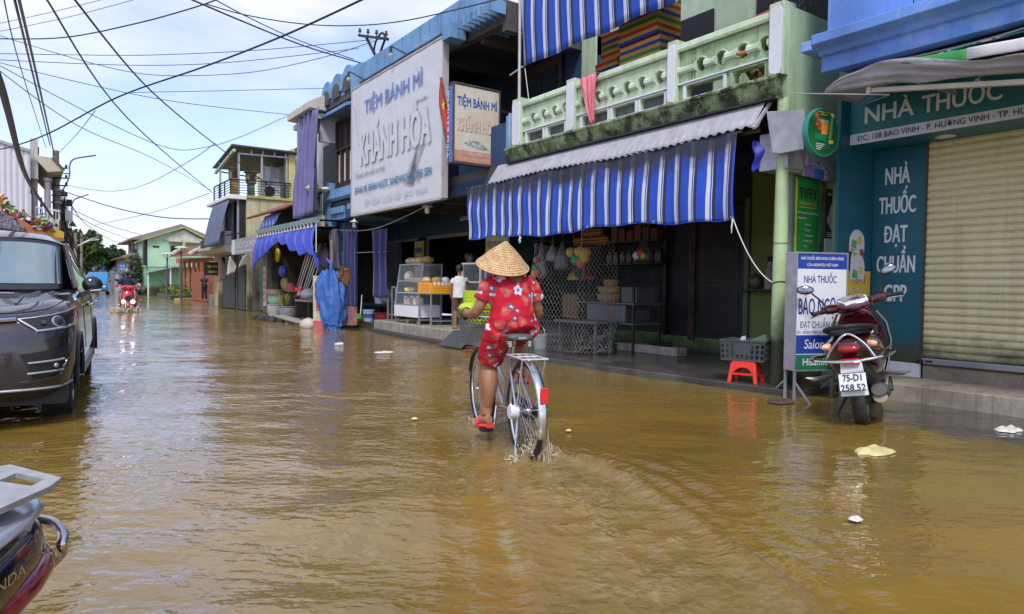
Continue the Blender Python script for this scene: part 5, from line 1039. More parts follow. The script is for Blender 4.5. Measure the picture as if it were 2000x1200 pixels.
  # household goods shop under the bright blue tarpaulin
M_purp=mat('faded purple cloth',(.12,.115,.27),.85,var=.2,vs=2,sheen=.3)
M_tarpb=mat('bright blue cloth',(.014,.045,.42),.75,var=.12,vs=3,sheen=.2)
M_cream=mat('stained cream render',(.50,.48,.40),.8,var=.15,vs=2,bump=.2,streak=.6,scol=(.12,.11,.08))
M_oldy=mat('mouldy yellow render',(.46,.42,.24),.85,var=.2,vs=1.5,bump=.2,streak=.5,scol=(.14,.14,.06),dirt=.3,dcol=(.2,.2,.08))
hd_=thing('goods_house','narrow shop house with purple curtain and black balcony rails','house',(8.5,20,0))
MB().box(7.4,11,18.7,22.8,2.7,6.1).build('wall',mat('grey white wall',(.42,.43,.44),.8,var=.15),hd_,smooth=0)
MB().prism([(6.15,6.02),(6.15,5.83),(7.6,5.74),(11,5.74),(11,6.2),(6.5,6.2)],xz,18.2,20.2).build('eave_slab',M_cream,hd_,smooth=0,bevel=.01)
MB().box(6.35,11,18.3,20.25,5.60,5.74).build('eave_soffit',M_cream,hd_,smooth=0)
MB().box(6.55,6.7,18.55,20.2,2.70,3.0).build('balcony_parapet',M_cream,hd_,smooth=0);MB().box(6.7,9,18.55,20.2,2.68,2.78).build('balcony_slab',M_dkwall,hd_,smooth=0)
rl=MB()
for k in range(13):rl.bar((6.6,18.58+.13*k,3.0),(6.6,18.58+.13*k,3.62),.02)
rl.bar((6.6,18.55,3.62),(6.6,20.2,3.62),.05);rl.bar((6.6,18.55,3.1),(6.6,20.2,3.1),.025);rl.build('railing',M_black,hd_,smooth=0)
MB().box(7.2,7.4,18.9,20.1,2.8,5.2).build('dark_door',M_black,hd_,smooth=0)
pcu=curtain('balcony_curtain','long faded purple curtain hanging from eave to below the balcony',6.28,17.8,19.75,2.98,5.78,M_purp,5,3,.25,amp=.10)
ln=thing('paper_lantern','pale yellow faceted lantern hanging outside the black balcony rail','lantern',(6.4,18.5,3.8));MB().lathe([(0,.22),(.25,0),(.0,-.22)],(6.4,18.55,3.72),6).build('shade',mat('yellow paper',(.52,.5,.22),.6),ln,smooth=0);MB().lathe([(.14,0),(.15,-.3),(0,-.3)],(6.42,18.75,3.45),8).build('lower_shade',mat('cream paper',(.5,.5,.42),.6),ln,smooth=0)
clo=MB().ell((6.65,18.5,3.7),(.12,.35,.08),12,6);single(clo.build('cloth_bundle',M_signw,None),'white cloth bundle lying on the black balcony rail','cloth')
gt=thing('blue_tarpaulin','bright blue tarpaulin gathered on ties under a grey green gutter','tarpaulin',(6.0,20,2.7))
MB().prism([(5.93,2.80),(5.93,2.68),(6.10,2.66),(6.12,2.86)],xz,17.3,22.7).build('gutter',mat('grey green gutter',(.16,.25,.24),.6,var=.15,streak=.3),gt,smooth=0)
MB().bar((6.1,17.35,2.75),(7.5,18.6,2.9),.05).build('bracket',M_dkwood,gt);MB().bar((6.1,22.6,2.75),(7.5,22.6,2.9),.05).build('bracket',M_dkwood,gt)
def ftp(u,v):
 y=lerp(22.75+.35*v,17.25-.65*v*v,u);fold=math.sin(u*2*PI*9+1.5*math.sin(5*u))
 drop=.62+.18*math.sin(u*PI*3+.5)*1.0-.10*math.sin(u*PI);drop+=.62*math.exp(-((u-1)/.07)**2)+.38*math.exp(-(u/.07)**2)
 return(6.0-.10*v-.06*math.sin(v*PI)+.05*(.25+.75*v)*fold,y,2.62-drop*v+.04*fold*v)
MB().grid(ftp,150,18).build('cloth',M_tarpb,gt,smooth=180,solid=.006)
M_tie=mat('cream ties',(.52,.48,.40),.8)
for k in range(19):MB().lathe([(0,.07),(.05,.05),(.03,-.02),(.055,-.06),(0,-.07)],(5.97,22.6-.285*k,2.63),6).build('tie',M_tie,gt)
MB().tube([(6.0,17.25,2.66),(5.95,17.1,1.9)],.012,5).build('cord',M_white,gt)
gi=thing('goods_shop_front','dark open shop front behind the hanging brooms and pots','shop front',(8.6,20,0))
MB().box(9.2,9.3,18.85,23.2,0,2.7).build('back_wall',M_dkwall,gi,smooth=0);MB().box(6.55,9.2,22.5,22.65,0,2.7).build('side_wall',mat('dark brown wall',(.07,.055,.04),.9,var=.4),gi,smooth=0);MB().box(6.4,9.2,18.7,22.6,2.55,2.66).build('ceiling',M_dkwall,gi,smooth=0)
MB().box(6.3,6.55,22.3,22.7,0,2.6).build('post',mat('dark earth post',(.05,.04,.03),.9,var=.5,bump=.5),gi,smooth=0)
def goods(name,label,c,fn,m,cat_,group=None):
 mb=MB();fn(mb);return single(mb.build(name,m,None),label,cat_,group)
rr=random.Random(11)
bcols=[(.45,.28,.18),(.5,.48,.45),(.5,.42,.38),(.42,.50,.44),(.48,.46,.5),(.5,.34,.25),(.46,.48,.42)]
for k in range(7):
 p=Vector((6.6,20.75-.22*k,.9+.05*(k%3)));q_=Vector((6.85+.03*k,20.3-.16*k,2.28))
 t_=thing('broom',('broom with brown handle, leftmost of the hanging bundle','white handled broom second from left in the bundle','pale pink broom handle in left half of the bundle','pale green broom handle in the middle of the bundle','grey white broom handle right of the middle','orange broom handle in right half of the bundle','rightmost pale broom handle of the hanging bundle')[k],'broom',p,0,'brooms hanging in the goods shop')
 MB().tube([p,q_],.018,6).build('handle',mat('broom handle',bcols[k],.5),t_);MB().loft([[p+Vector((dx*.02,dy*.05,0))for dx,dy in((-1,-1),(1,-1),(1,1),(-1,1))],[p+Vector((dx*.06,dy*.16,-.25))for dx,dy in((-1,-1),(1,-1),(1,1),(-1,1))]]).build('head',mat('broom head',[(.12,.03,.03),(.3,.05,.03),(.5,.5,.5),(.2,.12,.05)][k%4],.8),t_)
goods('straw_broom','bushy straw broom standing in grey pot',0,lambda m:[m.tube([(6.4,21.2,.30),(6.4+rr.uniform(-.2,.2),21.2+rr.uniform(-.35,.35),.82-rr.uniform(0,.2))],[.02,.012],4)for k in range(46)],mat('straw',(.20,.20,.06),.9,var=.4,vs=9),'broom')
def pot(c,r,h,m,label,nm='cooking_pot'):
 mb=MB().lathe([(0,0),(r*.8,0),(r,h*.5),(r*.95,h),(r*1.04,h+.01),(r*1.0,h+.02),(r*.85,h*.6),(0,.03)],c,16);return single(mb.build(nm,m,None),label,'pot','pots stacked on the flooded kerb')
pot((6.4,22.2,.05),.26,.36,mat('grey pot',(.38,.38,.35),.5,metal=.2,var=.3),'grey pot at the bottom of the stack, standing at water edge')
pot((6.4,22.2,.43),.24,.24,mat('green pot',(.22,.36,.27),.5,var=.3),'green enamel pot in the middle of the stack')
pot((6.4,22.2,.69),.28,.20,mat('brown pot',(.22,.17,.13),.6,var=.3),'wide brown basin on top of the pot stack')
pot((6.45,21.05,.04),.27,.34,mat('zinc pot',(.30,.31,.32),.45,metal=.4,var=.3),'zinc pot holding the straw broom');pot((6.7,21.7,.40),.16,.2,mat('dark pot',(.15,.13,.12),.6),'small dark pot right of the green pot')
goods('dustpan','dark red plastic dustpan hanging under the brooms',0,lambda m:m.prism([(20.4,.85),(21.25,.85),(21.1,1.08),(20.6,1.12)],lambda a,b_,d:(d,a,b_),6.4,6.5),mat('dark red tub',(.18,.02,.02),.4),'dustpan')
goods('plastic_tray','bright red plastic tray beside the dustpan',0,lambda m:m.box(6.4,6.6,19.7,20.25,.88,.98),mat('bright red',(.45,.03,.02),.4),'tray')
goods('plastic_bag','yellow plastic bag hanging at the left of the goods shop',0,lambda m:m.ell((6.5,22.35,2.0),(.1,.22,.24),12,8),M_yel,'bag')
goods('plastic_bag','left of two royal blue bags hanging in the shop',0,lambda m:m.ell((6.5,22.95,1.52),(.12,.26,.2),12,8),mat('royal blue',(.02,.06,.35),.4,var=.4),'bag')
goods('plastic_bag','right of two royal blue bags hanging beside the brooms',0,lambda m:m.ell((6.5,21.75,1.48),(.12,.28,.2),12,8),mat('royal blue',(.02,.05,.3),.4,var=.4),'bag')
goods('paper_sack','brown paper sack hanging beneath the blue bags',0,lambda m:m.ell((6.6,21.9,1.1),(.1,.3,.25),10,6),mat('brown sack',(.26,.18,.07),.8,var=.3),'sack')
goods('net_bundle','dark purple net bundle hanging right of the brooms',0,lambda m:m.ell((6.9,19.2,1.75),(.15,.35,.5),12,8),mat('dark purple net',(.05,.04,.09),.9,var=.5,vs=9),'net')
goods('plastic_sack','grey plastic sack on the low table',0,lambda m:m.ell((6.6,19.6,.80),(.2,.45,.18),14,8),mat('grey sack',(.28,.28,.30),.5,var=.4,vs=6),'sack')
lt_=thing('low_table','low weathered table with thin legs in front of goods shop','table',(6.6,19.6,.03));MB().box(6.4,7.0,19.05,20.25,.58,.63).build('top',mat('grey wood',(.22,.20,.17),.8,var=.3),lt_,smooth=0)
for x in(6.44,6.95):
 for y in(19.1,20.2):MB().bar((x,y,.03),(x,y,.58),.05).build('leg',M_dkwood,lt_,smooth=0)
br_=MB()
for k in range(70):
 p=Vector((6.75,18.6+rr.uniform(-.4,.4),rr.uniform(.5,1.6)));br_.tube([p,p+Vector((rr.uniform(-.3,.2),rr.uniform(-.3,.3),rr.uniform(-.1,.3)))],[.014,.004],4)
single(br_.build('twig_pile',mat('brown twigs',(.06,.045,.03),.9,var=.4),None),'pile of dry brown twigs stacked behind the leaning sign board','twigs')
goods('wooden_board','weathered plank lying half in water on the kerb',0,lambda m:m.obox((5.95,19.0,.10),(.16,.75,.02),rotz(RAD(12))@Matrix.Rotation(RAD(6),3,'X')),mat('grey plank',(.30,.28,.24),.7,var=.3),'plank')
rub=MB();
for k in range(46):rub.ell((5.95+rr.uniform(-.35,.5),20.2+rr.uniform(-.9,2.0),.02),(rr.uniform(.04,.12),)*3,6,4)
o_=single(rub.build('rubble',mat('dark rubble',(.05,.045,.04),.9,var=.5),None),'dark broken rubble along the flooded kerb','rubble',kind='stuff')
gcl=curtain('grey_cloth','dull grey purple cloth hanging beside blue column',6.9,18.15,18.75,1.5,2.62,mat('grey purple cloth',(.10,.095,.13),.9,var=.3),3,4,-.15)
MB().tube([(6.7,18.0,.1),(6.7,18.02,2.3)],.035,8).build('pole',mat('pale bamboo',(.35,.33,.28),.7,var=.3),gcl)
lbd=thing('leaning_board','tall yellowed bakery board leaning behind the blue tarpaulin bundle','sign',(5.85,16.6,0))
LB0,LBt=Vector((5.72,16.45,.0)),Vector((5.84,16.72,1.33));LBx=Vector((.86,-.5,0)).normalized();LBu=(LBt-LB0).normalized()
def lbp(a,b_,d=0):return LB0+LBx*a+LBu*b_+LBx.cross(LBu)*d
mb=MB();mb.prism([(-.06,.0),(.52,.0),(.58,1.30),(-.10,1.34)],lambda a,b_,d:lbp(a,b_,d),-.03,0);o_=mb.build('board',mat('yellowed board',(.42,.38,.22),.6,var=.15,streak=.3,scol=(.2,.17,.09)),lbd,smooth=0)
text('TIỆM',lbp(.03,1.02),LBx,LBu,.12,M_dkb,o_,width=.34,bold=.05,depth=.003);text('BÁNH MÌ',lbp(.0,.45),LBx,LBu,.22,M_redb,o_,width=.5,bold=.05,depth=.003)
MB().prism([(-.057,.01),(.52,.01),(.53,.20),(-.068,.20)],lambda a,b_,d:lbp(a,b_,d),.001,.004).build('printed_band',mat('red band',(.45,.05,.06),.5,var=.3),o_,smooth=0)
tb_=thing('tarpaulin_bundle','crumpled blue tarpaulin draped over a pole, trailing into the water','tarpaulin',(5.95,16.2,0))
def ftb(u,v):
 a=2*PI*u;w_=.14+.17*math.sin(min(1,v*1.15)*PI)**.8+.05*v;w_*=(.55 if v>.93 else 1)
 n_=1.3*mnoise.noise((math.cos(a)*1.9,math.sin(a)*1.9,v*2.6));f_=.045*abs(math.sin(a*4+v*2.2+2*math.sin(v*3)))+.025*math.sin(a*9-v*4)+.035*mnoise.noise((a*1.5,v*9,2))
 r_=w_*(1+.35*n_)+f_;rd=Vector((.8,-.6,0))
 cx=Vector((5.98+.02*v,16.15-.12*v,0))
 return cx+Vector((.8,-.55,0))*(r_*math.cos(a))+Vector((.5,.7,0))*(r_*.55*math.sin(a))+Vector((0,0,lerp(1.42,-.05,v)+.06*n_))
MB().grid(ftb,72,46,True).build('cloth',mat('blue tarpaulin',(.035,.115,.38),.5,var=.25,vs=5,bump=.35,bs=14),tb_,smooth=180)
MB().tube([(6.0,16.15,1.3),(5.98,16.12,1.6),(5.9,16.2,1.72)],[.06,.04,.02],8).build('knot',mat('blue tarpaulin',(.04,.13,.4),.5),tb_)
single(MB().grid(lambda u,v:(6.12+.22*u+.03*math.sin(v*5),16.0-.14*u-.02*math.sin(u*9),1.52-.02*u-.42*v*(.7+.4*u)+.02*math.sin(u*6)),16,16).build('dotted_cloth',mat('orange dotted cloth',(.70,.30,.02),.8,var=.1,c2=(.10,.04,.01),c2s=16,c2t=.36),None,smooth=180,solid=.02),'orange dotted cloth hanging beside the blue tarpaulin bundle','cloth')
sk_=MB().ell((5.72,16.95,.07),(.22,.28,.17),16,10);sk_.v=[tuple(Vector(v)*1+Vector((1,1,1))*.03*mnoise.noise(Vector(v)*7))for v in sk_.v];single(sk_.build('plastic_sack',mat('dirty white sack',(.46,.44,.38),.5,var=.3,vs=7,bump=.3),None,smooth=180),'dirty white plastic sack lying in the water by board','sack')
pbx=MB().box(6.35,6.5,15.75,16.1,.1,.55);single(pbx.build('paint_carton',mat('pink carton',(.30,.13,.13),.7,var=.4,vs=6),None,smooth=0),'pink and grey carton standing behind the tarpaulin bundle','carton')
M_tile=mat('old roof tile',(.22,.085,.05),.85,var=.4,vs=7,bump=.4,dirt=.4,dcol=(.05,.04,.03))
ts=thing('tiled_shop','low shop with old red tile roof squeezed beside yellow house','shop',(8,24.5,0))
def ftl(u,v):
 y=lerp(25.6,20.9,u);return(lerp(6.35,8.6,v),y,lerp(3.38,4.35,v)+.03*abs(math.sin(y*16))+.02*math.sin(v*40))
MB().grid(ftl,150,24).build('tile_roof',M_tile,ts,smooth=60,solid=.05)
MB().box(7.3,11,23.2,26.0,2.6,3.7).build('wall',M_dkwall,ts,smooth=0);MB().box(7.15,7.4,23.0,28.1,0,2.2).build('front_pier',mat('earthy wall',(.14,.115,.08),.9,var=.3,streak=.5),ts,smooth=0)if False else None
shr=MB();shr.grid(lambda u,v:(7.28+.012*math.sin(v*30*2*PI),lerp(27.35,26.3,u),lerp(.05,1.95,v)),1,150);shr.build('roller_shutter',mat('green shutter',(.12,.20,.15),.5,var=.15,streak=.3),ts,smooth=40)
for y0,y1,c in((27.36,27.75,(.11,.095,.07)),(25.75,26.28,(.12,.10,.08)),(23.2,25.6,(.05,.045,.04))):MB().box(7.12,7.6,y0,y1,0,2.25).build('pier',mat('shop pier',c,.9,var=.3,streak=.4),ts,smooth=0)
bnr=MB().box(7.08,7.115,25.82,26.12,.25,1.7).build('banner',mat('pale pink banner',(.45,.38,.36),.6,var=.1),ts,smooth=0)
for k in range(5):MB().box(7.07,7.08,25.88,26.06,.4+.25*k,.55+.25*k).build('printed_letter',mat('red print',(.40,.05,.05),.5),bnr,smooth=0)
sb_=thing('striped_blind','small blue striped blind hanging under the red tile roof','blind',(6.5,22.5,3));MB().grid(lambda u,v:(6.55-.12*v+.02*math.sin(u*20),lerp(23.9,22.2,u)+.35*v,lerp(3.38,2.95,v)),20,4).build('cloth',stripes('small stripes','Y',.22,[(0,(.05,.12,.42)),(.5,(.5,.52,.58)),(.62,(.05,.12,.42)),(.7,(.4,.42,.5)),(.8,(.05,.12,.42))],.7),sb_,smooth=180,solid=.01)
cf=thing('shop_sign','grey weathered coffee shop sign board above the shutters','sign',(6.6,26,2.2));o_=MB().box(6.42,6.5,23.6,28.1,2.18,2.76).build('board',mat('grey sign',(.30,.29,.30),.6,var=.1),cf,smooth=0);MB().box(6.415,6.42,27.6,28.09,2.2,2.74).build('pale_end',M_plaq,o_,smooth=0)
text('ĐẠI LÝ CÀ PHÊ MINH',(6.413,27.3,2.40),YM,ZU,.22,M_plaq,o_,width=3.5,bold=.05,depth=.004);MB().box(6.41,6.42,25.2,27.4,2.26,2.29).build('small_print',M_plaq,o_,smooth=0)
ye=thing('terrace_house','yellow house with roof terrace, black railings and metal canopy','house',(9,30,0))
MB().box(7.0,12,28.2,34,0,4.46).build('wall',M_oldy,ye,smooth=0);MB().box(8.95,12,28.6,34,4.5,6.7).build('upper_wall',M_oldy,ye,smooth=0);MB().box(8.68,8.95,28.25,28.9,4.55,6.55).build('corner_pier',mat('bright yellow',(.50,.45,.18),.75,var=.15,streak=.3),ye,smooth=0)
MB().box(7.0,12.1,28.12,34,4.465,4.56).build('terrace_edge',mat('mossy yellow edge',(.42,.38,.10),.8,var=.3,dirt=.5,dcol=(.08,.08,.02),ds=4),ye,smooth=0)
MB().prism([(6.30,4.38),(6.30,4.50),(6.36,4.55),(7.0,4.55),(7.0,4.38)],xz,28.15,32.2).build('terrace_cornice',M_white,ye,smooth=0,bevel=.02)
rl=MB()
for y in[28.2+.97*k for k in range(4)]+[31.1]:rl.bar((6.4,y,4.55),(6.4,y,5.16),.045)
for k in range(6):rl.bar((6.4,28.2,4.64+.10*k),(6.4,31.1,4.64+.10*k),.022 if k<5 else.045)
for x in(7.05,7.75,8.5):rl.bar((x,28.2,4.56),(x,28.2,5.2),.045)
for k in range(6):rl.bar((6.4,28.2,4.64+.10*k),(8.75,28.2,4.66+.105*k),.022 if k<5 else.045)
rl.build('railing',M_black,ye,smooth=0)
M_steel=mat('pale steel',(.36,.38,.42),.5,metal=.3)
for x,y in((6.72,28.25),(7.6,28.25),(6.5,30.4),(8.6,28.3)):MB().bar((x,y,4.56),(x,y,6.2),.07).build('canopy_post',M_steel,ye,smooth=0)
MB().prism([(28.0,6.42),(31.4,5.98),(31.4,6.03),(28.0,6.48)],lambda a,b_,d:(d,a,b_),6.4,9.0).build('canopy_roof',mat('dark tin roof',(.06,.065,.07),.5,metal=.3,var=.2),ye,smooth=0)
MB().bar((6.7,28.25,6.18),(8.68,28.25,6.24),.06).build('canopy_beam',M_steel,ye,smooth=0);MB().bar((6.5,28.0,6.25),(6.5,31.3,5.78),.1).build('canopy_beam',mat('pale green beam',(.35,.42,.30),.6),ye,smooth=0)
for k in range(4):MB().bar((7.2+.45*k,28.25,6.2),(7.2+.45*k,28.25,6.42),.05).build('canopy_strut',M_steel,ye,smooth=0)
MB().bar((6.5,30.4,5.72),(8.6,30.4,5.55),.05).build('canopy_beam',M_black,ye,smooth=0)
MB().box(7.9,8.6,29.2,29.3,4.56,5.95).build('glazed_door',mat('grey glazing',(.45,.48,.52),.2,var=.5,vs=3),ye,smooth=0)
for x in(7.9,8.22,8.57):MB().box(x,x+.06,29.15,29.2,4.56,6.0).build('door_frame',M_steel,ye,smooth=0)
MB().prism([(9.0,6.7),(12,7.3),(12,6.7)],xz,27.6,34).build('green_roof',mat('green tin roof',(.10,.22,.08),.6),ye,smooth=0)
MB().box(6.75,7.0,28.3,31.0,2.7,4.38).build('balcony_recess',M_black,ye,smooth=0)
for y in(28.32,29.2,30.4):MB().box(6.68,6.75,y,y+.10,2.7,4.38).build('balcony_door_frame',mat('grey frame',(.28,.28,.32),.5),ye,smooth=0)
MB().prism([(6.30,2.62),(6.30,2.5),(6.45,2.34),(7.0,2.28),(7.0,2.62)],xz,28.9,34).build('balcony_base',M_cream,ye,smooth=0,bevel=.02);MB().box(6.36,6.62,29.0,30.1,2.625,3.18).build('balcony_pier',M_plaq,ye,smooth=0,bevel=.02)
for k in range(5):MB().box(6.345,6.63,28.99,30.11,2.66+.11*k,2.675+.11*k).build('pier_groove',M_gal,ye,smooth=0)
MB().box(6.4,6.5,30.1,34,2.63,3.0).build('balcony_rail',M_black,ye,smooth=0);MB().bar((6.45,26.5,2.95),(6.45,29,3.0),.04).build('balcony_rail',M_black,ye,smooth=0)
for y0,y1 in((31.9,32.75),(29.35,29.75),(27.85,28.15)):MB().box(7.0 if y0<31 else 6.9,7.35,y0,y1,0,2.3).build('ground_column',mat('sand render',(.36,.29,.17),.8,tide=.6,var=.2,streak=.6,scol=(.08,.07,.04)),ye,smooth=0)
MB().box(6.92,6.99,29.8,31.9,.02,2.3).build('folding_gate',mat('dark folding gate',(.035,.04,.045),.6,var=.4,vs=6,streak=.4),ye,smooth=0);MB().box(6.93,6.99,28.2,29.33,.02,2.3).build('folding_gate',mat('dark folding gate',(.035,.04,.04),.6,var=.4,vs=6),ye,smooth=0)
for k,(x,c,lab)in enumerate(((6.62,(.40,.24,.03),'ochre spirit shrine with dark curled roof on terrace'),(7.27,(.12,.20,.10),'green pillared spirit shrine with curled roof on terrace'))):
 s_=thing('spirit_shrine',lab,'shrine',(x,28.55,4.56),0,'shrines on the roof terrace')
 hh=.62 if k==0 else.55
 MB().lathe([(.20,0),(.17,.05),(.15,hh-.1),(.22,hh),(.22,hh+.03)],(x,28.55,4.56),4,rotz(PI/4)).build('pedestal',mat('shrine pedestal',c,.6,var=.2),s_,smooth=0)
 MB().box(x-.18,x+.18,28.4,28.72,4.56+hh+.03,4.56+hh+.40).build('house_box',mat('shrine ochre',(.20,.13,.04),.7,var=.4,vs=9),s_,smooth=0);MB().box(x-.11,x+.11,28.39,28.4,4.6+hh+.02,4.6+hh+.27).build('niche',M_black,s_,smooth=0)
 rf_=MB();z=4.56+hh+.4;rf_.loft([[(x-.26,28.32,z),(x+.26,28.32,z),(x+.26,28.8,z),(x-.26,28.8,z)],[(x-.16,28.46,z+.1),(x+.16,28.46,z+.1),(x+.16,28.66,z+.1),(x-.16,28.66,z+.1)]])
 for sx in(-1,1):
  rf_.tube([(x+sx*.24,28.34,z),(x+sx*.30,28.3,z+.06),(x+sx*.28,28.3,z+.14)],[.03,.025,.008],6);rf_.tube([(x+sx*.14,28.5,z+.1),(x+sx*.17,28.5,z+.19)],[.02,.006],6)
 rf_.ell((x,28.52,z+.16),.045,8,6);rf_.build('curled_roof',mat('shrine roof',(.045,.04,.035),.8,var=.4),s_)
ac=thing('air_conditioner','white outdoor air conditioner unit on roof terrace','air conditioner',(8.0,28.4,4.56));MB().box(7.72,8.36,28.32,28.6,4.57,5.04).build('case',M_white,ac,smooth=0,bevel=.01)
MB().lathe([(.06,.0),(.20,0),(.21,.012),(.0,.013)],(7.93,28.31,4.81),24,Matrix.Rotation(PI/2,3,'X')).build('fan_grille',M_dkint,ac)
gbl=thing('grey_blind','grey blue canvas blind slanting out from the terrace house balcony','blind',(6.2,29.6,3.4));MB().grid(lambda u,v:(lerp(6.36,5.98,v)-.04*math.sin(v*PI),lerp(31.1,28.2,u)+.1*v,lerp(4.36,2.52+.10*u,v)),24,10).build('canvas',mat('grey blue canvas',(.12,.15,.23),.85,var=.15,vs=2),gbl,smooth=180,solid=.01)
bs_=thing('hanging_sign','black hanging sign with faint gold lettering under the balcony','sign',(7.0,33,1.5));o_=MB().box(6.4,7.75,33.2,33.28,1.42,2.02).build('board',M_black,bs_,smooth=0);text('QUÁN NƯỚC',(6.55,33.198,1.78),XP,ZU,.09,M_yel,o_,width=1.0,bold=.02);text('GIẢI KHÁT',(6.6,33.198,1.54),XP,ZU,.09,M_yel,o_,width=.9,bold=.02)
for(y,z0,z1,w_,m_,lab)in((30.0,1.1,2.15,.5,mat('mauve rag',(.14,.09,.09),.9),'mauve rag hanging from the balcony edge'),(28.6,1.35,2.12,.9,mat('torn white sheet',(.55,.54,.46),.8,var=.2),'torn white plastic sheet with yellow stains hanging'),(26.3,1.65,2.12,1.3,M_signw,'white plastic sheet flapping under the coffee sign')):
 single(MB().grid(lambda u,v:(6.5+.12*math.sin(v*4+u*5),y+w_*(.5-u)*(1-.45*v)+.3*v*(1 if w_>1 else-.2),lerp(z1,z0+.25*u,v)),14,14).build('hanging_rag',m_,None,smooth=180,solid=.01),lab,'rag')
 # communal gate, green gable house and the far end
M_terra=mat('terracotta paint',(.40,.12,.055),.7,tide=.55,var=.15,vs=2,streak=.2)
cg=thing('communal_gate','terracotta colonnaded gate with ornate pale dragon roof','gate',(9,50,0))
for x,y,r_ in((8.5,51.8,.10),(8.62,51.2,.10),(8.85,50.8,.11),(9.08,50.4,.11),(9.3,50.1,.12),(9.46,49.6,.17)):MB().lathe([(r_*1.5,.05),(r_*1.4,.22),(r_,.26),(r_,2.45),(r_*1.25,2.5)],(x,y,0),12).build('column',M_terra,cg)
MB().bar((8.35,52.2,2.55),(10.4,48.6,2.62),.25,.3).build('beam',M_terra,cg,smooth=0);MB().box(9.7,12,48,52,.1,2.5).build('wall',M_terra,cg,smooth=0)
rf_=MB();rf_.loft([[(7.7,50.8,2.78),(10.6,47.6,2.9),(11.5,48.6,3.5),(8.6,52,3.4)],[(7.75,50.85,2.95),(10.6,47.65,3.0),(11.5,48.6,3.62),(8.6,52,3.55)]]);rf_.build('tile_roof',M_tile,cg,smooth=0)
orn=MB();rr=random.Random(21)
for k in range(3):orn.tube(cat([(7.8+.9*k,50.7-1.0*k,2.95),(8.1+.9*k,50.5-1.0*k,3.2),(8.35+.9*k,50.3-1.0*k,3.35),(8.45+.9*k,50.2-1.0*k,3.7),(8.3+.9*k,50.2-1.0*k,3.95)],5),[.16-.005*i for i in range(21)],8)
orn.build('dragon_ornament',mat('pale mosaic',(.46,.42,.36),.7,var=.3,vs=6),cg)
MB().tube([(9.55,49.3,2.9),(9.62,49.2,4.1)],.12,8).build('ridge_end',mat('dark red mosaic',(.26,.03,.05),.7,var=.4,vs=9),cg)
MB().box(8.15,8.75,40,46,.0,1.7).build('brick_pier',mat('red brick pier',(.30,.085,.04),.8,var=.3,vs=6,bump=.4),cg,smooth=0)
for x,y,h_ in((8.22,39.8,.42),(8.5,39.0,.25)):single(MB().box(x-.25,x+.2,y-.5,y+.4,-.1,h_).build('stone_block',mat('grey stone',(.16,.16,.15),.9,var=.4),None,smooth=0,bevel=.04),'grey stone block by brick pier, %s'%('taller one' if h_>.3 else 'lower one nearer the water'),'block')
gg=thing('gable_house','pale green gable house with white balcony rail and lean-to','house',(10,64,0))
M_mint=mat('mint render',(.36,.56,.36),.8,var=.12,vs=1,streak=.3,scol=(.15,.25,.14));M_mint2=mat('deep mint render',(.20,.42,.22),.8,tide=.6,var=.2,vs=1.5,streak=.4,scol=(.06,.1,.05))
MB().prism([(7.75,2.3),(12.2,2.3),(12.2,4.5),(10.36,5.45),(7.75,4.55)],xz,62,70).build('wall',M_mint,gg,smooth=0);MB().box(7.8,12.2,62.05,70,0,2.3).build('ground_wall',M_mint2,gg,smooth=0)
MB().prism([(7.45,4.42),(10.36,5.52),(12.5,4.45),(12.5,4.58),(10.36,5.66),(7.45,4.54)],xz,61.6,70).build('roof',mat('yellow green verge',(.30,.32,.14),.8),gg,smooth=0);MB().prism([(8.8,4.5),(12.1,4.45),(10.4,5.42)],xz,61.9,61.98).build('gable_panel',M_cream,gg,smooth=0)
MB().prism([(9.2,4.45),(12.3,4.40),(12.3,4.30),(9.2,4.35)],xz,60.9,62).build('canopy',M_cream,gg,smooth=0)
rl=MB()
for k in range(16):rl.bar((8.95+.17*k,61.2,2.4),(8.95+.17*k,61.2,3.15),.04)
rl.bar((8.9,61.2,3.18),(11.6,61.2,3.18),.06);rl.build('balcony_rail',mat('pale green rail',(.40,.60,.42),.6),gg,smooth=0);MB().box(8.9,12,61.1,62,2.28,2.4).build('balcony_floor',M_gal,gg,smooth=0)
MB().box(9.4,10.4,61.95,62,3.3,4.0).build('window',M_dkint,gg,smooth=0);MB().box(8.1,8.55,61.97,62,3.85,4.0).build('vent_block',M_dkint,gg,smooth=0)
MB().prism([(7.4,1.75),(9.3,2.22),(9.3,2.32),(7.4,1.87)],xz,60.2,62).build('lean_to_roof',M_gal,gg,smooth=0);MB().bar((7.55,60.4,0),(7.55,60.4,1.8),.08).build('lean_to_post',M_white,gg,smooth=0);MB().bar((9.15,60.4,.1),(9.15,60.4,2.2),.08).build('lean_to_post',M_white,gg,smooth=0)
MB().box(7.5,7.75,62.3,63.2,2.4,4.4).build('dark_window',M_black,gg,smooth=0);MB().box(9.3,10.6,61.98,62.04,.5,.85).build('dark_slot',M_black,gg,smooth=0)
hb=thing('beige_house','beige house with wide low gable roof behind the green one','house',(11,72,0))
MB().prism([(7.2,4.9),(11.2,6.35),(14,5.2),(14,5.05),(7.2,4.75)],xz,68,80).build('roof',mat('grey beige roof',(.23,.20,.17),.85,var=.2),hb,smooth=0);MB().box(8.2,14,68.6,80,0,4.8).build('wall',mat('grey beige wall',(.20,.185,.165),.85,var=.2,streak=.4),hb,smooth=0)
MB().box(7.3,8.2,68.5,76,3.3,3.6).build('balcony',mat('olive slab',(.24,.22,.13),.8),hb,smooth=0)
for x in(7.4,7.75,8.1):MB().bar((x,68.6,3.6),(x,68.6,4.85),.12).build('balcony_column',M_ceil,hb,smooth=0)
MB().box(7.35,8.2,68.52,68.56,3.6,3.95).build('balcony_rail',M_dkint,hb,smooth=0)
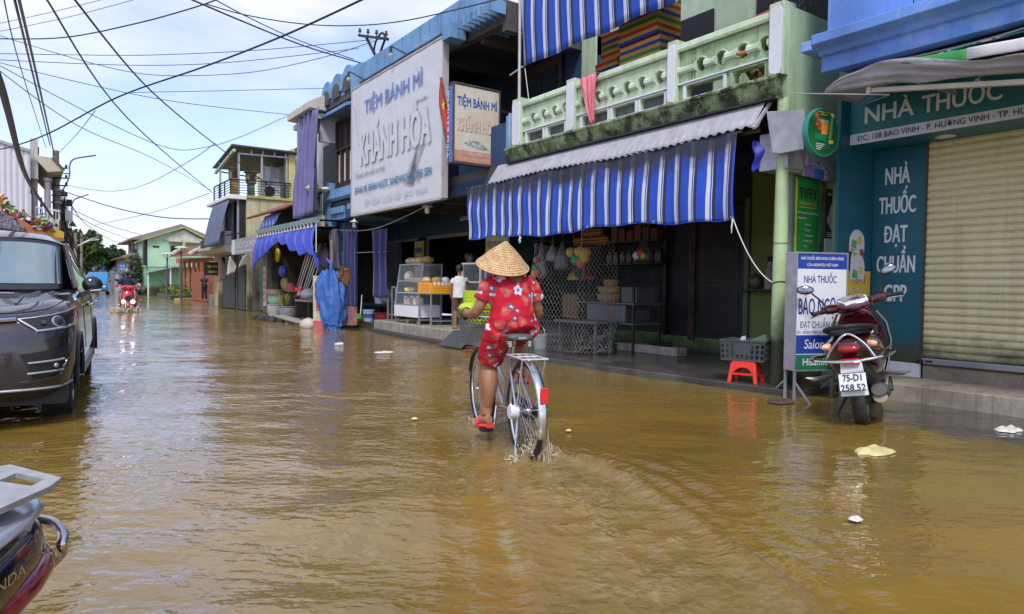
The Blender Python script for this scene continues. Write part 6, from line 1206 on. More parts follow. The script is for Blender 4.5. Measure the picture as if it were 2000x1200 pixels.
rk=MB();rr=random.Random(31)
for k in range(40):rk.ell((7.7+rr.uniform(-.5,.35),67+rr.uniform(-1,1),rr.uniform(1.0,3.3)),(rr.uniform(.2,.4),)*3,7,5)
single(rk.build('rockery',mat('dark rock',(.06,.06,.062),.9,var=.4),None,smooth=0),'dark heaped rockery against the beige house side','rockery')
pl_=thing('planter','long low planter of yellow green shrubs before communal gate','planter',(8,50,0));MB().prism([(7.9,58.5),(7.15,47.2),(9.3,49.5),(9.0,58)],lambda a,b_,d:(a,b_,d),-.1,.22).build('kerb',mat('dark stone kerb',(.08,.075,.065),.85,var=.3),pl_,smooth=0)
lf=MB();rr=random.Random(41)
for k in range(1500):
 t_=rr.random();p=Vector((lerp(7.5,8.0,t_)+rr.uniform(0,1.1),lerp(48.6,57.5,t_)+rr.uniform(-.6,.3),.22+abs(rr.gauss(0,.28))));a=Vector((rr.gauss(0,1),rr.gauss(0,1),rr.gauss(0,1)))*.06;b_=Vector((rr.gauss(0,1),rr.gauss(0,1),rr.gauss(0,1)))*.06;lf.add([p,p+a,p+a+b_,p+b_],[(0,1,2,3)])
lf.build('shrub_leaves',mat('yellow green leaf',(.13,.17,.025),.7,var=.5,vs=3,spec=.2),pl_,smooth=0,fix=False)
yk=MB().prism([(7.3,46.9),(9.6,49.2),(9.7,48.9),(7.6,46.4)],lambda a,b_,d:(a,b_,d),-.1,.07);single(yk.build('kerbstone',mat('yellow kerb',(.45,.30,.06),.7,var=.2),None,smooth=0),'yellow painted kerb in front of the planter','kerb')
lp0=None
for(x,y,h_,lab)in((7.35,49.8,2.95,'saucer topped street lamp standing left in planter'),(7.46,45.4,3.2,'taller looking saucer street lamp nearer, right in planter')):
 l_=thing('lamp_post',lab,'street lamp',(x,y,0),0,'saucer lamps in the planter');MB().tube([(x,y,0),(x,y,h_-.45)],[.075,.05],10).build('post',mat('dark grey post',(.06,.065,.07),.5),l_)
 MB().lathe([(.05,-.45),(.06,-.35),(.03,-.3),(.03,-.05)],(x,y,h_),10).build('neck',M_dkint,l_)
 for s_ in range(3):MB().tube([(x,y,h_-.42),(x+.3*math.cos(s_*2.1+.3),y+.3*math.sin(s_*2.1+.3),h_-.06)],.015,5).build('stay',M_dkint,l_)
 MB().lathe([(0,.07),(.18,.05),(.36,-.02),(.37,-.05),(.30,-.05),(0,-.03)],(x,y,h_),18).build('saucer',mat('pale saucer',(.55,.56,.58),.4),l_)
def tree(name,label,base,trunk_h,crowns,n,seed,lc,sz=.28,group=None):
 rr=random.Random(seed);t_=thing(name,label,'tree',base,0,group);b0=Vector(base);tk=MB()
 tk.tube(cat([b0,b0+Vector((.1,0,trunk_h*.5)),b0+Vector((.0,.1,trunk_h))],4),[.28-.012*i for i in range(9)],8)
 for c,r_ in crowns:tk.tube([b0+Vector((0,0,trunk_h*.7)),b0.lerp(Vector(c),.6)+Vector((0,0,trunk_h*.3)),Vector(c)],[.14,.08,.03],6)
 tk.build('trunk',mat('bark',(.07,.05,.035),.9,var=.3,bump=.5),t_);lf=MB()
 tot=sum(r_[0]*r_[2]for _,r_ in crowns)
 for c,r_ in crowns:
  cl_=[(Vector(c)+Vector((rr.gauss(0,.45)*r_[0],rr.gauss(0,.45)*r_[1],rr.gauss(0,.45)*r_[2])),rr.uniform(.25,.5)*min(r_))for _ in range(26)]
  for k in range(int(n*r_[0]*r_[2]/tot)):
   cc,cr_=rr.choice(cl_);d=Vector((rr.gauss(0,1),rr.gauss(0,1),rr.gauss(0,1))).normalized()*cr_*rr.uniform(.55,1.1);p=cc+d
   a=Vector((rr.gauss(0,1),rr.gauss(0,1),rr.gauss(0,.6))).normalized()*sz*rr.uniform(.5,1.2);q=a.cross(Vector((rr.gauss(0,1),rr.gauss(0,1),rr.gauss(0,1)))).normalized()*sz*.55
   lf.add([p-a,p+q,p+a,p-q],[(0,1,2,3)])
 lf.build('crown',mat('leaf',lc,.65,var=.55,vs=.9,spec=.25),t_,smooth=0,fix=False);return t_
tree('broadleaf_tree','big rounded tree overhanging the road behind the car roof',(4.4,88,0),3.5,[((4.3,88,5.3),(1.8,1.8,1.4)),((5.2,87,3.8),(1.3,1.5,1.6)),((3.4,89,4.2),(1.5,1.5,1.5))],5200,1,(.055,.095,.022))
tree('broadleaf_tree','darker tree just right of the big rounded one',(6.6,98,0),3.0,[((6.8,98,4.4),(1.6,1.5,1.1)),((7.6,99,3.6),(1.3,1.3,1.0))],2800,2,(.035,.075,.022))
tree('broadleaf_tree','distant flat topped tree above the blue roofed house',(9.5,118,0),3.6,[((9.4,118,5.3),(2.2,1.5,.7)),((10.6,118,4.8),(1.6,1.5,.7))],2600,3,(.04,.085,.025))
tree('broadleaf_tree','pale young tree growing behind the utility poles',(3.0,92,0),3.5,[((2.6,92,5.0),(1.5,1.3,1.2))],2000,4,(.07,.10,.04))
bh=thing('blue_house','small far house with bright blue gable end','house',(8.5,104,0));MB().prism([(6.9,2.6),(9.8,2.6),(9.8,3.9),(8.9,4.75),(7.0,3.7)],xz,102,110).build('gable_wall',mat('bright blue tin',(.12,.28,.62),.6),bh,smooth=0);MB().prism([(6.6,3.5),(8.9,4.78),(10,3.8),(10,3.95),(8.9,4.95),(6.6,3.7)],xz,101,110).build('roof',mat('dark brown roof',(.06,.045,.04),.8),bh,smooth=0);MB().box(7.1,9.6,102.1,110,0,2.6).build('ground_wall',mat('grey blue wall',(.32,.36,.42),.8,var=.2),bh,smooth=0)
wh=thing('white_house','far whitish house with dark pitched roof edge','house',(10,92,0));MB().prism([(8.6,0),(11,0),(11,4.6),(8.7,3.7)],xz,88,100).build('wall',mat('dull white wall',(.45,.47,.48),.8,var=.15,streak=.3),wh,smooth=0);MB().prism([(8.0,3.55),(11,4.65),(11,4.8),(8.0,3.68)],xz,87,100).build('roof',M_tile,wh,smooth=0);MB().box(8.1,8.6,86,94,2.2,2.35).build('canopy',M_ceil,wh,smooth=0)
fr_=thing('far_house_row','low grey house closing the far end of the street','house',(6,125,0));MB().box(3,9,124,130,0,3).build('wall',mat('far grey wall',(.28,.31,.35),.9,var=.3,vs=.5),fr_,smooth=0);MB().prism([(2.5,3),(9.5,3),(6,4)],xz,123.5,130).build('roof',M_ceil,fr_,smooth=0)
bsg=thing('street_sign','blue and white street sign far down the road','sign',(8.3,84,2.5));o_=MB().box(7.75,8.4,84,84.06,2.15,2.95).build('panel',mat('street blue',(.04,.15,.55),.5),bsg,smooth=0);text('NHÀ',(7.85,83.99,2.62),XP,ZU,.2,M_signw,o_,width=.45,bold=.03);text('NGHỈ',(7.82,83.99,2.3),XP,ZU,.2,M_signw,o_,width=.5,bold=.03);MB().bar((8.1,84.03,0),(8.1,84.03,2.15),.08).build('post',M_dkint,bsg)
ob=thing('orange_lantern','round orange lantern hanging beside the far blue sign','lantern',(7.4,80,2.0));MB().ell((7.4,80,1.95),(.24,.24,.2),14,9).build('shade',mat('orange shade',(.65,.26,.03),.5),ob);MB().bar((7.4,80,2.15),(8.2,80,2.3),.04).build('arm',M_dkint,ob)
um=thing('parasol','dark grey parasol over the pavement behind the red motorbike','parasol',(6.9,62,0));MB().lathe([(0,.35),(.5,.2),(1.0,-.02),(1.0,-.06),(0,.25)],(6.6,66,1.75),12).build('canopy',mat('dark canopy',(.07,.07,.075),.8),um,smooth=0);MB().tube([(6.6,66,0),(6.6,66,2.0)],.03,6).build('pole',M_dkint,um)
ivy=MB();rr=random.Random(51)
for k in range(900):
 p=Vector((7.3+rr.gauss(0,.35),66+rr.gauss(0,.6),rr.uniform(.1,3.2)));a=Vector((rr.gauss(0,1),rr.gauss(0,1),rr.gauss(0,1)))*.10;b_=Vector((rr.gauss(0,1),rr.gauss(0,1),rr.gauss(0,1)))*.08;ivy.add([p,p+a,p+a+b_,p+b_],[(0,1,2,3)])
single(ivy.build('climbing_plant',mat('dark ivy',(.05,.075,.02),.7,var=.5,vs=2),None,smooth=0,fix=False),'tall climbing plant growing in front of the dark rockery','plant')
for k in range(5):
 single(MB().ell((6.9+.35*k,63.5,.4+.25*(k%2)),(.22,.3,.3),10,7).build('market_bundle',mat('market goods',((.4,.05,.05),(.5,.5,.48),(.08,.09,.12),(.3,.2,.1),(.06,.06,.07))[k],.7,var=.3),None),('red bundle of goods by the far stall','white bundle of goods by the far stall','dark blue bundle of goods by the far stall','brown bundle of goods by the far stall','black bundle of goods by the far stall')[k],'bundle')
 # left side of the street
M_tinw=mat('white corrugated cladding',(.55,.56,.58),.55,metal=.1,var=.08,vs=.8,streak=.2,scol=(.3,.3,.3))
wb=thing('clad_house','tall house clad in white corrugated sheets on the left','house',(-1,33,0))
MB().grid(lambda u,v:(lerp(-6,.02,u),31-.03*abs(math.sin(u*PI*34)),lerp(0,5.82+.27*(1-u)*6,v)),204,1).build('cladding',M_tinw,wb,smooth=20)
MB().box(-6,0,31.05,38,0,5.6).build('wall',M_cream,wb,smooth=0);MB().bar((-6,30.95,7.5),(.05,30.95,5.86),.1).build('verge_trim',M_gal,wb,smooth=0)
bb_=thing('balcony_house','cream house with deep eave and balcony behind white cladding','house',(.3,34,0))
MB().box(.02,.26,31.2,37,4.9,6.38).build('parapet',mat('grey cream parapet',(.42,.41,.40),.8,var=.2,streak=.3),bb_,smooth=0);MB().prism([(.26,5.75),(.68,5.72),(1.05,5.32),(1.05,5.26),(.55,5.18),(.2,5.6)],xz,31.1,37.5).build('eave',mat('cream soffit',(.50,.45,.33),.8,var=.1),bb_,smooth=0)
MB().bar((.7,31.05,5.72),(1.08,31.05,5.28),.07).build('verge',mat('brown verge',(.12,.07,.05),.8),bb_,smooth=0)
for z in(5.95,):
 for k in range(3):MB().box(.262,.30,31.5+1.2*k,32.1+1.2*k,z,z+.18).build('vent',M_dkint,bb_,smooth=0)
for x in(.14,.55):MB().lathe([(.11,3.4),(.10,4.85),(.15,4.9),(.15,5.0)],(x,31.6,0),10).build('column',mat('mauve column',(.36,.33,.34),.7),bb_)
MB().box(.05,.16,31.9,37,0,5.2).build('wall',M_dkint,bb_,smooth=0);MB().box(.16,.9,31.2,37,3.0,3.42).build('balcony_face',M_cream,bb_,smooth=0)
for k in range(4):MB().lathe([(0,0),(.05,0),(.05,.02)],(.30+.17*k,31.18,3.2),10,Matrix.Rotation(PI/2,3,'X')).build('round_vent',M_dkint,bb_)
rl=MB();rl.bar((.17,31.22,3.84),(.92,31.22,3.74),.05);rl.bar((.92,31.22,3.74),(.92,36,3.74),.05)
for k in range(9):rl.bar((.17+.09*k,31.22,3.42),(.17+.09*k,31.22,3.82),.022)
for k in range(14):rl.tube([(.92,31.3+.33*k,3.42),(.92,31.45+.33*k,3.6),(.92,31.3+.33*k,3.74)],.02,5)
rl.build('railing',M_plaq,bb_,smooth=0);MB().box(.0,.9,31.25,37,0,3.0).build('ground_wall',M_ceil,bb_,smooth=0)
cu_=curtain('blue_cloth','deep blue cloth hanging on the left balcony',.36,32.0,32.6,3.45,4.3,M_tarpb,3,1)
dg_=thing('temple_roof','mosaic temple gate roof crowned with colourful dragons behind the car','temple gate',(-.5,18.5,0))
MB().prism([(-1.5,2.75),(-.25,2.42),(.25,2.12),(.55,1.9),(.55,1.8),(-1.5,2.2)],xz,17.6,19.6).build('tile_roof',mat('terracotta ridge',(.42,.17,.06),.7,var=.3),dg_,smooth=0)
MB().prism([(-.9,2.52),(-.45,2.50),(-.1,2.22),(-.12,2.12),(-.9,2.22)],xz,17.4,17.6).build('scale_panel',mat('dark mosaic scales',(.06,.065,.10),.5,var=.5,vs=14,c2=(.2,.2,.24),c2s=22),dg_,smooth=0)
MB().box(-1.6,.5,18,19.5,0,2.2).build('wall',M_cream,dg_,smooth=0)
rr=random.Random(61);MC=[mat('mosaic piece',c,.35,var=.4,vs=15)for c in((.55,.42,.05),(.08,.25,.08),(.45,.10,.04),(.05,.06,.16),(.55,.52,.45),(.30,.03,.05))]
pathd=cat([(-1.0,17.9,2.75),(-.55,17.8,2.82),(-.45,17.8,2.65),(-.3,17.8,2.45),(-.1,17.8,2.42),(.05,17.8,2.30),(.15,17.8,2.38),(.3,17.8,2.2)],10)
for ci in range(6):
 om=MB()
 for k in range(34):
  p=rr.choice(pathd)+Vector((rr.gauss(0,.05),rr.gauss(0,.12),rr.gauss(.0,.05)));q=p+Vector((rr.uniform(-.10,.14),rr.uniform(-.05,.05),rr.uniform(-.03,.10)));om.tube([p,p.lerp(q,.5)+Vector((0,0,.03)),q],[.035,.028,.008],6)
 o_=om.build('dragon_mosaic',MC[ci],dg_);o_['kind']='stuff'
MB().tube(pathd[4:],[.075-.0008*i for i in range(len(pathd)-4)],8).build('dragon_body',MC[0],dg_);MB().tube([(-.55,17.7,2.45),(-.35,17.7,2.50),(-.1,17.7,2.3)],[.05,.07,.03],8).build('ridge_roll',MC[5],dg_)
fl_=thing('flood_lamp','small square flood lamp standing on the temple roof','lamp',(0,17.6,2.3));MB().obox((-.03,17.6,2.40),(.05,.03,.045),Matrix.Rotation(RAD(20),3,'Y')).build('head',M_black,fl_,smooth=0);MB().obox((-.03,17.565,2.40),(.04,.004,.035),Matrix.Rotation(RAD(20),3,'Y')).build('glass',M_signw,fl_,smooth=0);MB().bar((-.03,17.62,2.15),(-.03,17.62,2.36),.02).build('stem',M_black,fl_)
ysn=thing('yellow_sign','yellow sign board with red motif behind the dark car','sign',(.4,17.9,2.0));MB().prism([(.22,2.27),(.30,2.30),(.60,2.17),(.60,1.98),(.22,1.98)],xz,17.85,17.92).build('board',mat('sign yellow',(.62,.40,.03),.5,var=.1),ysn,smooth=0);MB().ell((.40,17.84,2.18),(.05,.008,.03),10,6).build('motif',M_redb,ysn)
for k in range(4):MB().box(.42+.045*k,.45+.045*k,17.84,17.849,2.0,2.05).build('printed_letter',M_redb,ysn,smooth=0)
M_conp=mat('concrete pole',(.20,.17,.14),.85,var=.25,vs=5,bump=.2,streak=.4)
up_=thing('utility_pole','tall concrete utility pole carrying black cable bundle on the left','pole',(.88,33,0));MB().tube([(.88,33,0),(.86,33,6.3)],[.17,.11],12).build('shaft',M_conp,up_)
for z in(5.6,5.2,4.9,4.5):MB().bar((.7,32.9,z),(1.25,32.9,z+.02),.05).build('crossarm',M_black,up_);MB().lathe([(.03,0),(.05,.06),(.02,.14),(0,.15)],(1.2,32.9,z+.03),8).build('insulator',M_ceil,up_)
for z in(4.7,4.2):MB().lathe([(.175,0),(.175,.06)],(.87,33,z),12,cap=True).build('band',M_gal,up_)
MB().box(1.15,1.4,32.6,32.9,3.5,3.9).build('junction_box',M_plaq,up_,smooth=0);MB().box(1.2,1.38,32.6,32.9,4.1,4.35).build('junction_box',M_dkint,up_,smooth=0)
u2_=thing('utility_pole','second shorter pole hung with boxes and a loudspeaker','pole',(1.3,38,0));MB().tube([(1.28,38,0),(1.26,38,5.2)],[.16,.12],12).build('shaft',M_conp,u2_);MB().lathe([(0,.0),(.05,.02),(.2,.22),(.21,.23),(.05,.08)],(1.05,37.7,3.75),14,Matrix.Rotation(PI/2,3,'X')).build('loudspeaker',mat('tan horn',(.35,.26,.15),.6),u2_);MB().lathe([(0,.0),(.05,.02),(.17,.2),(.18,.21),(.05,.08)],(1.5,37.7,3.65),14,Matrix.Rotation(RAD(60),3,'Y')).build('loudspeaker',mat('tan horn',(.35,.26,.15),.6),u2_)
for k in range(5):MB().box(1.0+.08*(k%3),1.3+.1*(k%2),37.7,37.85,3.9+.3*k,4.1+.3*k).build('cable_box',M_plaq if k%2 else M_dkint,u2_,smooth=0)
mess=MB();rr=random.Random(71)
for k in range(34):
 a=Vector((1.2+rr.uniform(-.2,.2),37+rr.uniform(-3,2),rr.uniform(2.6,5)));b_=a+Vector((rr.uniform(-.1,.9),rr.uniform(0,5),-rr.uniform(.5,2.2)));mess.tube(hook(a,b_,rr.uniform(.1,.4),6),.018,4)
single(mess.build('cable_tangle',M_black,None),'tangle of black cables drooping around the second pole','cables',kind='stuff')
for(x0,y,pts,lab)in((1.4,42,[(1.36,42,5.3),(1.40,42,5.75),(1.62,42,6.3),(1.68,42,6.6),(1.68,42,7.0),(1.82,42,7.33),(2.2,42,7.5),(2.85,42,7.68)],'curved street lamp arm, upper and nearer of the two'),(2,52,[(1.9,52,4.9),(2.05,52,5.3),(2.18,52,5.6),(2.2,52,6.0),(2.4,52,6.35),(3.1,52,6.68)],'curved street lamp arm, lower and farther of the two')):
 l_=thing('street_lamp',lab,'street lamp',(x0,y,0),0,'curved street lamps');c_=cat(pts,6);MB().tube([(x0-.05,y,0),(pts[0])],[.12,.09],10).build('pole',M_conp,l_);MB().tube(c_,.04,8).build('arm',mat('grey arm',(.13,.13,.15),.5),l_);MB().bar(c_[-8],c_[-1],.13,.06).build('lamp_head',mat('grey head',(.12,.12,.14),.4),l_,bevel=.01);MB().bar((x0-.2,y,pts[3][2]),pts[3],.05).build('bracket',M_black,l_)
for(x,y,h_,lab)in((4.0,78,5.7,'far leaning utility pole before the trees'),(2.6,58,4.5,'thin far pole beside the car roof')):
 l_=thing('utility_pole',lab,'pole',(x,y,0));MB().tube([(x,y,0),(x+.05,y,h_)],[.15,.1],8).build('shaft',M_conp,l_);MB().bar((x-.5,y,h_-.3),(x+.5,y,h_-.3),.08).build('crossarm',M_black,l_);MB().tube([(x,y,h_-1),(x+.9,y,h_-.5),(x+1.5,y,h_-.4)],.04,5).build('lamp_arm',M_gal,l_)
 # vehicles
M_tyre=mat('tyre rubber',(.018,.018,.018),.75,var=.3,vs=12,bump=.3,bs=60,dirt=.3,dcol=(.06,.05,.035),ds=6)
M_chrome=mat('chrome',(.62,.62,.62),.13,metal=1,var=.08,vs=8)
M_plast=mat('black plastic',(.018,.018,.02),.4,var=.15)
M_bronze=mat('dark bronze car paint',(.042,.037,.038),.2,metal=.5,var=.06,coat=1,dirt=.08,dcol=(.12,.10,.08),ds=3)
M_wsc=mat('windscreen glass',(.15,.21,.22),.02,var=.18,vs=1.5,spec=1,coat=1)
M_sgl=mat('side glass',(.015,.02,.022),.02,var=0,spec=.9)
def wheel(par,c,r,w,m_rim,spokes=8,name='wheel',hub=.3):
 MX=Matrix.Rotation(PI/2,3,'Y');o=MB().lathe([(r*.66,-w*.42),(r*.80,-w*.5),(r*.95,-w*.46),(r,-w*.28),(r,w*.28),(r*.95,w*.46),(r*.80,w*.5),(r*.66,w*.42)],c,36,MX).build(name,M_tyre,par,world=False)
 MB().lathe([(r*.66,-w*.42),(r*.60,-w*.3),(r*.60,w*.3),(r*.66,w*.42)],c,32,MX).build('rim',m_rim,o,world=False)
 s_=MB()
 for k in range(spokes):
  a=2*PI*k/spokes;d=Vector((0,math.cos(a),math.sin(a)));s_.bar(Vector(c)+d*r*.1,Vector(c)+d*r*.64,r*.10,r*.08,up=(1,0,0))
 s_.lathe([(0,-w*.3),(r*hub*.6,-w*.3),(r*hub*.6,w*.3),(0,w*.3)],c,16,MX);s_.build('wheel_spokes',m_rim,o,smooth=0,world=False);return o
YS=[.45,.52,.62,.75,.9,1.05,1.2,1.3,1.42,1.7,2.05,2.5,3.0,3.2,3.32,3.45,3.6,3.75,3.9,4.05,4.25,4.42]
def rng(zf,w,yf,zs,xs,ymin=.45,n=4.0,NF=9,dz=0,arch=None):
 ye=max(.45,ymin);pts=[]
 for j in range(NF):
  xr=(0,.15,.3,.45,.6,.74,.86,.95,1)[j];x=w*xr;y=yf+(ye-yf)*(1-max(0,1-xr**n)**(1/n));f=max(0,j-4)/4;z=lerp(zf,zs(ye),f**1.5)
  pts.append(Vector((x,y,z)))
 for y in YS:
  yy=max(y,ye);z=zs(yy)
  if arch:
   for yc in(.9,3.6):
    d=abs(yy-yc)
    if d<.405:z=max(z,.33+math.sqrt(.405**2-d*d))
  pts.append(Vector((xs(yy),yy,z)))
 pts.append(Vector((xs(4.42)*.8,4.52,pts[-1].z)));pts.append(Vector((0,4.55,pts[-1].z)));return pts
def tp(y):return 1-.05*max(0,(y-3.3)/1.1)**2-.02*max(0,(.9-y)/.5)
RG=[rng(.27,.80,.14,lambda y:.30,lambda y:.84*tp(y),arch=1),rng(.36,.885,.03,lambda y:.37,lambda y:.90*tp(y),arch=1),rng(.52,.91,.0,lambda y:.54,lambda y:.925*tp(y),arch=1),rng(.67,.915,.0,lambda y:.70,lambda y:.92*tp(y),arch=1),rng(.79,.91,.025,lambda y:.82,lambda y:.91*tp(y)),rng(.89,.89,.09,lambda y:.945+.015*y,lambda y:.905*tp(y)),rng(.935,.85,.18,lambda y:1.0+.02*y,lambda y:.89*tp(y)),rng(.985,.70,.45,lambda y:1.035+.02*y,lambda y:lerp(.74,.872,min(1,max(0,(y-.8)/.65)))*tp(y),.62),rng(1.035,.66,.85,lambda y:1.05+.022*y,lambda y:lerp(.70,.862,min(1,max(0,(y-.95)/.5)))*tp(y),1.0),rng(1.085,.755,1.16,lambda y:1.06+.025*y,lambda y:.855*tp(y),1.45),rng(1.59,.70,1.80,lambda y:1.545-.05*max(0,y-2.6)**1.2,lambda y:.735-.03*max(0,y-2),2.06),rng(1.65,.60,1.98,lambda y:1.625-.05*max(0,y-2.6)**1.2,lambda y:.62-.03*max(0,y-2),2.2),rng(1.685,.2,2.3,lambda y:1.675-.05*max(0,y-2.6)**1.2,lambda y:.2,2.5)]
NP=len(RG[0])
def S_(r,j):
 r0=min(int(r),len(RG)-2);j0=min(int(j),NP-2);fr,fj=r-r0,j-j0
 return RG[r0][j0].lerp(RG[r0][j0+1],fj).lerp(RG[r0+1][j0].lerp(RG[r0+1][j0+1],fj),fr)
def Sn(r,j):
 a=S_(min(r+.1,len(RG)-1.01),j)-S_(max(0,r-.1),j);b_=S_(r,min(NP-1.01,j+.1))-S_(r,max(0,j-.1));n=b_.cross(a);return n.normalized()if n.length>1e-9 else Vector((0,-1,0))
car=thing('parked_car','dark bronze SUV parked in the flood water with its front towards us','car',(-.66,6.25,-.07),RAD(-6));car['_org']=(0,0,0)
def skin(r0,r1,j0,j1,mirror=True):
 m=MB()
 for sg in((1,-1)if mirror else(1,)):
  o=len(m.v)
  for r in range(r0,r1+1):
   for j in range(j0,j1+1):v=RG[r][j];m.v.append((v.x*sg,v.y,v.z))
  w_=j1-j0+1
  for r in range(r1-r0):
   for j in range(j1-j0):m.f.append((o+r*w_+j,o+r*w_+j+1,o+(r+1)*w_+j+1,o+(r+1)*w_+j));m.mi.append(0)
 return m
body=MB()
for m_ in(skin(1,6,0,NP-1),skin(6,9,0,NP-1),skin(9,10,9,NP-1),skin(10,12,0,NP-1)):o=len(body.v);body.v+=m_.v;body.f+=[tuple(i+o for i in f)for f in m_.f];body.mi+=m_.mi
bm_=body.build('body',M_bronze,car,smooth=180,world=False)
_bm=bmesh.new();_bm.from_mesh(bm_.data);bmesh.ops.remove_doubles(_bm,verts=_bm.verts,dist=.0015);bmesh.ops.recalc_face_normals(_bm,faces=_bm.faces);_bm.to_mesh(bm_.data);_bm.free();bm_.data.set_sharp_from_angle(angle=RAD(50))
skin(0,1,0,NP-1).build('lower_cladding',M_plast,car,smooth=60,world=False)
MB().box(-.86,.86,.25,4.4,.22,.60).build('underbody',M_black,car,smooth=0,world=False)
def patch(pts,off,m,name,par=None,sides=(1,),n=8):
 for sg in sides:
  def f(u,v):
   a=(lerp(pts[0][0],pts[1][0],u),lerp(pts[0][1],pts[1][1],u));b_=(lerp(pts[3][0],pts[2][0],u),lerp(pts[3][1],pts[2][1],u));r,j=lerp(a[0],b_[0],v),lerp(a[1],b_[1],v)
   p=S_(r,j)+Sn(r,j)*off;return(p.x*sg,p.y,p.z)
  o=MB().grid(f,n,max(3,n//2)).build(name,m,par or car,smooth=180,world=False)
 return o
def line(rj,r,off,m,name,par=None,sides=(1,)):
 for sg in sides:o=MB().tube([(lambda p:(p.x*sg,p.y,p.z))(S_(a,b_)+Sn(a,b_)*off)for a,b_ in rj],r,6).build(name,m,par or car,world=False)
 return o
def seq(a,b_,n):return[(lerp(a[0],b_[0],i/n),lerp(a[1],b_[1],i/n))for i in range(n+1)]
ws=patch([(9.97,0),(9.97,8.0),(9.03,8.0),(9.03,0)],.004,M_plast,'windscreen',None,(1,-1),16);patch([(9.90,0),(9.90,7.5),(9.13,7.75),(9.13,0)],.009,M_wsc,'glass',ws,(1,-1),16)
patch([(9.93,10.5),(9.93,26),(9.08,26.5),(9.08,10)],.005,M_sgl,'side_window',None,(1,-1),16)
line(seq((9.02,9.2),(9.98,9.2),10),.022,.0,M_bronze,'windscreen_pillar',None,(1,-1));line(seq((10.0,9.5),(10.0,26),20),.018,.012,M_chrome,'roof_rail',None,(1,-1))
line(seq((9.99,0),(9.99,8),10),.006,.004,M_plast,'roof_seam',None,(1,-1))
for sg in(1,-1):MB().tube([(sg*.15,1.20,1.105),(sg*.05,1.25,1.115),(-sg*.42,1.27,1.12)],[.014,.012,.006],6).build('wiper',M_black,car,world=False)
line(seq((6.0,0),(6.0,6.2),10)+seq((6.0,6.2),(6.35,9.5),6)+seq((6.6,11),(8.6,16),8),.005,.001,M_black,'bonnet_seam',None,(1,-1))
line(seq((7,5.0),(8.9,5.6),8),.012,.002,M_bronze,'bonnet_crease',None,(1,-1));patch([(8.97,5.2),(8.97,8.4),(8.80,9.0),(8.84,6.5)],.004,M_plast,'cowl',None,(1,-1))
hl=patch([(4.95,4.3),(5.22,11.4),(4.35,11.2),(4.05,5.2)],.006,mat('dark lamp housing',(.012,.014,.016),.25,var=.2),'headlight',None,(1,-1),14)
MG=mat('lamp lens',(.3,.33,.35),.05,metal=.6)
for r_,j_,s_,m_ in((4.55,6.5,.046,M_alu),(4.55,6.5,.037,M_sgl),(4.58,5.6,.02,M_sgl)):
 p=S_(r_,j_)+Sn(r_,j_)*(.012 if m_!=M_sgl else.02);q=Sn(r_,j_).to_track_quat('Z','Y').to_matrix();MB().lathe([(0,.004),(s_*.8,.004),(s_,0),(s_,-.01)],p,20,q).build('lamp_ring',m_,hl,world=False)
patch([(4.75,8.0),(4.9,10.2),(4.5,10),(4.35,8.4)],.013,mat('amber lens',(.75,.22,.02),.2,var=.3,vs=20),'indicator',hl);patch([(4.38,8.3),(4.5,10),(4.36,10),(4.25,8.6)],.014,M_signw,'reflector',hl)
line(seq((4.95,4.3),(4.05,5.2),4)+seq((4.05,5.2),(4.35,11.2),10)+seq((4.35,11.3),(5.22,11.5),4),.010,.010,M_chrome,'lamp_trim',hl);line(seq((4.95,4.3),(5.22,11.4),12),.007,.010,M_alu,'lamp_trim',hl)
patch([(4.9,0),(4.9,3.3),(2.9,1.9),(2.9,0)],.006,M_black,'grille',None,(1,-1))
for k in range(6):line(seq((3.1+.32*k,0),(3.1+.32*k,1.9+.22*k),5),.011,.012,M_gal,'grille_bar',None,(1,-1))
line(seq((2.8,0),(2.85,1.9),4)+seq((2.85,1.95),(4.85,3.4),8)+seq((4.9,3.5),(4.94,4.2),2),.016,.014,M_chrome,'grille_wing',None,(1,-1))
fg_=patch([(2.75,4.3),(2.95,7.2),(1.7,6.4),(1.55,5.0)],.006,M_black,'fog_lamp_recess',None,(1,-1))
for r_ in(2.3,1.8):line(seq((r_,4.7),(r_+.04,6.8),6),.008,.012,M_gal,'fog_bar',fg_,(1,-1))
p=S_(2.08,6.2)+Sn(2.08,6.2)*.014;MB().ell(p,.02,10,6).build('fog_lamp',MG,fg_,world=False)
line(seq((2.9,7.4),(1.6,6.7),6)+seq((1.55,6.5),(1.35,4.4),6),.016,.004,M_bronze,'fog_lip',None,(1,-1));line(seq((1.02,0),(1.05,8.5),14),.010,.006,M_gal,'chin_trim',None,(1,-1));patch([(2.3,0),(2.3,2.6),(1.05,3.6),(1.05,0)],.005,M_plast,'lower_grille',None,(1,-1))
for y0 in(1.52,2.62):
 jj=[i for i,y in enumerate(YS)if y>=y0][0]+9;line(seq((2.0,jj),(8.9,jj),12),.004,.0,M_black,'door_seam',None,(1,-1))
for y in(2.35,3.3):
 for sg in(1,-1):
  h_=MB().tube([(sg*.918,y-.12,.93),(sg*.95,y-.09,.935),(sg*.95,y+.07,.94),(sg*.915,y+.1,.94)],.014,8);h_.build('door_handle',M_chrome,car,world=False)
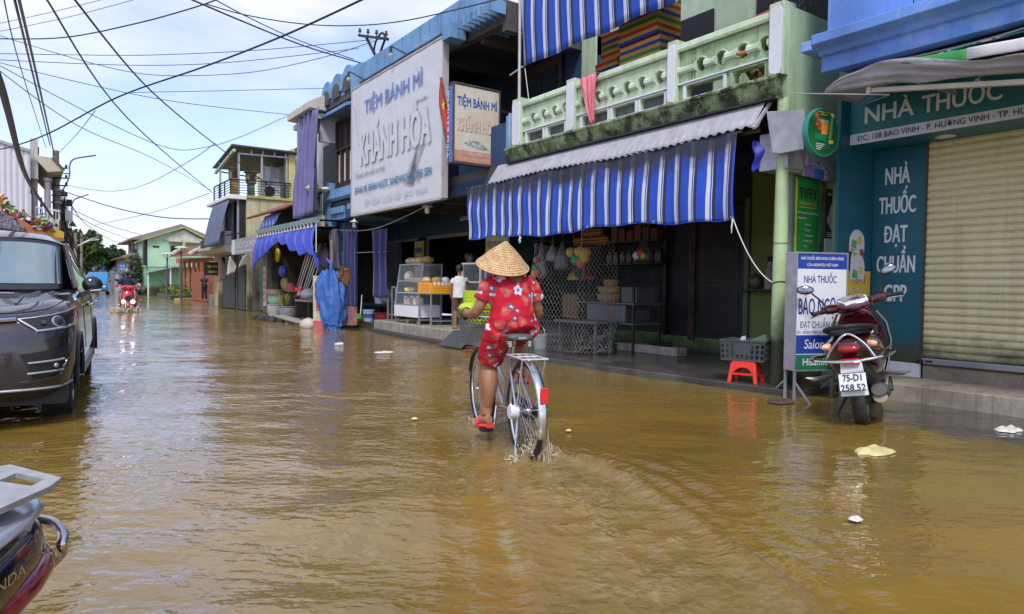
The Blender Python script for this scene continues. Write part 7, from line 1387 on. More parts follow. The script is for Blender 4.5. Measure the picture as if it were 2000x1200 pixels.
for sg in(1,-1):
 mr=MB().ell((sg*.985,1.62,1.15),(.088,.062,.084),18,10);o_=mr.build('wing_mirror',mat('gloss black',(.012,.011,.012),.12,coat=.6),car,world=False);MB().prism([(sg*.86,1.06),(sg*.99,1.12),(sg*1.0,1.085),(sg*.88,1.02)],xz,1.54,1.66).build('mirror_stem',M_plast,o_,smooth=0,world=False);MB().lathe([(0,0),(.07,0)],(sg*.99,1.675,1.15),16,Matrix.Rotation(PI/2,3,'X')).build('mirror_glass',M_chrome,o_,world=False)
 MB().tube([(sg*1.06,1.56,1.10),(sg*.97,1.545,1.09)],.012,6).build('mirror_light',M_chrome,o_,world=False)
 for yc in(.9,3.6):wheel(car,(sg*.765,yc,.35),.355,.225,M_alu,10);MB().tube([(sg*.915,yc+.405*math.cos(a),.33+.405*math.sin(a))for a in[PI*i/18 for i in range(19)]],.022,6).build('arch_trim',M_plast,car,world=False)
 MB().bar((sg*.90,1.3,.36),(sg*.90,3.2,.36),.05,.10).build('sill',M_gal,car,smooth=0,world=False);MB().tube([(sg*.925,.95+.55*i/10,.56+.01*i)for i in range(3)],.006,5).build('wing_mark',M_chrome,car,world=False)
vn=thing('minivan','small bright blue van coming down the far end of street','van',(4.55,66.5,-.1),RAD(-8));M_vb=mat('bright blue paint',(.02,.22,.50),.25,coat=.7,var=.05)
MB().loft([[(-w,y,z0),(w,y,z0),(w,y,z1),(w*.93,y,z1+.06),(-w*.93,y,z1+.06),(-w,y,z1)]for y,w,z0,z1 in((0,.66,.35,.95),(.06,.73,.3,1.05),(.5,.75,.3,1.65),(.75,.74,.3,1.80),(3.2,.74,.3,1.80),(3.3,.7,.4,1.7))]).build('body',M_vb,vn,smooth=30,world=False)
MB().loft([[(-.62,y,z),(.62,y,z),(.62,y+.02,z),(-.62,y+.02,z)]for y,z in((.06,1.10),(.46,1.62))]).build('windscreen',M_wsc,vn,smooth=0,world=False);MB().box(-.7,.7,-.05,.0,.32,.48).build('bumper',M_plast,vn,smooth=0,world=False);MB().box(-.3,.3,-.03,.0,.68,.80).build('grille',M_plast,vn,smooth=0,world=False)
for sg in(-1,1):MB().ell((sg*.5,.0,.72),(.12,.04,.08),12,8).build('headlight',M_signw,vn,world=False);wheel(vn,(sg*.62,.7,.28),.28,.16,M_alu,6);wheel(vn,(sg*.62,2.7,.28),.28,.16,M_alu,6);MB().ell((sg*.88,.4,1.15),(.06,.05,.1),8,6).build('wing_mirror',M_plast,vn,world=False)
MB().box(-.7,.7,.9,3.0,1.87,1.93).build('roof_rack',M_alu,vn,smooth=0,world=False)
M_mirr=mat('dim mirror',(.22,.24,.27),.12,metal=.9,var=.5,vs=30)
def sect(y,w,z0,z1,n=12,p=2.6):return[(w/2*math.copysign(abs(math.cos(a))**(2/p),math.cos(a)),y,(z0+z1)/2+(z1-z0)/2*math.copysign(abs(math.sin(a))**(2/p),math.sin(a)))for a in[2*PI*i/n for i in range(n)]]
def scooter(label,loc,rz,lean,paint,steer=0,front=False,plate=None):
 t=thing('scooter',label,'scooter',loc,rz);t.rotation_euler=(0,lean,rz);t['_org']=(0,0,0);kw=dict(world=False)
 M_in=mat('scooter inner',(.02,.02,.022),.45,var=.1)
 MB().loft([sect(y,w,z0,z1,16)for y,w,z0,z1 in((-.36,.14,.67,.73),(-.32,.23,.61,.76),(-.22,.33,.53,.78),(-.05,.41,.45,.79),(.15,.43,.40,.80),(.38,.40,.34,.78),(.55,.26,.30,.68),(.62,.2,.3,.55))]).build('tail_body',paint,t,smooth=60,sub=1,**kw)
 MB().loft([sect(y,w,z0,z1,16)for y,w,z0,z1 in((-.30,.12,.785,.81),(-.24,.24,.77,.83),(-.05,.32,.765,.85),(.2,.30,.755,.83),(.45,.22,.75,.82),(.60,.10,.72,.77))]).build('seat',M_black,t,smooth=60,sub=1,**kw)
 MB().loft([sect(y,w,z0,z1)for y,w,z0,z1 in((-.30,.13,.52,.60),(-.10,.22,.30,.58),(.15,.26,.22,.52),(.5,.28,.20,.36),(.95,.30,.20,.30),(1.0,.28,.22,.32))]).build('undertray',M_in,t,smooth=60,**kw)
 MB().box(-.16,.16,.55,1.0,.30,.335).build('footboard',M_in,t,smooth=0,bevel=.01,**kw)
 ls=MB().loft([[(-w/2,y,z),(-w*.3,y+d,z),(0,y+d*1.3,z),(w*.3,y+d,z),(w/2,y,z),(w*.3,y-.03,z),(0,y-.05,z),(-w*.3,y-.03,z)]for y,w,z,d in((1.02,.26,.26,.02),(1.04,.36,.42,.06),(1.01,.44,.62,.10),(.95,.42,.80,.12),(.88,.30,.93,.10),(.85,.18,1.0,.06))]);lsh=ls.build('leg_shield',paint,t,smooth=60,sub=1,**kw)
 MB().loft([[(x*w/2,.99-.12*max(0,(z-.62))/.3+.0-.055,z)for x in(-1,1)]+[(x*w/2,.99-.12*max(0,(z-.62))/.3-.045,z)for x in(1,-1)]for w,z in((.24,.34),(.36,.55),(.36,.75),(.24,.90))]).build('inner_panel',paint,lsh,smooth=0,**kw)
 MB().box(.04,.15,.845,.90,.70,.80).build('glove_box',M_black,lsh,smooth=0,bevel=.01,**kw);MB().lathe([(0,0),(.025,0),(.03,-.02)],(.09,.838,.75),12,Matrix.Rotation(PI/2,3,'X')).build('ignition_lock',M_chrome,lsh,**kw)
 for sg in(-1,1):MB().tube([(sg*.13,1.03,.26),(sg*.185,1.035,.45),(sg*.225,.99,.64),(sg*.21,.93,.82),(sg*.15,.87,.94)],.013,8).build('shield_trim',M_chrome,lsh,**kw)
 A=Matrix.Rotation(steer,3,Vector((0,-.42,.9)).normalized());O=Vector((0,.92,.95));T=lambda p:O+A@(Vector(p)-O)
 def tb(m):m.v=[tuple(T(v))for v in m.v];return m
 hd=tb(MB().loft([[(x,y,z)for x,y,z in s_]for s_ in(sect(.80,.20,.97,1.03),sect(.84,.30,.95,1.08),sect(.92,.34,.93,1.10),sect(1.0,.28,.92,1.08),sect(1.06,.14,.93,1.02))])).build('handlebar_cowl',paint,t,smooth=60,sub=1,**kw)
 if not front:
  tb(MB().prism([(-.095,.81),(.095,.81),(.12,.92),(.07,.99),(-.07,.99),(-.12,.92)],lambda a,b_,d:(a,b_,d+1.02+.30*(b_-.8)),0,.03)).build('dial_surround',M_plaq,hd,smooth=0,bevel=.006,**kw);tb(MB().prism([(-.08,.83),(.08,.83),(.10,.94),(.05,.99),(-.05,.99),(-.10,.94)],lambda a,b_,d:(a,b_,d+1.05+.30*(b_-.8)),0,.008)).build('dial_glass',mat('dial',(.20,.22,.22),.1,var=.6,vs=30),hd,smooth=0,**kw)
 for sg in(-1,1):
  tb(MB().tube([(sg*.14,.92,1.02),(sg*.22,.89,1.03),(sg*.26,.86,1.03)],[.045,.05,.035],10)).build('switch_pod',paint,hd,**kw);tb(MB().tube([(sg*.24,.87,1.03),(sg*.37,.81,1.02)],.019,10)).build('grip',M_black,hd,**kw);tb(MB().tube([(sg*.2,.93,1.01),(sg*.30,.91,1.0),(sg*.38,.85,.99)],[.012,.01,.007],6)).build('brake_lever',M_alu,hd,**kw)
  tb(MB().tube([(sg*.22,.90,1.05),(sg*.25,.92,1.14),(sg*.30,.90,1.22)],.008,6)).build('mirror_stem',M_black,hd,**kw);mo=tb(MB().ell((sg*.345,.895,1.27),(.075,.02,.045),14,8,rotz(0)@Matrix.Rotation(-sg*RAD(18),3,'Y'))).build('mirror',M_plast,hd,**kw);tb(MB().ell((sg*.345,.879,1.27),(.066,.008,.037),14,8,Matrix.Rotation(-sg*RAD(18),3,'Y'))).build('mirror_glass',M_mirr,mo,**kw)
 fw=tb(MB());C1=T((0,1.28,.22));wo2=wheel(t,(0,0,0),.225,.095,M_alu,5,'front_wheel');wm_=Matrix.Translation(C1)@A.to_4x4();wo2.matrix_local=wm_
 tb(MB().loft([sect(1.05,.12,.36,.40),sect(1.15,.17,.42,.50),sect(1.28,.18,.44,.53),sect(1.42,.15,.38,.47),sect(1.5,.08,.30,.36)])).build('front_fender',paint,t,smooth=60,sub=1,**kw)
 for sg in(-1,1):tb(MB().tube([(sg*.075,1.0,.75),(sg*.075,1.27,.22)],.022,8)).build('fork',M_alu,t,**kw)
 if front:
  for sg in(-1,1):MB().ell((sg*.13,1.10,.50),(.085,.05,.06),12,8).build('headlight',mat('lit headlight',(.95,.97,1),.2,var=0,emit=4),lsh,**kw);tb(MB().ell((sg*.13,1.04,1.01),(.09,.05,.055),12,8,Matrix.Rotation(sg*RAD(20),3,'Y'))).build('indicator',paint,hd,**kw)
  MB().prism([(-.06,.72),(.06,.72),(.14,.52),(.05,.42),(-.05,.42),(-.14,.52)],lambda a,b_,d:(a,d,b_),1.10,1.135).build('nose_panel',M_in,lsh,smooth=0,bevel=.01,**kw)
 MB().loft([sect(-.375,.08,.655,.69),sect(-.355,.14,.645,.71),sect(-.33,.15,.64,.71)]).build('tail_lamp',mat('red lens',(.30,.008,.008),.15,var=.3,vs=20,coat=.5),t,smooth=60,**kw)
 for sg in(-1,1):MB().ell((sg*.135,-.25,.70),(.035,.075,.032),12,8,rotz(sg*RAD(35))).build('indicator',mat('orange clear lens',(.75,.42,.25),.12,var=.5,vs=25),t,**kw)
 MB().box(-.06,.06,-.37,-.33,.555,.60).build('reflector',mat('reflector red',(.45,.01,.01),.2),t,smooth=0,**kw);MB().prism([(-.07,.56),(.07,.56),(.09,.30),(-.09,.30)],lambda a,b_,d:(a,d-.06*(.56-b_)/.26,b_),-.33,-.30).build('rear_fender',M_plaq if plate else M_in,t,smooth=0,bevel=.006,**kw)
 if plate:
  pl=MB().prism([(-.088,.345),(.088,.345),(.088,.487),(-.088,.487)],lambda a,b_,d:(a,d-.05*(.56-b_)/.2,b_),-.37,-.364).build('number_plate',M_signw,t,smooth=0,bevel=.004,**kw);uu=Vector((0,.25,1)).normalized()
  for s_,z_ in zip(plate,(.425,.348)):text(s_,(0,-.375-.05*(.56-z_)/.2,z_),XP,uu,.055,M_black,pl,width=.12 if z_>.4 else.158,bold=.02,align='C',depth=.0015)
  for k in range(2):MB().bar((-.088,-.37-.05*(.56-(.347+.138*k))/.2,.347+.138*k),(.088,-.37-.05*(.56-(.347+.138*k))/.2,.347+.138*k),.004).build('plate_border',M_black,pl,smooth=0,**kw)
  MB().tube(cat([(-.22,.12,.60),(-.275,-.10,.61),(-.22,-.36,.60),(0,-.44,.58),(.22,-.36,.60),(.275,-.10,.61),(.22,.12,.60)],6),.013,8).build('bumper_rail',M_chrome,t,**kw)
  MB().tube(cat([(-.16,-.36,.60),(-.10,-.36,.70),(0,-.37,.80),(.10,-.36,.72),(.16,-.36,.60)],6),.010,8).build('bumper_rail',M_chrome,t,**kw);MB().tube(cat([(.17,-.33,.60),(.25,-.15,.66),(.25,.02,.65),(.21,.1,.60)],6),.010,8).build('bumper_rail',M_chrome,t,**kw)
  text('LEAD',(.214,-.02,.68),(0,1,0),ZU,.035,M_chrome,t,width=.12,bold=.02)
  MB().tube(cat([(-.13,.05,.80),(-.15,-.18,.84),(0,-.36,.86),(.15,-.18,.84),(.13,.05,.80)],6),.02,8).build('grab_rail',M_black,t,**kw)
  for sg in(-1,1):MB().tube([(sg*.17,.15,.42),(sg*.30,.05,.41),(sg*.36,.02,.43)],[.014,.02,.006],8).build('passenger_footrest',M_alu,t,**kw)
 wheel(t,(0,0,.225),.225,.10,M_alu,5,'rear_wheel')
 MB().loft([sect(y,w,z0,z1)for y,w,z0,z1 in((-.10,.08,.20,.30),(.0,.15,.16,.34),(.25,.17,.16,.36),(.45,.10,.2,.32))]).build('engine',M_ceil,t,smooth=60,**kw)
 ex=MB().lathe([(0,-.14),(.05,-.14),(.062,-.12),(.065,.12),(.05,.16),(0,.16)],(.145,-.02,.28),16,Matrix.Rotation(RAD(78),3,'X')).build('muffler',mat('grey muffler',(.14,.13,.115),.5,metal=.5,var=.3),t,**kw);MB().lathe([(0,.0),(.02,0),(.045,-.004),(.05,-.012)],(.145,-.165,.252),14,Matrix.Rotation(RAD(78),3,'X')).build('end_cap',mat('muddy cap',(.30,.26,.2),.6),ex,**kw);MB().prism([(-.06,.36),(.16,.38),(.2,.30),(.1,.26),(-.1,.30)],lambda a,b_,d:(d,a,b_),.205,.225).build('heat_shield',M_in,ex,smooth=0,bevel=.006,**kw)
 MB().tube([(-.10,.42,.25),(-.22,.32,.02)],.014,6).build('side_stand',M_in,t,**kw);return t
sc1=scooter('maroon scooter parked on its stand before the white lightbox sign',(5.78,2.97,-.03),RAD(-66),RAD(-9),mat('maroon pearl paint',(.060,.004,.009),.2,metal=.25,coat=1,var=.03),RAD(20),False,('75-D1','258.52'))
sc1.scale=(1.13,1.03,1.0)
sc2=scooter('red scooter ridden through flood water with its headlights lit',(2.92,28.95,-.12),RAD(176),0,mat('red paint',(.50,.015,.03),.25,coat=.8,var=.03),0,True)
sc3=scooter('dark blue scooter parked beyond the red one by market stall',(6.15,58,-.1),RAD(172),RAD(8),mat('night blue paint',(.012,.016,.05),.3,coat=.5,var=.03),0,True)
for o_ in sc3.children_recursive:
 if o_.name.startswith('headlight'):o_.data.materials.clear();o_.data.materials.append(M_plaq)
mb_=thing('motorbike','tail of a black and red motorbike with silver rack, nearest to us','motorbike',(-.1,1.2,0));MBC=Vector((-.10,1.2,0))
rk=plate([[(-.30,1.40),(-.10,1.44),(-.032,1.455),(.038,1.315),(.022,1.268),(-.042,1.175),(-.10,1.15),(-.30,1.12)],[(-.046,1.345),(-.022,1.385),(.016,1.318),(-.002,1.285)],[(-.22,1.22),(-.075,1.22),(-.050,1.262),(-.22,1.27)],[(-.22,1.31),(-.075,1.32),(-.065,1.375),(-.22,1.36)]],.791,.80,lambda a,b_,d:(a,b_,d+.25*(a+.03)*0))
rk.build('luggage_rack',mat('worn cast aluminium',(.38,.38,.37),.42,metal=.35,var=.2,vs=30,bump=.2,bs=120),mb_,smooth=20,bevel=.004)
for x,y in((-.08,1.24),(-.10,1.4)):MB().bar((x,y,.73),(x,y,.785),.02).build('rack_bolt',M_black,mb_)
RX_=Vector((.9,-.44,0)).normalized();RF=Vector((.44,.9,0)).normalized()
def tl(a,b_,c):return Vector((-.090,1.318,0))+RX_*a+RF*b_+ZU*c
def tsec(y,w,z0,z1,n=20,p=2.5):return[tl(q[0],y,q[2])for q in sect(0,w,z0,z1,n,p)]
MB().loft([tsec(-.5,.30,.54,.76),tsec(-.2,.275,.58,.765),tsec(.0,.24,.615,.765),tsec(.07,.18,.635,.755),tsec(.095,.10,.66,.735)]).build('tail_body',mat('gloss black body',(.01,.01,.012),.15,coat=.8),mb_,smooth=60,sub=1)
MB().loft([tsec(-.24,.30,.61,.69),tsec(-.02,.272,.632,.70),tsec(.05,.23,.640,.702),tsec(.098,.145,.65,.70),tsec(.112,.08,.66,.692)]).build('tail_lamp',mat('dark red lens',(.20,.012,.02),.12,coat=.7,var=.35,vs=25),mb_,smooth=60,sub=1)
MB().loft([tsec(-.3,.30,.735,.782),tsec(.0,.245,.742,.78),tsec(.06,.18,.742,.775),tsec(.09,.1,.746,.768)]).build('upper_cover',mat('silver cover',(.42,.44,.47),.2,metal=.5),mb_,smooth=60,sub=1)
text('HONDA',tl(.136,-.225,.708),RF,ZU,.016,M_chrome,mb_,width=.12,bold=.02,depth=.004)
MB().tube(cat([tl(-.30,.02,.705),tl(-.05,.115,.712),tl(.055,.12,.71),tl(.095,.10,.695),tl(.104,.08,.68),tl(.092,.10,.655),tl(.04,.125,.615),tl(-.1,.13,.565),tl(-.3,.1,.53)],7),.0085,10).build('guard_rail',mat('chrome rail',(.55,.54,.50),.15,metal=1),mb_)
MB().loft([tsec(.0,.16,.30,.60),tsec(.06,.14,.28,.58),tsec(.10,.10,.2,.5)]).build('rear_fender',M_plast,mb_,smooth=60);MB().loft([[tl(x-.05,.115,z)for x,z in((-.05,.50),(.06,.50),(.075,.555),(-.05,.57))],[tl(x-.05,.125,z)for x,z in((-.05,.50),(.06,.50),(.075,.555),(-.05,.57))]]).build('mud_flap',M_plaq,mb_,smooth=0)
o_=MB().lathe([(.20,-.05),(.27,-.055),(.30,0),(.27,.055),(.20,.05)],tl(0,-.25,.24),28,Matrix((RF,ZU,RX_)).transposed()).build('rear_wheel',M_tyre,mb_);MB().loft([tsec(-.95,.24,.62,.78),tsec(-.55,.28,.72,.82),tsec(-.3,.24,.74,.79)]).build('seat',M_black,mb_,smooth=60)
# people
M_skin=mat('tan skin',(.30,.145,.075),.48,var=.16,vs=9,bump=.12,bs=90,sss=.08,spec=.35);M_hair=mat('black hair',(.008,.007,.006),.5,var=.3,vs=30)
def hand(m,w,d,up,side,curl=.5,s=1.0):
 w,d,up,side=Vector(w),Vector(d).normalized(),Vector(up).normalized(),Vector(side).normalized()
 pc=w+d*.045*s;m.loft([[w+d*t*s+side*a*s*.036*k+up*b_*s*.012 for a,b_ in((-1,-1),(1,-1),(1,1),(-1,1))]for t,k in((-.01,.75),(.03,1.0),(.075,1.1))])
 for i in range(4):
  o=w+d*.072*s+side*(.030-.0205*i)*s;L=(.068,.076,.070,.054)[i]*s;p=[o];a=0
  for q in(.42,.33,.25):a+=curl*1.1;p.append(p[-1]+(d*math.cos(a)-up*math.sin(a))*L*q)
  m.tube(p,[.0088*s,.0082*s,.0075*s,.006*s],7)
 o=w+d*.02*s+side*.03*s;m.tube([o,o+(side*.6+d*.6-up*.3*curl)*.03*s,o+(side*.45+d*.9-up*.8*curl)*.055*s],[.011*s,.0095*s,.007*s],7)
def limb(m,a,b_,c,r):m.tube(cat([a,b_,c],5),[lerp(r[0],r[1],i/5)for i in range(5)]+[lerp(r[1],r[2],i/5)for i in range(6)],12)
def foot(m,ank,dirn,s=1.0):
 ank,d=Vector(ank),Vector(dirn).normalized();m.tube([ank-d*.045*s+ZU*-.035*s,ank+d*.03*s-ZU*.035*s,ank+d*.10*s-ZU*.048*s,ank+d*.16*s-ZU*.055*s],[.034*s,.036*s,.034*s,.02*s],10)
def head(m,c,s,yaw=0,tilt=0):
 R_=rotz(yaw)@Matrix.Rotation(tilt,3,'X');c=Vector(c);P=lambda x,y,z:c+R_@Vector((x*s,y*s,z*s))
 m.ell(c,(.073*s,.092*s,.105*s),18,12,R_);m.ell(P(0,.03,-.055),(.055*s,.06*s,.055*s),14,9,R_);m.tube([P(0,.085,.012),P(0,.108,-.022),P(0,.09,-.03)],[.010*s,.014*s,.008*s],8)
 for sg in(-1,1):m.ell(P(sg*.075,-.005,-.01),(.012*s,.02*s,.032*s),8,6,R_);m.ell(P(sg*.03,.083,.012),(.016*s,.01*s,.01*s),8,6,R_)
 m.tube([P(-.022,.083,-.058),P(0,.092,-.057),P(.022,.083,-.058)],[.005*s,.009*s,.005*s],6);return P
kw=dict(world=False)
BL_=(2.71,3.672,-.055);BRZ=RAD(-17)
bc=thing('bicycle','old chrome city bicycle with basket, ridden through the water','bicycle',BL_,BRZ);bc['_org']=(0,0,0)
M_fr=mat('silver frame paint',(.45,.45,.46),.25,metal=.7,var=.1);WR=.325
for nm,yc in(('rear_wheel',0),('front_wheel',1.06)):
 w_=MB().tube([(0,yc+WR*math.cos(a),.33+WR*math.sin(a))for a in[2*PI*i/56 for i in range(56)]],.019,8,closed=True).build(nm,M_tyre,bc,**kw)
 MB().tube([(0,yc+.298*math.cos(a),.33+.298*math.sin(a))for a in[2*PI*i/56 for i in range(56)]],.012,6,closed=True).build('rim',M_chrome,w_,**kw)
 sp=MB()
 for k in range(28):
  a=2*PI*k/28;h_=.03 if k%2 else-.03;a2=a+(.35 if k%4<2 else-.35);sp.tube([(h_,yc+.025*math.cos(a2),.33+.025*math.sin(a2)),(0,yc+.292*math.cos(a),.33+.292*math.sin(a))],.0019,4)
 sp.build('spokes',M_alu,w_,smooth=0,**kw);MB().lathe([(.012,-.06),(.02,-.05),(.03,-.035),(.018,-.02),(.018,.02),(.03,.035),(.02,.05),(.012,.06)],(0,yc,.33),12,Matrix.Rotation(PI/2,3,'Y')).build('hub',M_chrome,w_,**kw)
def fend(yc,a0,a1,nm):
 def f(u,v):a=lerp(a0,a1,u);x=(v-.5)*.062;r_=.358-.010*(abs(v-.5)*2)**2;return(x,yc+r_*math.cos(a),.33+r_*math.sin(a))
 MB().grid(f,34,6).build(nm,M_chrome,bc,smooth=180,solid=.0015,**kw)
fend(0,RAD(75),RAD(200),'rear_mudguard');fend(1.06,RAD(15),RAD(150),'front_mudguard')
fr=MB()
for p,q,r_ in(((0,.46,.29),(0,.28,.70),.016),((0,.46,.29),(0,.90,.62),.018),((0,.40,.44),(0,.88,.72),.014),((0,.90,.60),(0,.87,.80),.02)):fr.tube([p,q],r_,10)
for sg in(-1,1):fr.tube([(sg*.03,.46,.29),(sg*.06,0,.33)],.010,8);fr.tube([(sg*.02,.30,.66),(sg*.06,0,.33)],.009,8);fr.tube([(sg*.035,.91,.62),(sg*.04,.98,.5),(sg*.045,1.06,.33)],.012,8)
fr.build('frame',M_fr,bc,**kw)
MB().tube([(0,.30,.64),(0,.235,.79)],.013,10).build('seat_post',M_chrome,bc,**kw)
sd=MB().loft([[(x*w/2,y,z)for x,z in((-1,z0),(-.9,z1-.008),(-.5,z1),(.5,z1),(.9,z1-.008),(1,z0))]for y,w,z0,z1 in((.07,.15,.80,.835),(.085,.215,.795,.845),(.15,.225,.795,.845),(.22,.17,.80,.84),(.32,.07,.80,.83),(.36,.035,.805,.825))]);so=sd.build('saddle',mat('grey green saddle',(.075,.09,.085),.5,var=.15),bc,smooth=60,sub=1,**kw)
for sg in(-1,1):MB().tube([(sg*.07+.022*math.cos(a),.11+.022*math.sin(a),.755+.005*a/PI)for a in[2*PI*i/8 for i in range(33)]],.004,6).build('spring',M_chrome,so,**kw);MB().tube([(sg*.07,.09,.76),(sg*.03,.26,.785),(0,.36,.80)],.005,6).build('rail',M_chrome,so,**kw)
text('ASAMA',(0,.066,.812),XP,ZU,.014,M_plaq,so,width=.06,bold=.02,align='C')
rk=MB()
for x in(-.075,-.025,.025,.075):rk.tube([(x,.16,.700),(x,-.19,.700)],.005,6)
for y in(.14,-.02,-.20):rk.tube([(-.085,y,.700),(.085,y,.700)],.006,6)
rk.tube([(-.085,.14,.700),(-.085,-.20,.700)],.006,6);rk.tube([(.085,.14,.700),(.085,-.20,.700)],.006,6)
for sg in(-1,1):rk.tube([(sg*.08,-.17,.700),(sg*.07,-.05,.4),(sg*.07,0,.33)],.005,6)
rk.build('rear_rack',mat('white rack',(.6,.6,.6),.35,metal=.4),bc,**kw)
rf_=MB().box(-.025,.025,-.372,-.35,.44,.54);ro_=rf_.build('rear_reflector',mat('red reflector',(.65,.02,.02),.25,var=.2,vs=30),bc,smooth=0,bevel=.006,**kw)
for sg in(-1,1):MB().tube([(sg*.062,0,.33),(sg*.035,-.34,.40)],.003,5).build('mudguard_stay',M_chrome,bc,**kw)
MB().prism([(-.08,.36),(.40,.40),(.52,.33),(.48,.22),(-.06,.27)],lambda a,b_,d:(d,a,b_),.058,.066).build('chain_guard',M_plast,bc,smooth=0,bevel=.01,**kw)
pa=RAD(-100);PD=Vector((0,.46,.29))
for sg in(-1,1):
 a=pa if sg<0 else pa+PI;e=PD+Vector((sg*.09,.165*math.cos(a),.165*math.sin(a)));MB().tube([PD+Vector((sg*.06,0,0)),e],.011,8).build('crank',M_chrome,bc,**kw);MB().box(e.x-.045+sg*.055,e.x+.045+sg*.055,e.y-.04,e.y+.04,e.z-.012,e.z+.012).build('pedal',M_black,bc,smooth=0,bevel=.004,**kw)
MB().tube([(-.05,.0,.31),(-.10,-.12,.14),(-.11,-.14,.04)],.009,8).build('kickstand',M_chrome,bc,**kw);MB().lathe([(0,-.03),(.045,-.03),(.045,.03),(0,.03)],(-.08,.0,.33),18,Matrix.Rotation(PI/2,3,'Y')).build('brake_drum',M_plaq,bc,**kw)
hb_=MB().tube(cat([(-.268,.62,.93),(-.235,.76,.95),(-.12,.87,.93),(0,.88,.92),(.12,.87,.93),(.235,.76,.95),(.268,.62,.93)],6),.011,8);ho=hb_.build('handlebar',M_chrome,bc,**kw);MB().tube([(0,.87,.78),(0,.88,.92)],.013,8).build('stem',M_chrome,ho,**kw)
for sg in(-1,1):MB().tube([(sg*.262,.68,.937),(sg*.27,.58,.928)],.016,8).build('grip',M_black,ho,**kw)
M_bk=mat('grey basket wire',(.16,.17,.18),.4,metal=.5);bs=MB()
def bk(a,t,g=0):
 w0,w1=.125,.165;d0,d1=.10,.135;z=lerp(.70,.985,t);ww,dd=lerp(w0,w1,t),lerp(d0,d1,t);n=4
 return Vector((-.04+ww*math.copysign(abs(math.cos(a))**.55,math.cos(a)),1.05+dd*math.copysign(abs(math.sin(a))**.55,math.sin(a)),z))
for k in range(9):bs.tube([bk(2*PI*i/24,k/8)for i in range(24)],.0035 if k<8 else.007,4,closed=True)
for k in range(40):bs.tube([bk(2*PI*k/40,t/3)for t in range(4)],.0028,4)
for k in range(6):bs.tube([(-.15+.04*k,.96,.70),(-.15+.04*k,1.14,.70)],.003,4)
bko=bs.build('basket',M_bk,bc,smooth=0,**kw);MB().grid(lambda u,v:bk(2*PI*u,.02+.55*v)*1.0+Vector((0,0,0)),40,4,True).build('basket_lining',mat('grey basket panel',(.15,.16,.175),.6,alpha=.75),bko,**kw)
lg=thing('perforated_basket','lime green perforated plastic bag standing in bicycle basket','bag',BL_,BRZ);lg['_org']=(0,0,0);lm_=mat('lime plastic',(.42,.58,.02),.45,var=.08)
lgm=MB()
for k in range(22):
 for j in range(17):
  def q_(kk,jj):a=2*PI*kk/22;t_=jj/17;return Vector((-.04+(.115+.015*t_)*math.cos(a),1.05+(.095+.01*t_)*math.sin(a),lerp(.73,1.13,t_)))
  kk=k+.5*(j%2);c_=q_(kk+.5,j+.5);quad=[q_(kk,j),q_(kk+1,j),q_(kk+1,j+1),q_(kk,j+1)];o=len(lgm.v);lgm.v+=[tuple(v)for v in quad]+[tuple(c_.lerp((quad[i]+quad[(i+1)%4])/2,.72).lerp(c_.lerp(quad[i],.6),.0))for i in range(4)]
  for i in range(4):i2=(i+1)%4;lgm.f+=[(o+i,o+i2,o+4+i),(o+i2,o+4+i2,o+4+i)];lgm.mi+=[0,0]
lgm.build('perforated_side',lm_,lg,smooth=0,fix=False,**kw);MB().ell((-.14,1.0,.99),(.08,.09,.045),12,8).build('green_lining',lm_,lg,**kw);MB().lathe([(.09,.74),(.095,1.0)],(-.04,1.05,0),16).build('dark_contents',mat('dark green contents',(.03,.06,.01),.8),lg,**kw)
wo=thing('person','woman in red floral shirt and shorts and conical hat riding bicycle','person',BL_,BRZ);wo['_org']=(0,0,0)
LH,RH=Vector((-.265,.62,.955)),Vector((.265,.62,.955))
b=MB();limb(b,(-.15,.36,1.19),(-.24,.375,.99),LH+Vector((-.005,-.03,.012)),(.047,.041,.028));limb(b,(.15,.36,1.19),(.225,.39,.985),RH+Vector((0,-.03,.012)),(.052,.046,.030))
hand(b,LH+Vector((0,-.02,.018)),(.12,1,-.15),(0,.1,1),(1,0,-.1),.75,.9);hand(b,RH+Vector((0,-.02,.018)),(-.12,1,-.15),(0,.1,1),(-1,0,-.1),.75,.9)
Lft,Rft=Vector((-.145,.41,.235)),Vector((.145,.40,.56))
limb(b,(-.09,.28,.88),(-.125,.47,.60),Lft,(.095,.068,.036));limb(b,(.09,.28,.88),(.12,.58,.80),Rft,(.095,.068,.036));b.tube(cat([(-.12,.455,.58),(-.13,.40,.45),(-.14,.41,.30)],4),[.058,.062,.064,.063,.060,.054,.046,.040,.036],12)
foot(b,Lft,(-.15,1,-.12),.95);foot(b,Rft,(.1,1,-.05),.95);b.ell((0,.30,.94),(.15,.13,.14),16,10);b.ell((0,.34,1.11),(.15,.11,.16),16,10);b.tube([(0,.38,1.22),(0,.40,1.31)],[.055,.05],12);PH=head(b,(0,.44,1.36),.93,0,RAD(-12))
b.build('body',M_skin,wo,remesh=.0065,**kw)
MB().ell((0,.42,1.37),(.078,.088,.10),16,10).build('hair',M_hair,wo,**kw);MB().ell((0,.345,1.30),(.05,.04,.06),10,8).build('hair_bun',M_hair,wo,**kw)
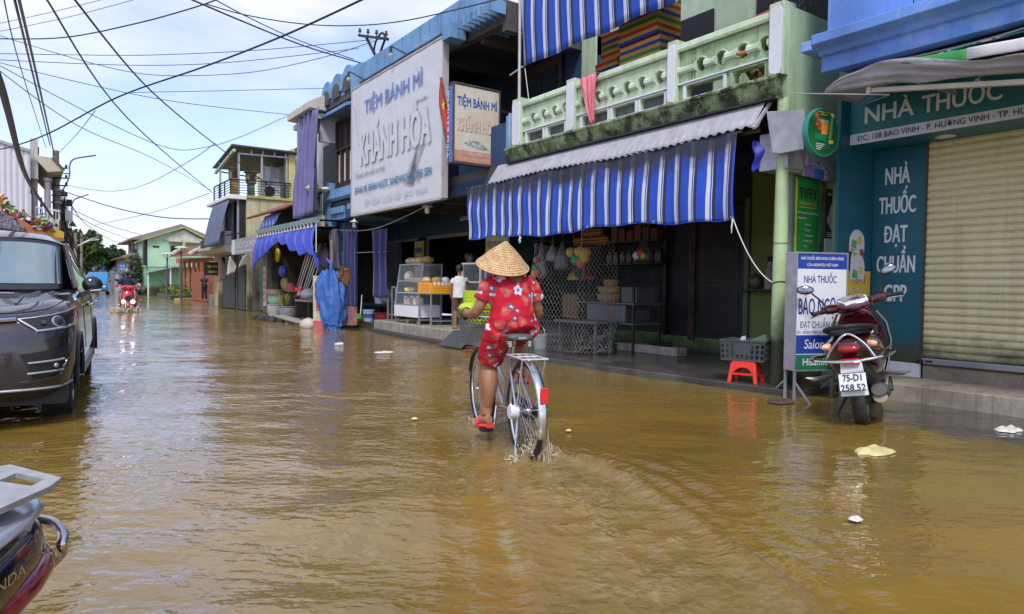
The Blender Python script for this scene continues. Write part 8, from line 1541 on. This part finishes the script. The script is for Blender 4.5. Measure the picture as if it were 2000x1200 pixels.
def floral(name,base,vs=8.5):
 m=bpy.data.materials.new(name);m.use_nodes=True;t=m.node_tree;bb=t.nodes['Principled BSDF'];L=t.links.new;tcn=N(t,'ShaderNodeTexCoord');col=base;col=None
 def M(op,*a):
  x=N(t,'ShaderNodeMath',operation=op)
  for i,v in enumerate(a):
   if isinstance(v,(int,float)):x.inputs[i].default_value=v
   else:L(v,x.inputs[i])
  return x.outputs[0]
 def mix(f,A,B):
  x=N(t,'ShaderNodeMix',data_type='RGBA');L(f,x.inputs[0])
  for s_,v_ in(('A',A),('B',B)):
   if isinstance(v_,tuple):x.inputs[s_].default_value=(*v_,1)
   else:L(v_,x.inputs[s_])
  return x.outputs['Result']
 nz=N(t,'ShaderNodeTexNoise');nz.inputs['Scale'].default_value=7;L(tcn.outputs['Object'],nz.inputs['Vector']);col=mix(nz.outputs[0],tuple(c*.75 for c in base),base)
 for sc,rad,pet,c1,c2,keep,off in((vs*1.25,.42,3,(.55,.16,.10),(.42,.07,.06),.6,3.1),(vs,.33,5,(.08,.07,.22),(.60,.58,.66),.45,0),(vs*1.5,.36,5,(.62,.55,.45),(.10,.07,.12),.5,7.7)):
  mp=N(t,'ShaderNodeMapping');mp.inputs['Location'].default_value=(off,off,off);L(tcn.outputs['Object'],mp.inputs[0]);v=N(t,'ShaderNodeTexVoronoi',voronoi_dimensions='3D');v.inputs['Scale'].default_value=sc;L(mp.outputs[0],v.inputs['Vector'])
  d=N(t,'ShaderNodeVectorMath',operation='SUBTRACT');L(mp.outputs[0],d.inputs[0]);L(v.outputs['Position'],d.inputs[1]);s=N(t,'ShaderNodeSeparateXYZ');L(d.outputs[0],s.inputs[0]);sc_=N(t,'ShaderNodeSeparateColor');L(v.outputs['Color'],sc_.inputs[0])
  u_=M('ADD',s.outputs['X'],M('MULTIPLY',s.outputs['Y'],.4));a=M('ARCTAN2',u_,s.outputs['Z']);r=M('MULTIPLY',M('SQRT',M('ADD',M('MULTIPLY',u_,u_),M('MULTIPLY',s.outputs['Z'],s.outputs['Z']))),sc)
  R_=M('MULTIPLY_ADD',M('COSINE',M('MULTIPLY_ADD',a,pet,M('MULTIPLY',sc_.outputs[1],6))),rad*.16,rad*.84);q=M('DIVIDE',r,R_);inside=M('MULTIPLY',M('LESS_THAN',q,1),M('LESS_THAN',sc_.outputs[0],keep));vein=M('MULTIPLY_ADD',M('COSINE',M('MULTIPLY',a,pet*4)),.12,q);mr=N(t,'ShaderNodeMapRange');mr.inputs['From Min'].default_value=.15;mr.inputs['From Max'].default_value=.55;L(vein,mr.inputs['Value']);col=mix(inside,col,mix(mr.outputs[0],c1,c2))
 L(col,bb.inputs['Base Color']);bb.inputs['Roughness'].default_value=.8;bb.inputs['Specular IOR Level'].default_value=.2
 w_=N(t,'ShaderNodeTexNoise');w_.inputs['Scale'].default_value=9;mp=N(t,'ShaderNodeMapping');mp.inputs['Scale'].default_value=(.6,.6,2.2);L(tcn.outputs['Object'],mp.inputs[0]);L(mp.outputs[0],w_.inputs['Vector']);bn=N(t,'ShaderNodeBump');bn.inputs['Strength'].default_value=.5;bn.inputs['Distance'].default_value=.03;L(w_.outputs[0],bn.inputs['Height']);L(bn.outputs[0],bb.inputs['Normal']);return m
M_flo=floral('red floral cloth',(.50,.012,.030))
def tor(rows):return[[((w+.006*math.sin(z*75+2.5*math.sin(2*a)))*math.copysign(abs(math.cos(a))**.85,math.cos(a)),y+(d+.010*math.sin(z*62+3*math.sin(1.5*a)))*math.sin(a),z+.010*math.sin(5*a+z*30))for a in[2*PI*i/28 for i in range(28)]]for z,w,d,y in rows]
sh=MB().loft(tor(((.86,.166,.13,.285),(.89,.172,.14,.28),(.94,.168,.142,.28),(1.0,.158,.132,.295),(1.07,.158,.125,.315),(1.135,.160,.122,.335),(1.19,.155,.112,.35),(1.235,.120,.09,.368),(1.27,.085,.075,.387),(1.29,.06,.06,.397))))
for sg in(-1,1):sh.tube([(sg*.11,.35,1.205),(sg*.165,.355,1.165),(sg*.205,.36,1.065)],[.058,.064,.068],16)
sh.build('floral_shirt',M_flo,wo,remesh=.0085,**kw)
st=MB().loft(tor(((.84,.15,.11,.30),(.875,.172,.135,.285),(.95,.165,.13,.285))))
for sg,k in((-1,(-.125,.47,.60)),(1,(.12,.58,.80))):h_=Vector((sg*.088,.27,.885));kk=Vector(k);st.tube([h_,h_.lerp(kk,.45),h_.lerp(kk,.86)],[.112,.105,.10],18)
st.build('floral_shorts',M_flo,wo,remesh=.0085,**kw)
M_shoe=mat('red sandal',(.60,.03,.02),.4)
for f_,sx in((Lft,-.15),(Rft,.1)):
 d=Vector((sx,1,-.12)).normalized();MB().tube([f_-d*.055-ZU*.075,f_+d*.03-ZU*.078,f_+d*.16-ZU*.085],[.018,.022,.016],10,sx=2.1).build('sandal_sole',M_shoe,wo,**kw);MB().tube([f_+d*.085-ZU*.035+Vector((-.045,0,-.03)),f_+d*.095-ZU*.008,f_+d*.085-ZU*.035+Vector((.045,0,-.03))],.018,8).build('sandal_strap',M_shoe,wo,**kw)
MB().tube([LH+Vector((.033*math.cos(a),-.045,.02+.033*math.sin(a)))for a in[2*PI*i/16 for i in range(16)]],.006,6,closed=True).build('bracelet',mat('brown bracelet',(.08,.02,.015),.4),wo,**kw)
ht=thing('conical_hat','woven palm leaf conical hat worn by bicycle rider','hat',BL_,BRZ);ht['_org']=(0,0,0)
m_h=bpy.data.materials.new('palm leaf');m_h.use_nodes=True;t=m_h.node_tree;bb=t.nodes['Principled BSDF'];L=t.links.new;tcn=N(t,'ShaderNodeTexCoord');HM=Matrix.Rotation(RAD(24),3,'X');HCt=Vector((-.055,.355,1.325))
mp=N(t,'ShaderNodeMapping',vector_type='TEXTURE');mp.inputs['Location'].default_value=HCt;mp.inputs['Rotation'].default_value=(RAD(24),0,0);L(tcn.outputs['Object'],mp.inputs[0]);s=N(t,'ShaderNodeSeparateXYZ');L(mp.outputs[0],s.inputs[0])
def M1(op,*a):
 x=N(t,'ShaderNodeMath',operation=op)
 for i,v in enumerate(a):
  if isinstance(v,(int,float)):x.inputs[i].default_value=v
  else:L(v,x.inputs[i])
 return x.outputs[0]
ring=M1('POWER',M1('ABSOLUTE',M1('SINE',M1('MULTIPLY',s.outputs['Z'],250))),6);an=M1('ARCTAN2',s.outputs['X'],s.outputs['Y']);rad_=M1('SINE',M1('MULTIPLY',an,60));nz=N(t,'ShaderNodeTexNoise');nz.inputs['Scale'].default_value=28;nz.inputs['Detail'].default_value=5;L(mp.outputs[0],nz.inputs['Vector'])
f=M1('ADD',M1('MULTIPLY',nz.outputs[0],.9),M1('ADD',M1('MULTIPLY',ring,-.28),M1('MULTIPLY',rad_,.10)));r=N(t,'ShaderNodeValToRGB');r.color_ramp.elements[0].color=(.36,.20,.075,1);r.color_ramp.elements[1].color=(.70,.50,.26,1);r.color_ramp.elements[0].position=.15;r.color_ramp.elements[1].position=.6;L(f,r.inputs[0]);L(r.outputs[0],bb.inputs['Base Color']);bb.inputs['Roughness'].default_value=.55
bn=N(t,'ShaderNodeBump');bn.inputs['Strength'].default_value=.6;bn.inputs['Distance'].default_value=.004;L(M1('ADD',ring,M1('MULTIPLY',rad_,.4)),bn.inputs['Height']);L(bn.outputs[0],bb.inputs['Normal'])
pr=[(.0,.178),(.012,.174),(.036,.152),(.080,.112),(.123,.070),(.160,.028),(.182,.004),(.191,-.007),(.187,-.011),(.14,.03),(.07,.10),(0,.165)]
MB().lathe(pr,HCt,56,HM).build('cone',m_h,ht,smooth=60,**kw);MB().tube([HCt+HM@Vector((.191*math.cos(a),.191*math.sin(a),-.007))for a in[2*PI*i/48 for i in range(48)]],.0035,6,closed=True).build('rim_hoop',mat('rim cane',(.40,.26,.10),.5),ht,**kw);MB().tube([HCt+HM@Vector((.1,0,.05)),Vector((.06,.42,1.26)),HCt+HM@Vector((-.1,0,.05))],.004,5).build('chin_strap',M_white,ht,**kw)
M_spl=mat('muddy spray',(.52,.44,.29),.15,var=.2,vs=30,alpha=.8)
def splash(name,label,c,n,spread,hgt,seed,s0=.010,back=(0,0)):
 rr=random.Random(seed);m=MB();c=Vector(c)
 for k in range(n):
  t_=rr.random()**1.8;a=rr.uniform(0,2*PI);p=c+Vector((math.cos(a)*spread*(.3+.7*t_)*rr.random()+back[0]*t_,math.sin(a)*spread*(.3+.7*t_)*rr.random()+back[1]*t_,t_*hgt*rr.random()));s_=s0*rr.uniform(.25,1)*(1.2-t_);m.ell(p,(s_*rr.uniform(.7,1.8),s_*rr.uniform(.7,1.8),s_*rr.uniform(.6,2.2)),7,5)
 for k in range(int(n/7)):
  a=rr.uniform(0,2*PI);p=c+Vector((math.cos(a),math.sin(a),0))*spread*rr.uniform(.1,.6);d=Vector((math.cos(a)*.5+back[0]*2,math.sin(a)*.5+back[1]*2,1));h_=hgt*rr.uniform(.2,.6);m.tube([p-ZU*.02,p+d*h_*.5,p+d*h_*.8+Vector((rr.gauss(0,.02),rr.gauss(0,.02),.0))],[s0*1.3,s0*.7,s0*.2],6)
 o=m.build(name,M_spl,None,smooth=180);return single(o,label,'splash',None,'stuff')
splash('water_splash','muddy spray thrown up behind the bicycle rear wheel',(2.70,3.53,-.005),260,.13,.22,1,.011,(-.03,-.08));splash('water_splash','small splash where the kickstand cuts the water',(2.52,3.55,-.005),90,.08,.09,2,.010,(-.02,-.06));splash('water_splash','spray churned up around the bicycle front wheel',(3.03,4.62,-.005),240,.24,.12,3,.010,(-.1,-.05));splash('water_splash','spray bursting from under red scooter in the distance',(2.85,27.6,-.02),260,.9,.55,4,.05,(-.2,0))
jet=MB();rr=random.Random(9)
for k in range(16):a=Vector((2.69+rr.uniform(-.02,.02),3.50+rr.uniform(-.03,.03),.30-.02*k*.4));jet.tube(cat([a,a+Vector((.0,-.05,-.08)),a+Vector((rr.uniform(-.02,.03),-.09,-.30))],4),[.004,.005,.005,.004,.004,.004,.003,.003,.002],5)
single(jet.build('dripping_water',M_spl,None),'thin streams of water falling from the rear tyre','water drips',None,'stuff')
def stander(name_label,loc,rz,s,skin,top,trou,arms,hat=None,shorts=True,parts=None):
 p=thing('person',name_label,'person',loc,rz);p['_org']=(0,0,0);m=MB();V=lambda x,y,z:Vector((x*s,y*s,z*s));P=lambda a:V(*a)
 for sg in(-1,1):limb(m,V(sg*.09,0,.86),V(sg*.10,.015,.47),V(sg*.105,-.01,.085),(.085*s,.058*s,.038*s));foot(m,V(sg*.105,-.01,.085),(sg*.15,1,0),s*1.25)
 m.ell(V(0,0,.90),(.14*s,.10*s,.13*s),14,9);m.ell(V(0,0,1.2),(.155*s,.10*s,.22*s),14,9);m.tube([V(0,0,1.36),V(0,.01,1.5)],[.06*s,.05*s],10)
 for sg,(e,w_)in zip((-1,1),arms):limb(m,V(sg*.17,0,1.36),P(e),P(w_),(.05*s,.04*s,.028*s));dd=P(w_)-P(e);hand(m,P(w_),dd,(sg,.2,.2),(0,1,.1),.45,s)
 head(m,V(0,.02,1.60),s*1.12);m.build('body',skin,p,remesh=.0075*max(1,s*1.3),**kw)
 MB().lathe([(.0,.135),(.05,.125),(.088,.08),(.098,.02),(.09,-.05),(.06,-.075)],V(0,-.005,1.61),18,Matrix.Diagonal((s,s*1.1,s))).build('hair',M_hair,p,**kw)
 tp_=MB().loft([[(w*s*math.cos(a),d*s*math.sin(a)+.006*math.sin(4*a+z*20),z*s)for a in[2*PI*i/22 for i in range(22)]]for z,w,d in((.84,.185,.135),(.95,.172,.128),(1.1,.168,.122),(1.25,.178,.12),(1.36,.165,.10),(1.42,.09,.075))])
 for sg,(e,w_)in zip((-1,1),arms):tp_.tube([V(sg*.14,0,1.34),V(sg*.17,0,1.36).lerp(P(e),.6)],[.072*s,.066*s],12)
 tp_.build('shirt',top,p,remesh=.009*max(1,s*1.2),**kw);tr_=MB().loft([[(w*s*math.cos(a),d*s*math.sin(a),z*s)for a in[2*PI*i/18 for i in range(18)]]for z,w,d in((.80,.16,.12),(.98,.16,.12))])
 for sg in(-1,1):tr_.tube([V(sg*.085,0,.86),V(sg*.10,.015,.52 if shorts else.10)],[.095*s,.088*s if shorts else.07*s],14)
 tr_.build('shorts' if shorts else 'trousers',trou,p,remesh=.009*max(1,s*1.2),**kw)
 for sg in(-1,1):MB().tube([V(sg*.105,-.05,.02),V(sg*.12,.15,.02)],.02*s,8,sx=2).build('sandal',M_black,p,**kw)
 return p
boy=stander('small boy in white sleeveless top and brown shorts standing at counter',(6.86,11.5,.25),RAD(-28),.735,mat('boy skin',(.26,.13,.07),.5,var=.05),mat('off white cotton',(.62,.62,.62),.8,var=.05,bump=.15,bs=20),mat('brown shorts',(.10,.045,.025),.8,var=.2),(((-.23,-.01,1.12),(-.22,.04,.90)),((.26,.10,1.16),(.36,.30,1.12))))
for sg in(-1,1):MB().tube([Vector((sg*.155,0,1.345))*.735,Vector((sg*.21,.0+.02*(sg>0),1.21))*.735],.055*.735,12).build('brown_sleeve',mat('dark brown sleeve',(.09,.04,.03),.8),boy,**kw)
stander('shop keeper in dark grey shirt inside the dim bakery',(8.05,13.1,.25),RAD(200),.93,mat('dim skin',(.20,.11,.07),.5),mat('dark grey shirt',(.06,.06,.065),.8),M_black,(((-.25,.05,1.1),(-.2,.25,1.0)),((.25,.05,1.1),(.2,.25,1.0))),shorts=False)
stander('woman in black standing by the brick pier of communal gate',(7.82,40.5,.1),RAD(160),.88,M_skin,M_black,M_black,(((-.24,.03,1.1),(-.1,.22,1.05)),((.24,.03,1.1),(.12,.24,1.08))),shorts=False)
rd=thing('person','scooter rider in navy polo shirt, helmet and black mask','person',(2.92,28.95,-.12),RAD(176));rd['_org']=(0,0,0);m=MB()
for sg in(-1,1):limb(m,(sg*.18,.30,1.30),(sg*.36,.42,1.06),(sg*.31,.76,1.04),(.055,.045,.03));hand(m,(sg*.31,.76,1.05),(0,1,-.2),(0,.2,1),(-sg,0,0),.8,1.0);limb(m,(sg*.10,.25,.88),(sg*.26,.72,.74),(sg*.24,.74,.34),(.09,.065,.045));foot(m,(sg*.24,.74,.40),(sg*.2,1,0),1.0)
m.ell((0,.25,.90),(.16,.13,.13),14,9);m.ell((0,.27,1.15),(.17,.12,.24),14,9);m.tube([(0,.28,1.35),(0,.30,1.45)],.055,10);head(m,(0,.32,1.53),1.0);m.build('body',M_skin,rd,remesh=.010,**kw)
sh=MB().loft([[(w*math.cos(a),.26+d*math.sin(a),z)for a in[2*PI*i/20 for i in range(20)]]for z,w,d in((.85,.20,.16),(1.1,.19,.145),(1.3,.20,.13),(1.39,.09,.08))])
for sg in(-1,1):sh.tube([(sg*.15,.29,1.29),(sg*.29,.37,1.15)],[.08,.075],12)
sh.build('polo_shirt',mat('navy polo',(.014,.018,.05),.8),rd,remesh=.010,**kw);st=MB().ell((0,.25,.89),(.18,.15,.12),14,8)
for sg in(-1,1):st.tube([(sg*.10,.25,.88),(sg*.24,.66,.76)],[.105,.09],12)
st.build('shorts',mat('dark shorts',(.03,.03,.045),.8),rd,remesh=.012,**kw);MB().lathe([(0,.14),(.07,.125),(.115,.06),(.125,-.02),(.12,-.03)],(0,.31,1.55),20).build('helmet',mat('grey helmet',(.10,.105,.12),.25,coat=.5),rd,**kw);MB().grid(lambda u,v:(.118*math.cos(PI*u),.31+(.118+.06*v)*math.sin(PI*u),1.545-.02*v),14,2).build('helmet_peak',M_black,rd,solid=.006,**kw);MB().ell((0,.385,1.49),(.062,.05,.06),12,8).build('face_mask',M_black,rd,**kw)
for sg in(-1,1):MB().tube([(sg*.24,.72,.33),(sg*.25,.90,.315)],.045,8).build('sandal',M_black,rd,**kw)
ps_=thing('person','person sitting behind the balcony rail with one foot through an opening','person',(7.1,4.95,3.45),0);m=MB();P_b=lambda x,y,z:(x,y,z)
limb(m,(7.35,4.90,3.62),(7.15,4.80,3.95),(6.80,4.95,3.845),(.085,.06,.036));foot(m,(6.79,4.955,3.865),(-1,.25,.0),.95);limb(m,(7.35,5.15,3.62),(7.1,5.3,3.95),(6.95,5.28,3.56),(.085,.06,.036));foot(m,(6.95,5.28,3.56),(-1,0,0),.9);m.ell((7.4,5.0,3.62),(.13,.17,.13),14,9);m.ell((7.45,5.0,3.88),(.11,.17,.22),14,9);m.tube([(7.45,5.0,4.05),(7.44,5.0,4.2)],.05,8);head(m,(7.42,5.0,4.28),1.0,RAD(90))
for y_ in(4.8,5.2):limb(m,(7.44,y_,4.02),(7.3,y_*1.6-3.0,3.85),(7.2,5.0+(y_-5)*.5,3.75),(.045,.038,.026));hand(m,(7.2,5.0+(y_-5)*.5,3.75),(-1,0,-.2),(0,0,1),(0,1 if y_<5 else-1,0),.5)
m.build('body',M_skin,ps_,remesh=.009);MB().ell((7.45,5.0,4.30),(.095,.085,.105),14,9).build('hair',M_hair,ps_);MB().ell((7.47,5.0,3.88),(.13,.19,.24),14,9).build('shirt',mat('grey shirt',(.12,.12,.13),.8),ps_)
def scrap(c,rx,ry,h,m,name,label,seed):
 def f(u,v):a=2*PI*u;q=v*(1+.35*mnoise.noise((math.cos(a)*2,math.sin(a)*2,seed)));return(c[0]+rx*q*math.cos(a),c[1]+ry*q*math.sin(a),.004+h*.6*(1-v**6)*(.8+1.2*mnoise.noise((math.cos(a)*q*2.5,math.sin(a)*q*2.5,seed)))-.010*v)
 return single(MB().grid(f,26,7,True).build(name,m,None,smooth=180),label,'litter')
M_lit=mat('wet white litter',(.62,.61,.56),.5,var=.15,vs=12,bump=.3);M_lity=mat('yellowish bag',(.62,.55,.26),.4,var=.25,vs=9,bump=.4,bs=20)
scrap((4.80,2.38),.17,.10,.035,M_lity,'floating_bag','crumpled pale yellow plastic bag floating at right',1);scrap((6.50,2.16),.15,.08,.03,M_lit,'floating_tray','white foam tray floating near pharmacy step',2)
scrap((4.74,10.34),.17,.12,.02,M_lit,'floating_scrap','white scrap floating left of the bicycle',3);scrap((4.66,12.13),.09,.09,.04,M_lit,'floating_scrap','small pale scrap floating farther off towards blue tarpaulin',4);scrap((3.3,1.72),.04,.03,.012,M_lit,'floating_scrap','tiny white scrap floating in the foreground at right',5);scrap((3.42,4.05),.025,.02,.008,M_lity,'floating_scrap','tiny yellowish scrap right of the bicycle wheel',6);scrap((6.10,3.95),.16,.10,.03,mat('dark rag',(.06,.045,.035),.7,var=.4),'floating_rag','dark sodden rag beside the pavement edge',7);scrap((2.62,5.1),.03,.02,.008,M_lity,'floating_scrap','tiny yellow leaf left of the bicycle front wheel',8)
WIRES=[(.045,'thick black cable bundle sagging from upper left edge down to utility pole',[(-.46,8.38,3.49),(-.28,10.09,3.44),(-.11,17.32,3.4),(.2,24.45,3.55),(.94,34.96,3.55),(1.4,40.76,3.48)]),(.020,'left of two parallel black wires running down to the utility pole',[(-.17,11.29,4.95),(.04,17.3,5.5),(.67,32.81,6.44)]),(.023,'right of two parallel black wires running down to the utility pole',[(-.12,11.26,4.95),(.12,17.23,5.4),(.8,32.7,6.1)]),(.010,'thin wire left of the parallel pair dropping to the utility pole',[(-.28,11.37,4.95),(-.14,17.42,5.5),(.54,32.9,6.34)]),(.015,'long dark wire descending from top left to the terrace house railing corner',[(.14,11.07,4.95),(1.9,18.41,4.93),(6.24,30.65,4.85)]),(.017,'long dark wire descending to the terrace canopy, right of a parallel one',[(.42,10.88,4.96),(2.24,16.95,5.26),(5.64,25.6,5.69),(8.32,27.33,4.46)]),(.020,'thick cable rising diagonally across the whole sky to the top middle',[(-1.59,28.24,5.34),(-.74,26.41,5.13),(.41,23.15,5.19),(1.81,19.72,5.7),(3.17,16.32,5.86),(4.03,13.26,5.86),(4.77,10.29,5.92)]),(.013,'dark cable curving along the upper left sky to the top edge',[(-.73,17.86,6.06),(.56,16.95,6.1),(1.64,14.96,6.02),(2.57,13.69,6.18),(3.06,12.74,6.27)]),(.015,'dark twisted cable drooping to the left end of blue parapet',[(1.75,11.18,5.37),(3.13,12.66,5.69),(4.68,14.03,5.97),(6.2,14.93,6.18)]),(.010,'slimmer cable just above the twisted one, ending at blue parapet',[(2.09,10.94,5.37),(3.13,12.67,5.81),(4.51,14.16,6.12),(6.08,15.02,6.26)]),(.010,'dark cable sagging over blue roof towards the upper right',[(2.33,12,5.61),(3,12.14,5.63),(3.87,12.14,5.69),(4.61,11.62,5.66),(5.26,10.54,5.58),(5.87,8.27,5.39)]),(.008,'thin wire sagging deepest between left edge and iron bracket',[(-.69,19.08,6.55),(.78,18.02,6.02),(1.88,17.23,5.71),(2.8,16.57,5.65),(4.09,15.67,5.76),(5.38,14.77,6.12),(6.35,14.1,6.52)]),(.008,'uppermost thin level wire running to the iron bracket',[(-.7,19.06,6.09),(.87,17.95,6.08),(2.25,16.98,6.1),(4.09,15.68,6.23),(6.31,14.5,6.6)]),(.008,'second thin level wire below the uppermost one, to the bracket',[(-.7,19.06,5.96),(1.79,17.3,5.87),(3.63,16,5.96),(6.14,14.86,6.47)]),(.008,'thin wire slanting down to the cream eave over purple curtain',[(-.65,17.79,5.62),(1.05,17.8,5.44),(2.88,17.73,5.33),(5.9,19.29,5.81)]),(.009,'thin wire sagging low through the middle sky then rising to cream eave',[(-.65,17.79,5.62),(1.41,18.75,4.89),(3.01,20.06,4.64),(4,20.6,4.87),(4.94,20.56,5.28),(6.21,20.31,6.03)]),(.010,'thin wire slanting from left edge to the terrace house roof edge',[(-.65,17.78,5.55),(.97,20.29,4.99),(3.27,24.79,5.08),(6.3,31.23,5.02)]),(.013,'faint wire sagging from lamp pole and rising to middle of sky',[(1.46,40.81,5.86),(2.98,37.26,5.32),(3.95,32.9,5.2),(4.79,27.41,5.54),(4.9,23.66,5.6)]),(.025,'dark wire sagging from second pole to terrace house wall',[(1.56,45.65,6.07),(3.47,40.58,4.9),(5.13,35.69,4.12),(6.4,31.11,3.8)]),(.022,'faint wire from second pole down to roof of beige house',[(1.95,47.79,5.32),(4.64,58.14,5.2),(9.76,74.12,5.27)]),(.022,'faint wire just under it from the second pole to beige house',[(1.95,47.78,5.08),(4.33,58.35,4.89),(8.34,75.12,4.95)]),(.028,'faint long wire sagging over the tree from second pole',[(1.81,45.45,5.45),(4.09,70.81,5.99),(8.14,92.44,5.73),(11.53,102.31,6.21)]),(.005,'faint straight wire in topmost left sky, lower of two',[(-.55,15.26,5.45),(.63,14.44,5.77),(1.74,13.67,6.15)]),(.005,'faint straight wire in topmost left sky, upper of two',[(-.55,15.27,5.59),(.41,14.6,5.86),(1.29,13.98,6.14)]),(.008,'pale level wire over the middle of the sky to scalloped roof',[(2.02,19.58,5.82),(4.02,18.79,6.03),(6.36,17.75,6.27)]),(.011,'short thin wire rising from utility pole to the diagonal cable',[(1,36.26,6.65),(1.37,28.64,6.27),(1.43,21.22,5.61)]),(.016,'faint wire rising from tree top towards the terrace house',[(3.87,58.68,5.19),(5.93,44.97,5.17),(6.23,31.27,4.89)])]
M_wire=mat('black cable',(.012,.012,.014),.5,var=0)
for r_,l_,p_ in WIRES:
 single(MB().tube(cat(p_,7),r_,5).build('thick_cable' if r_>.035 else 'overhead_wire',M_wire,None),l_,'cable' if r_>.035 else 'wire','overhead wires')
print('OBJ',len(bpy.data.objects),'FACES',sum(len(m.polygons)for m in bpy.data.meshes))
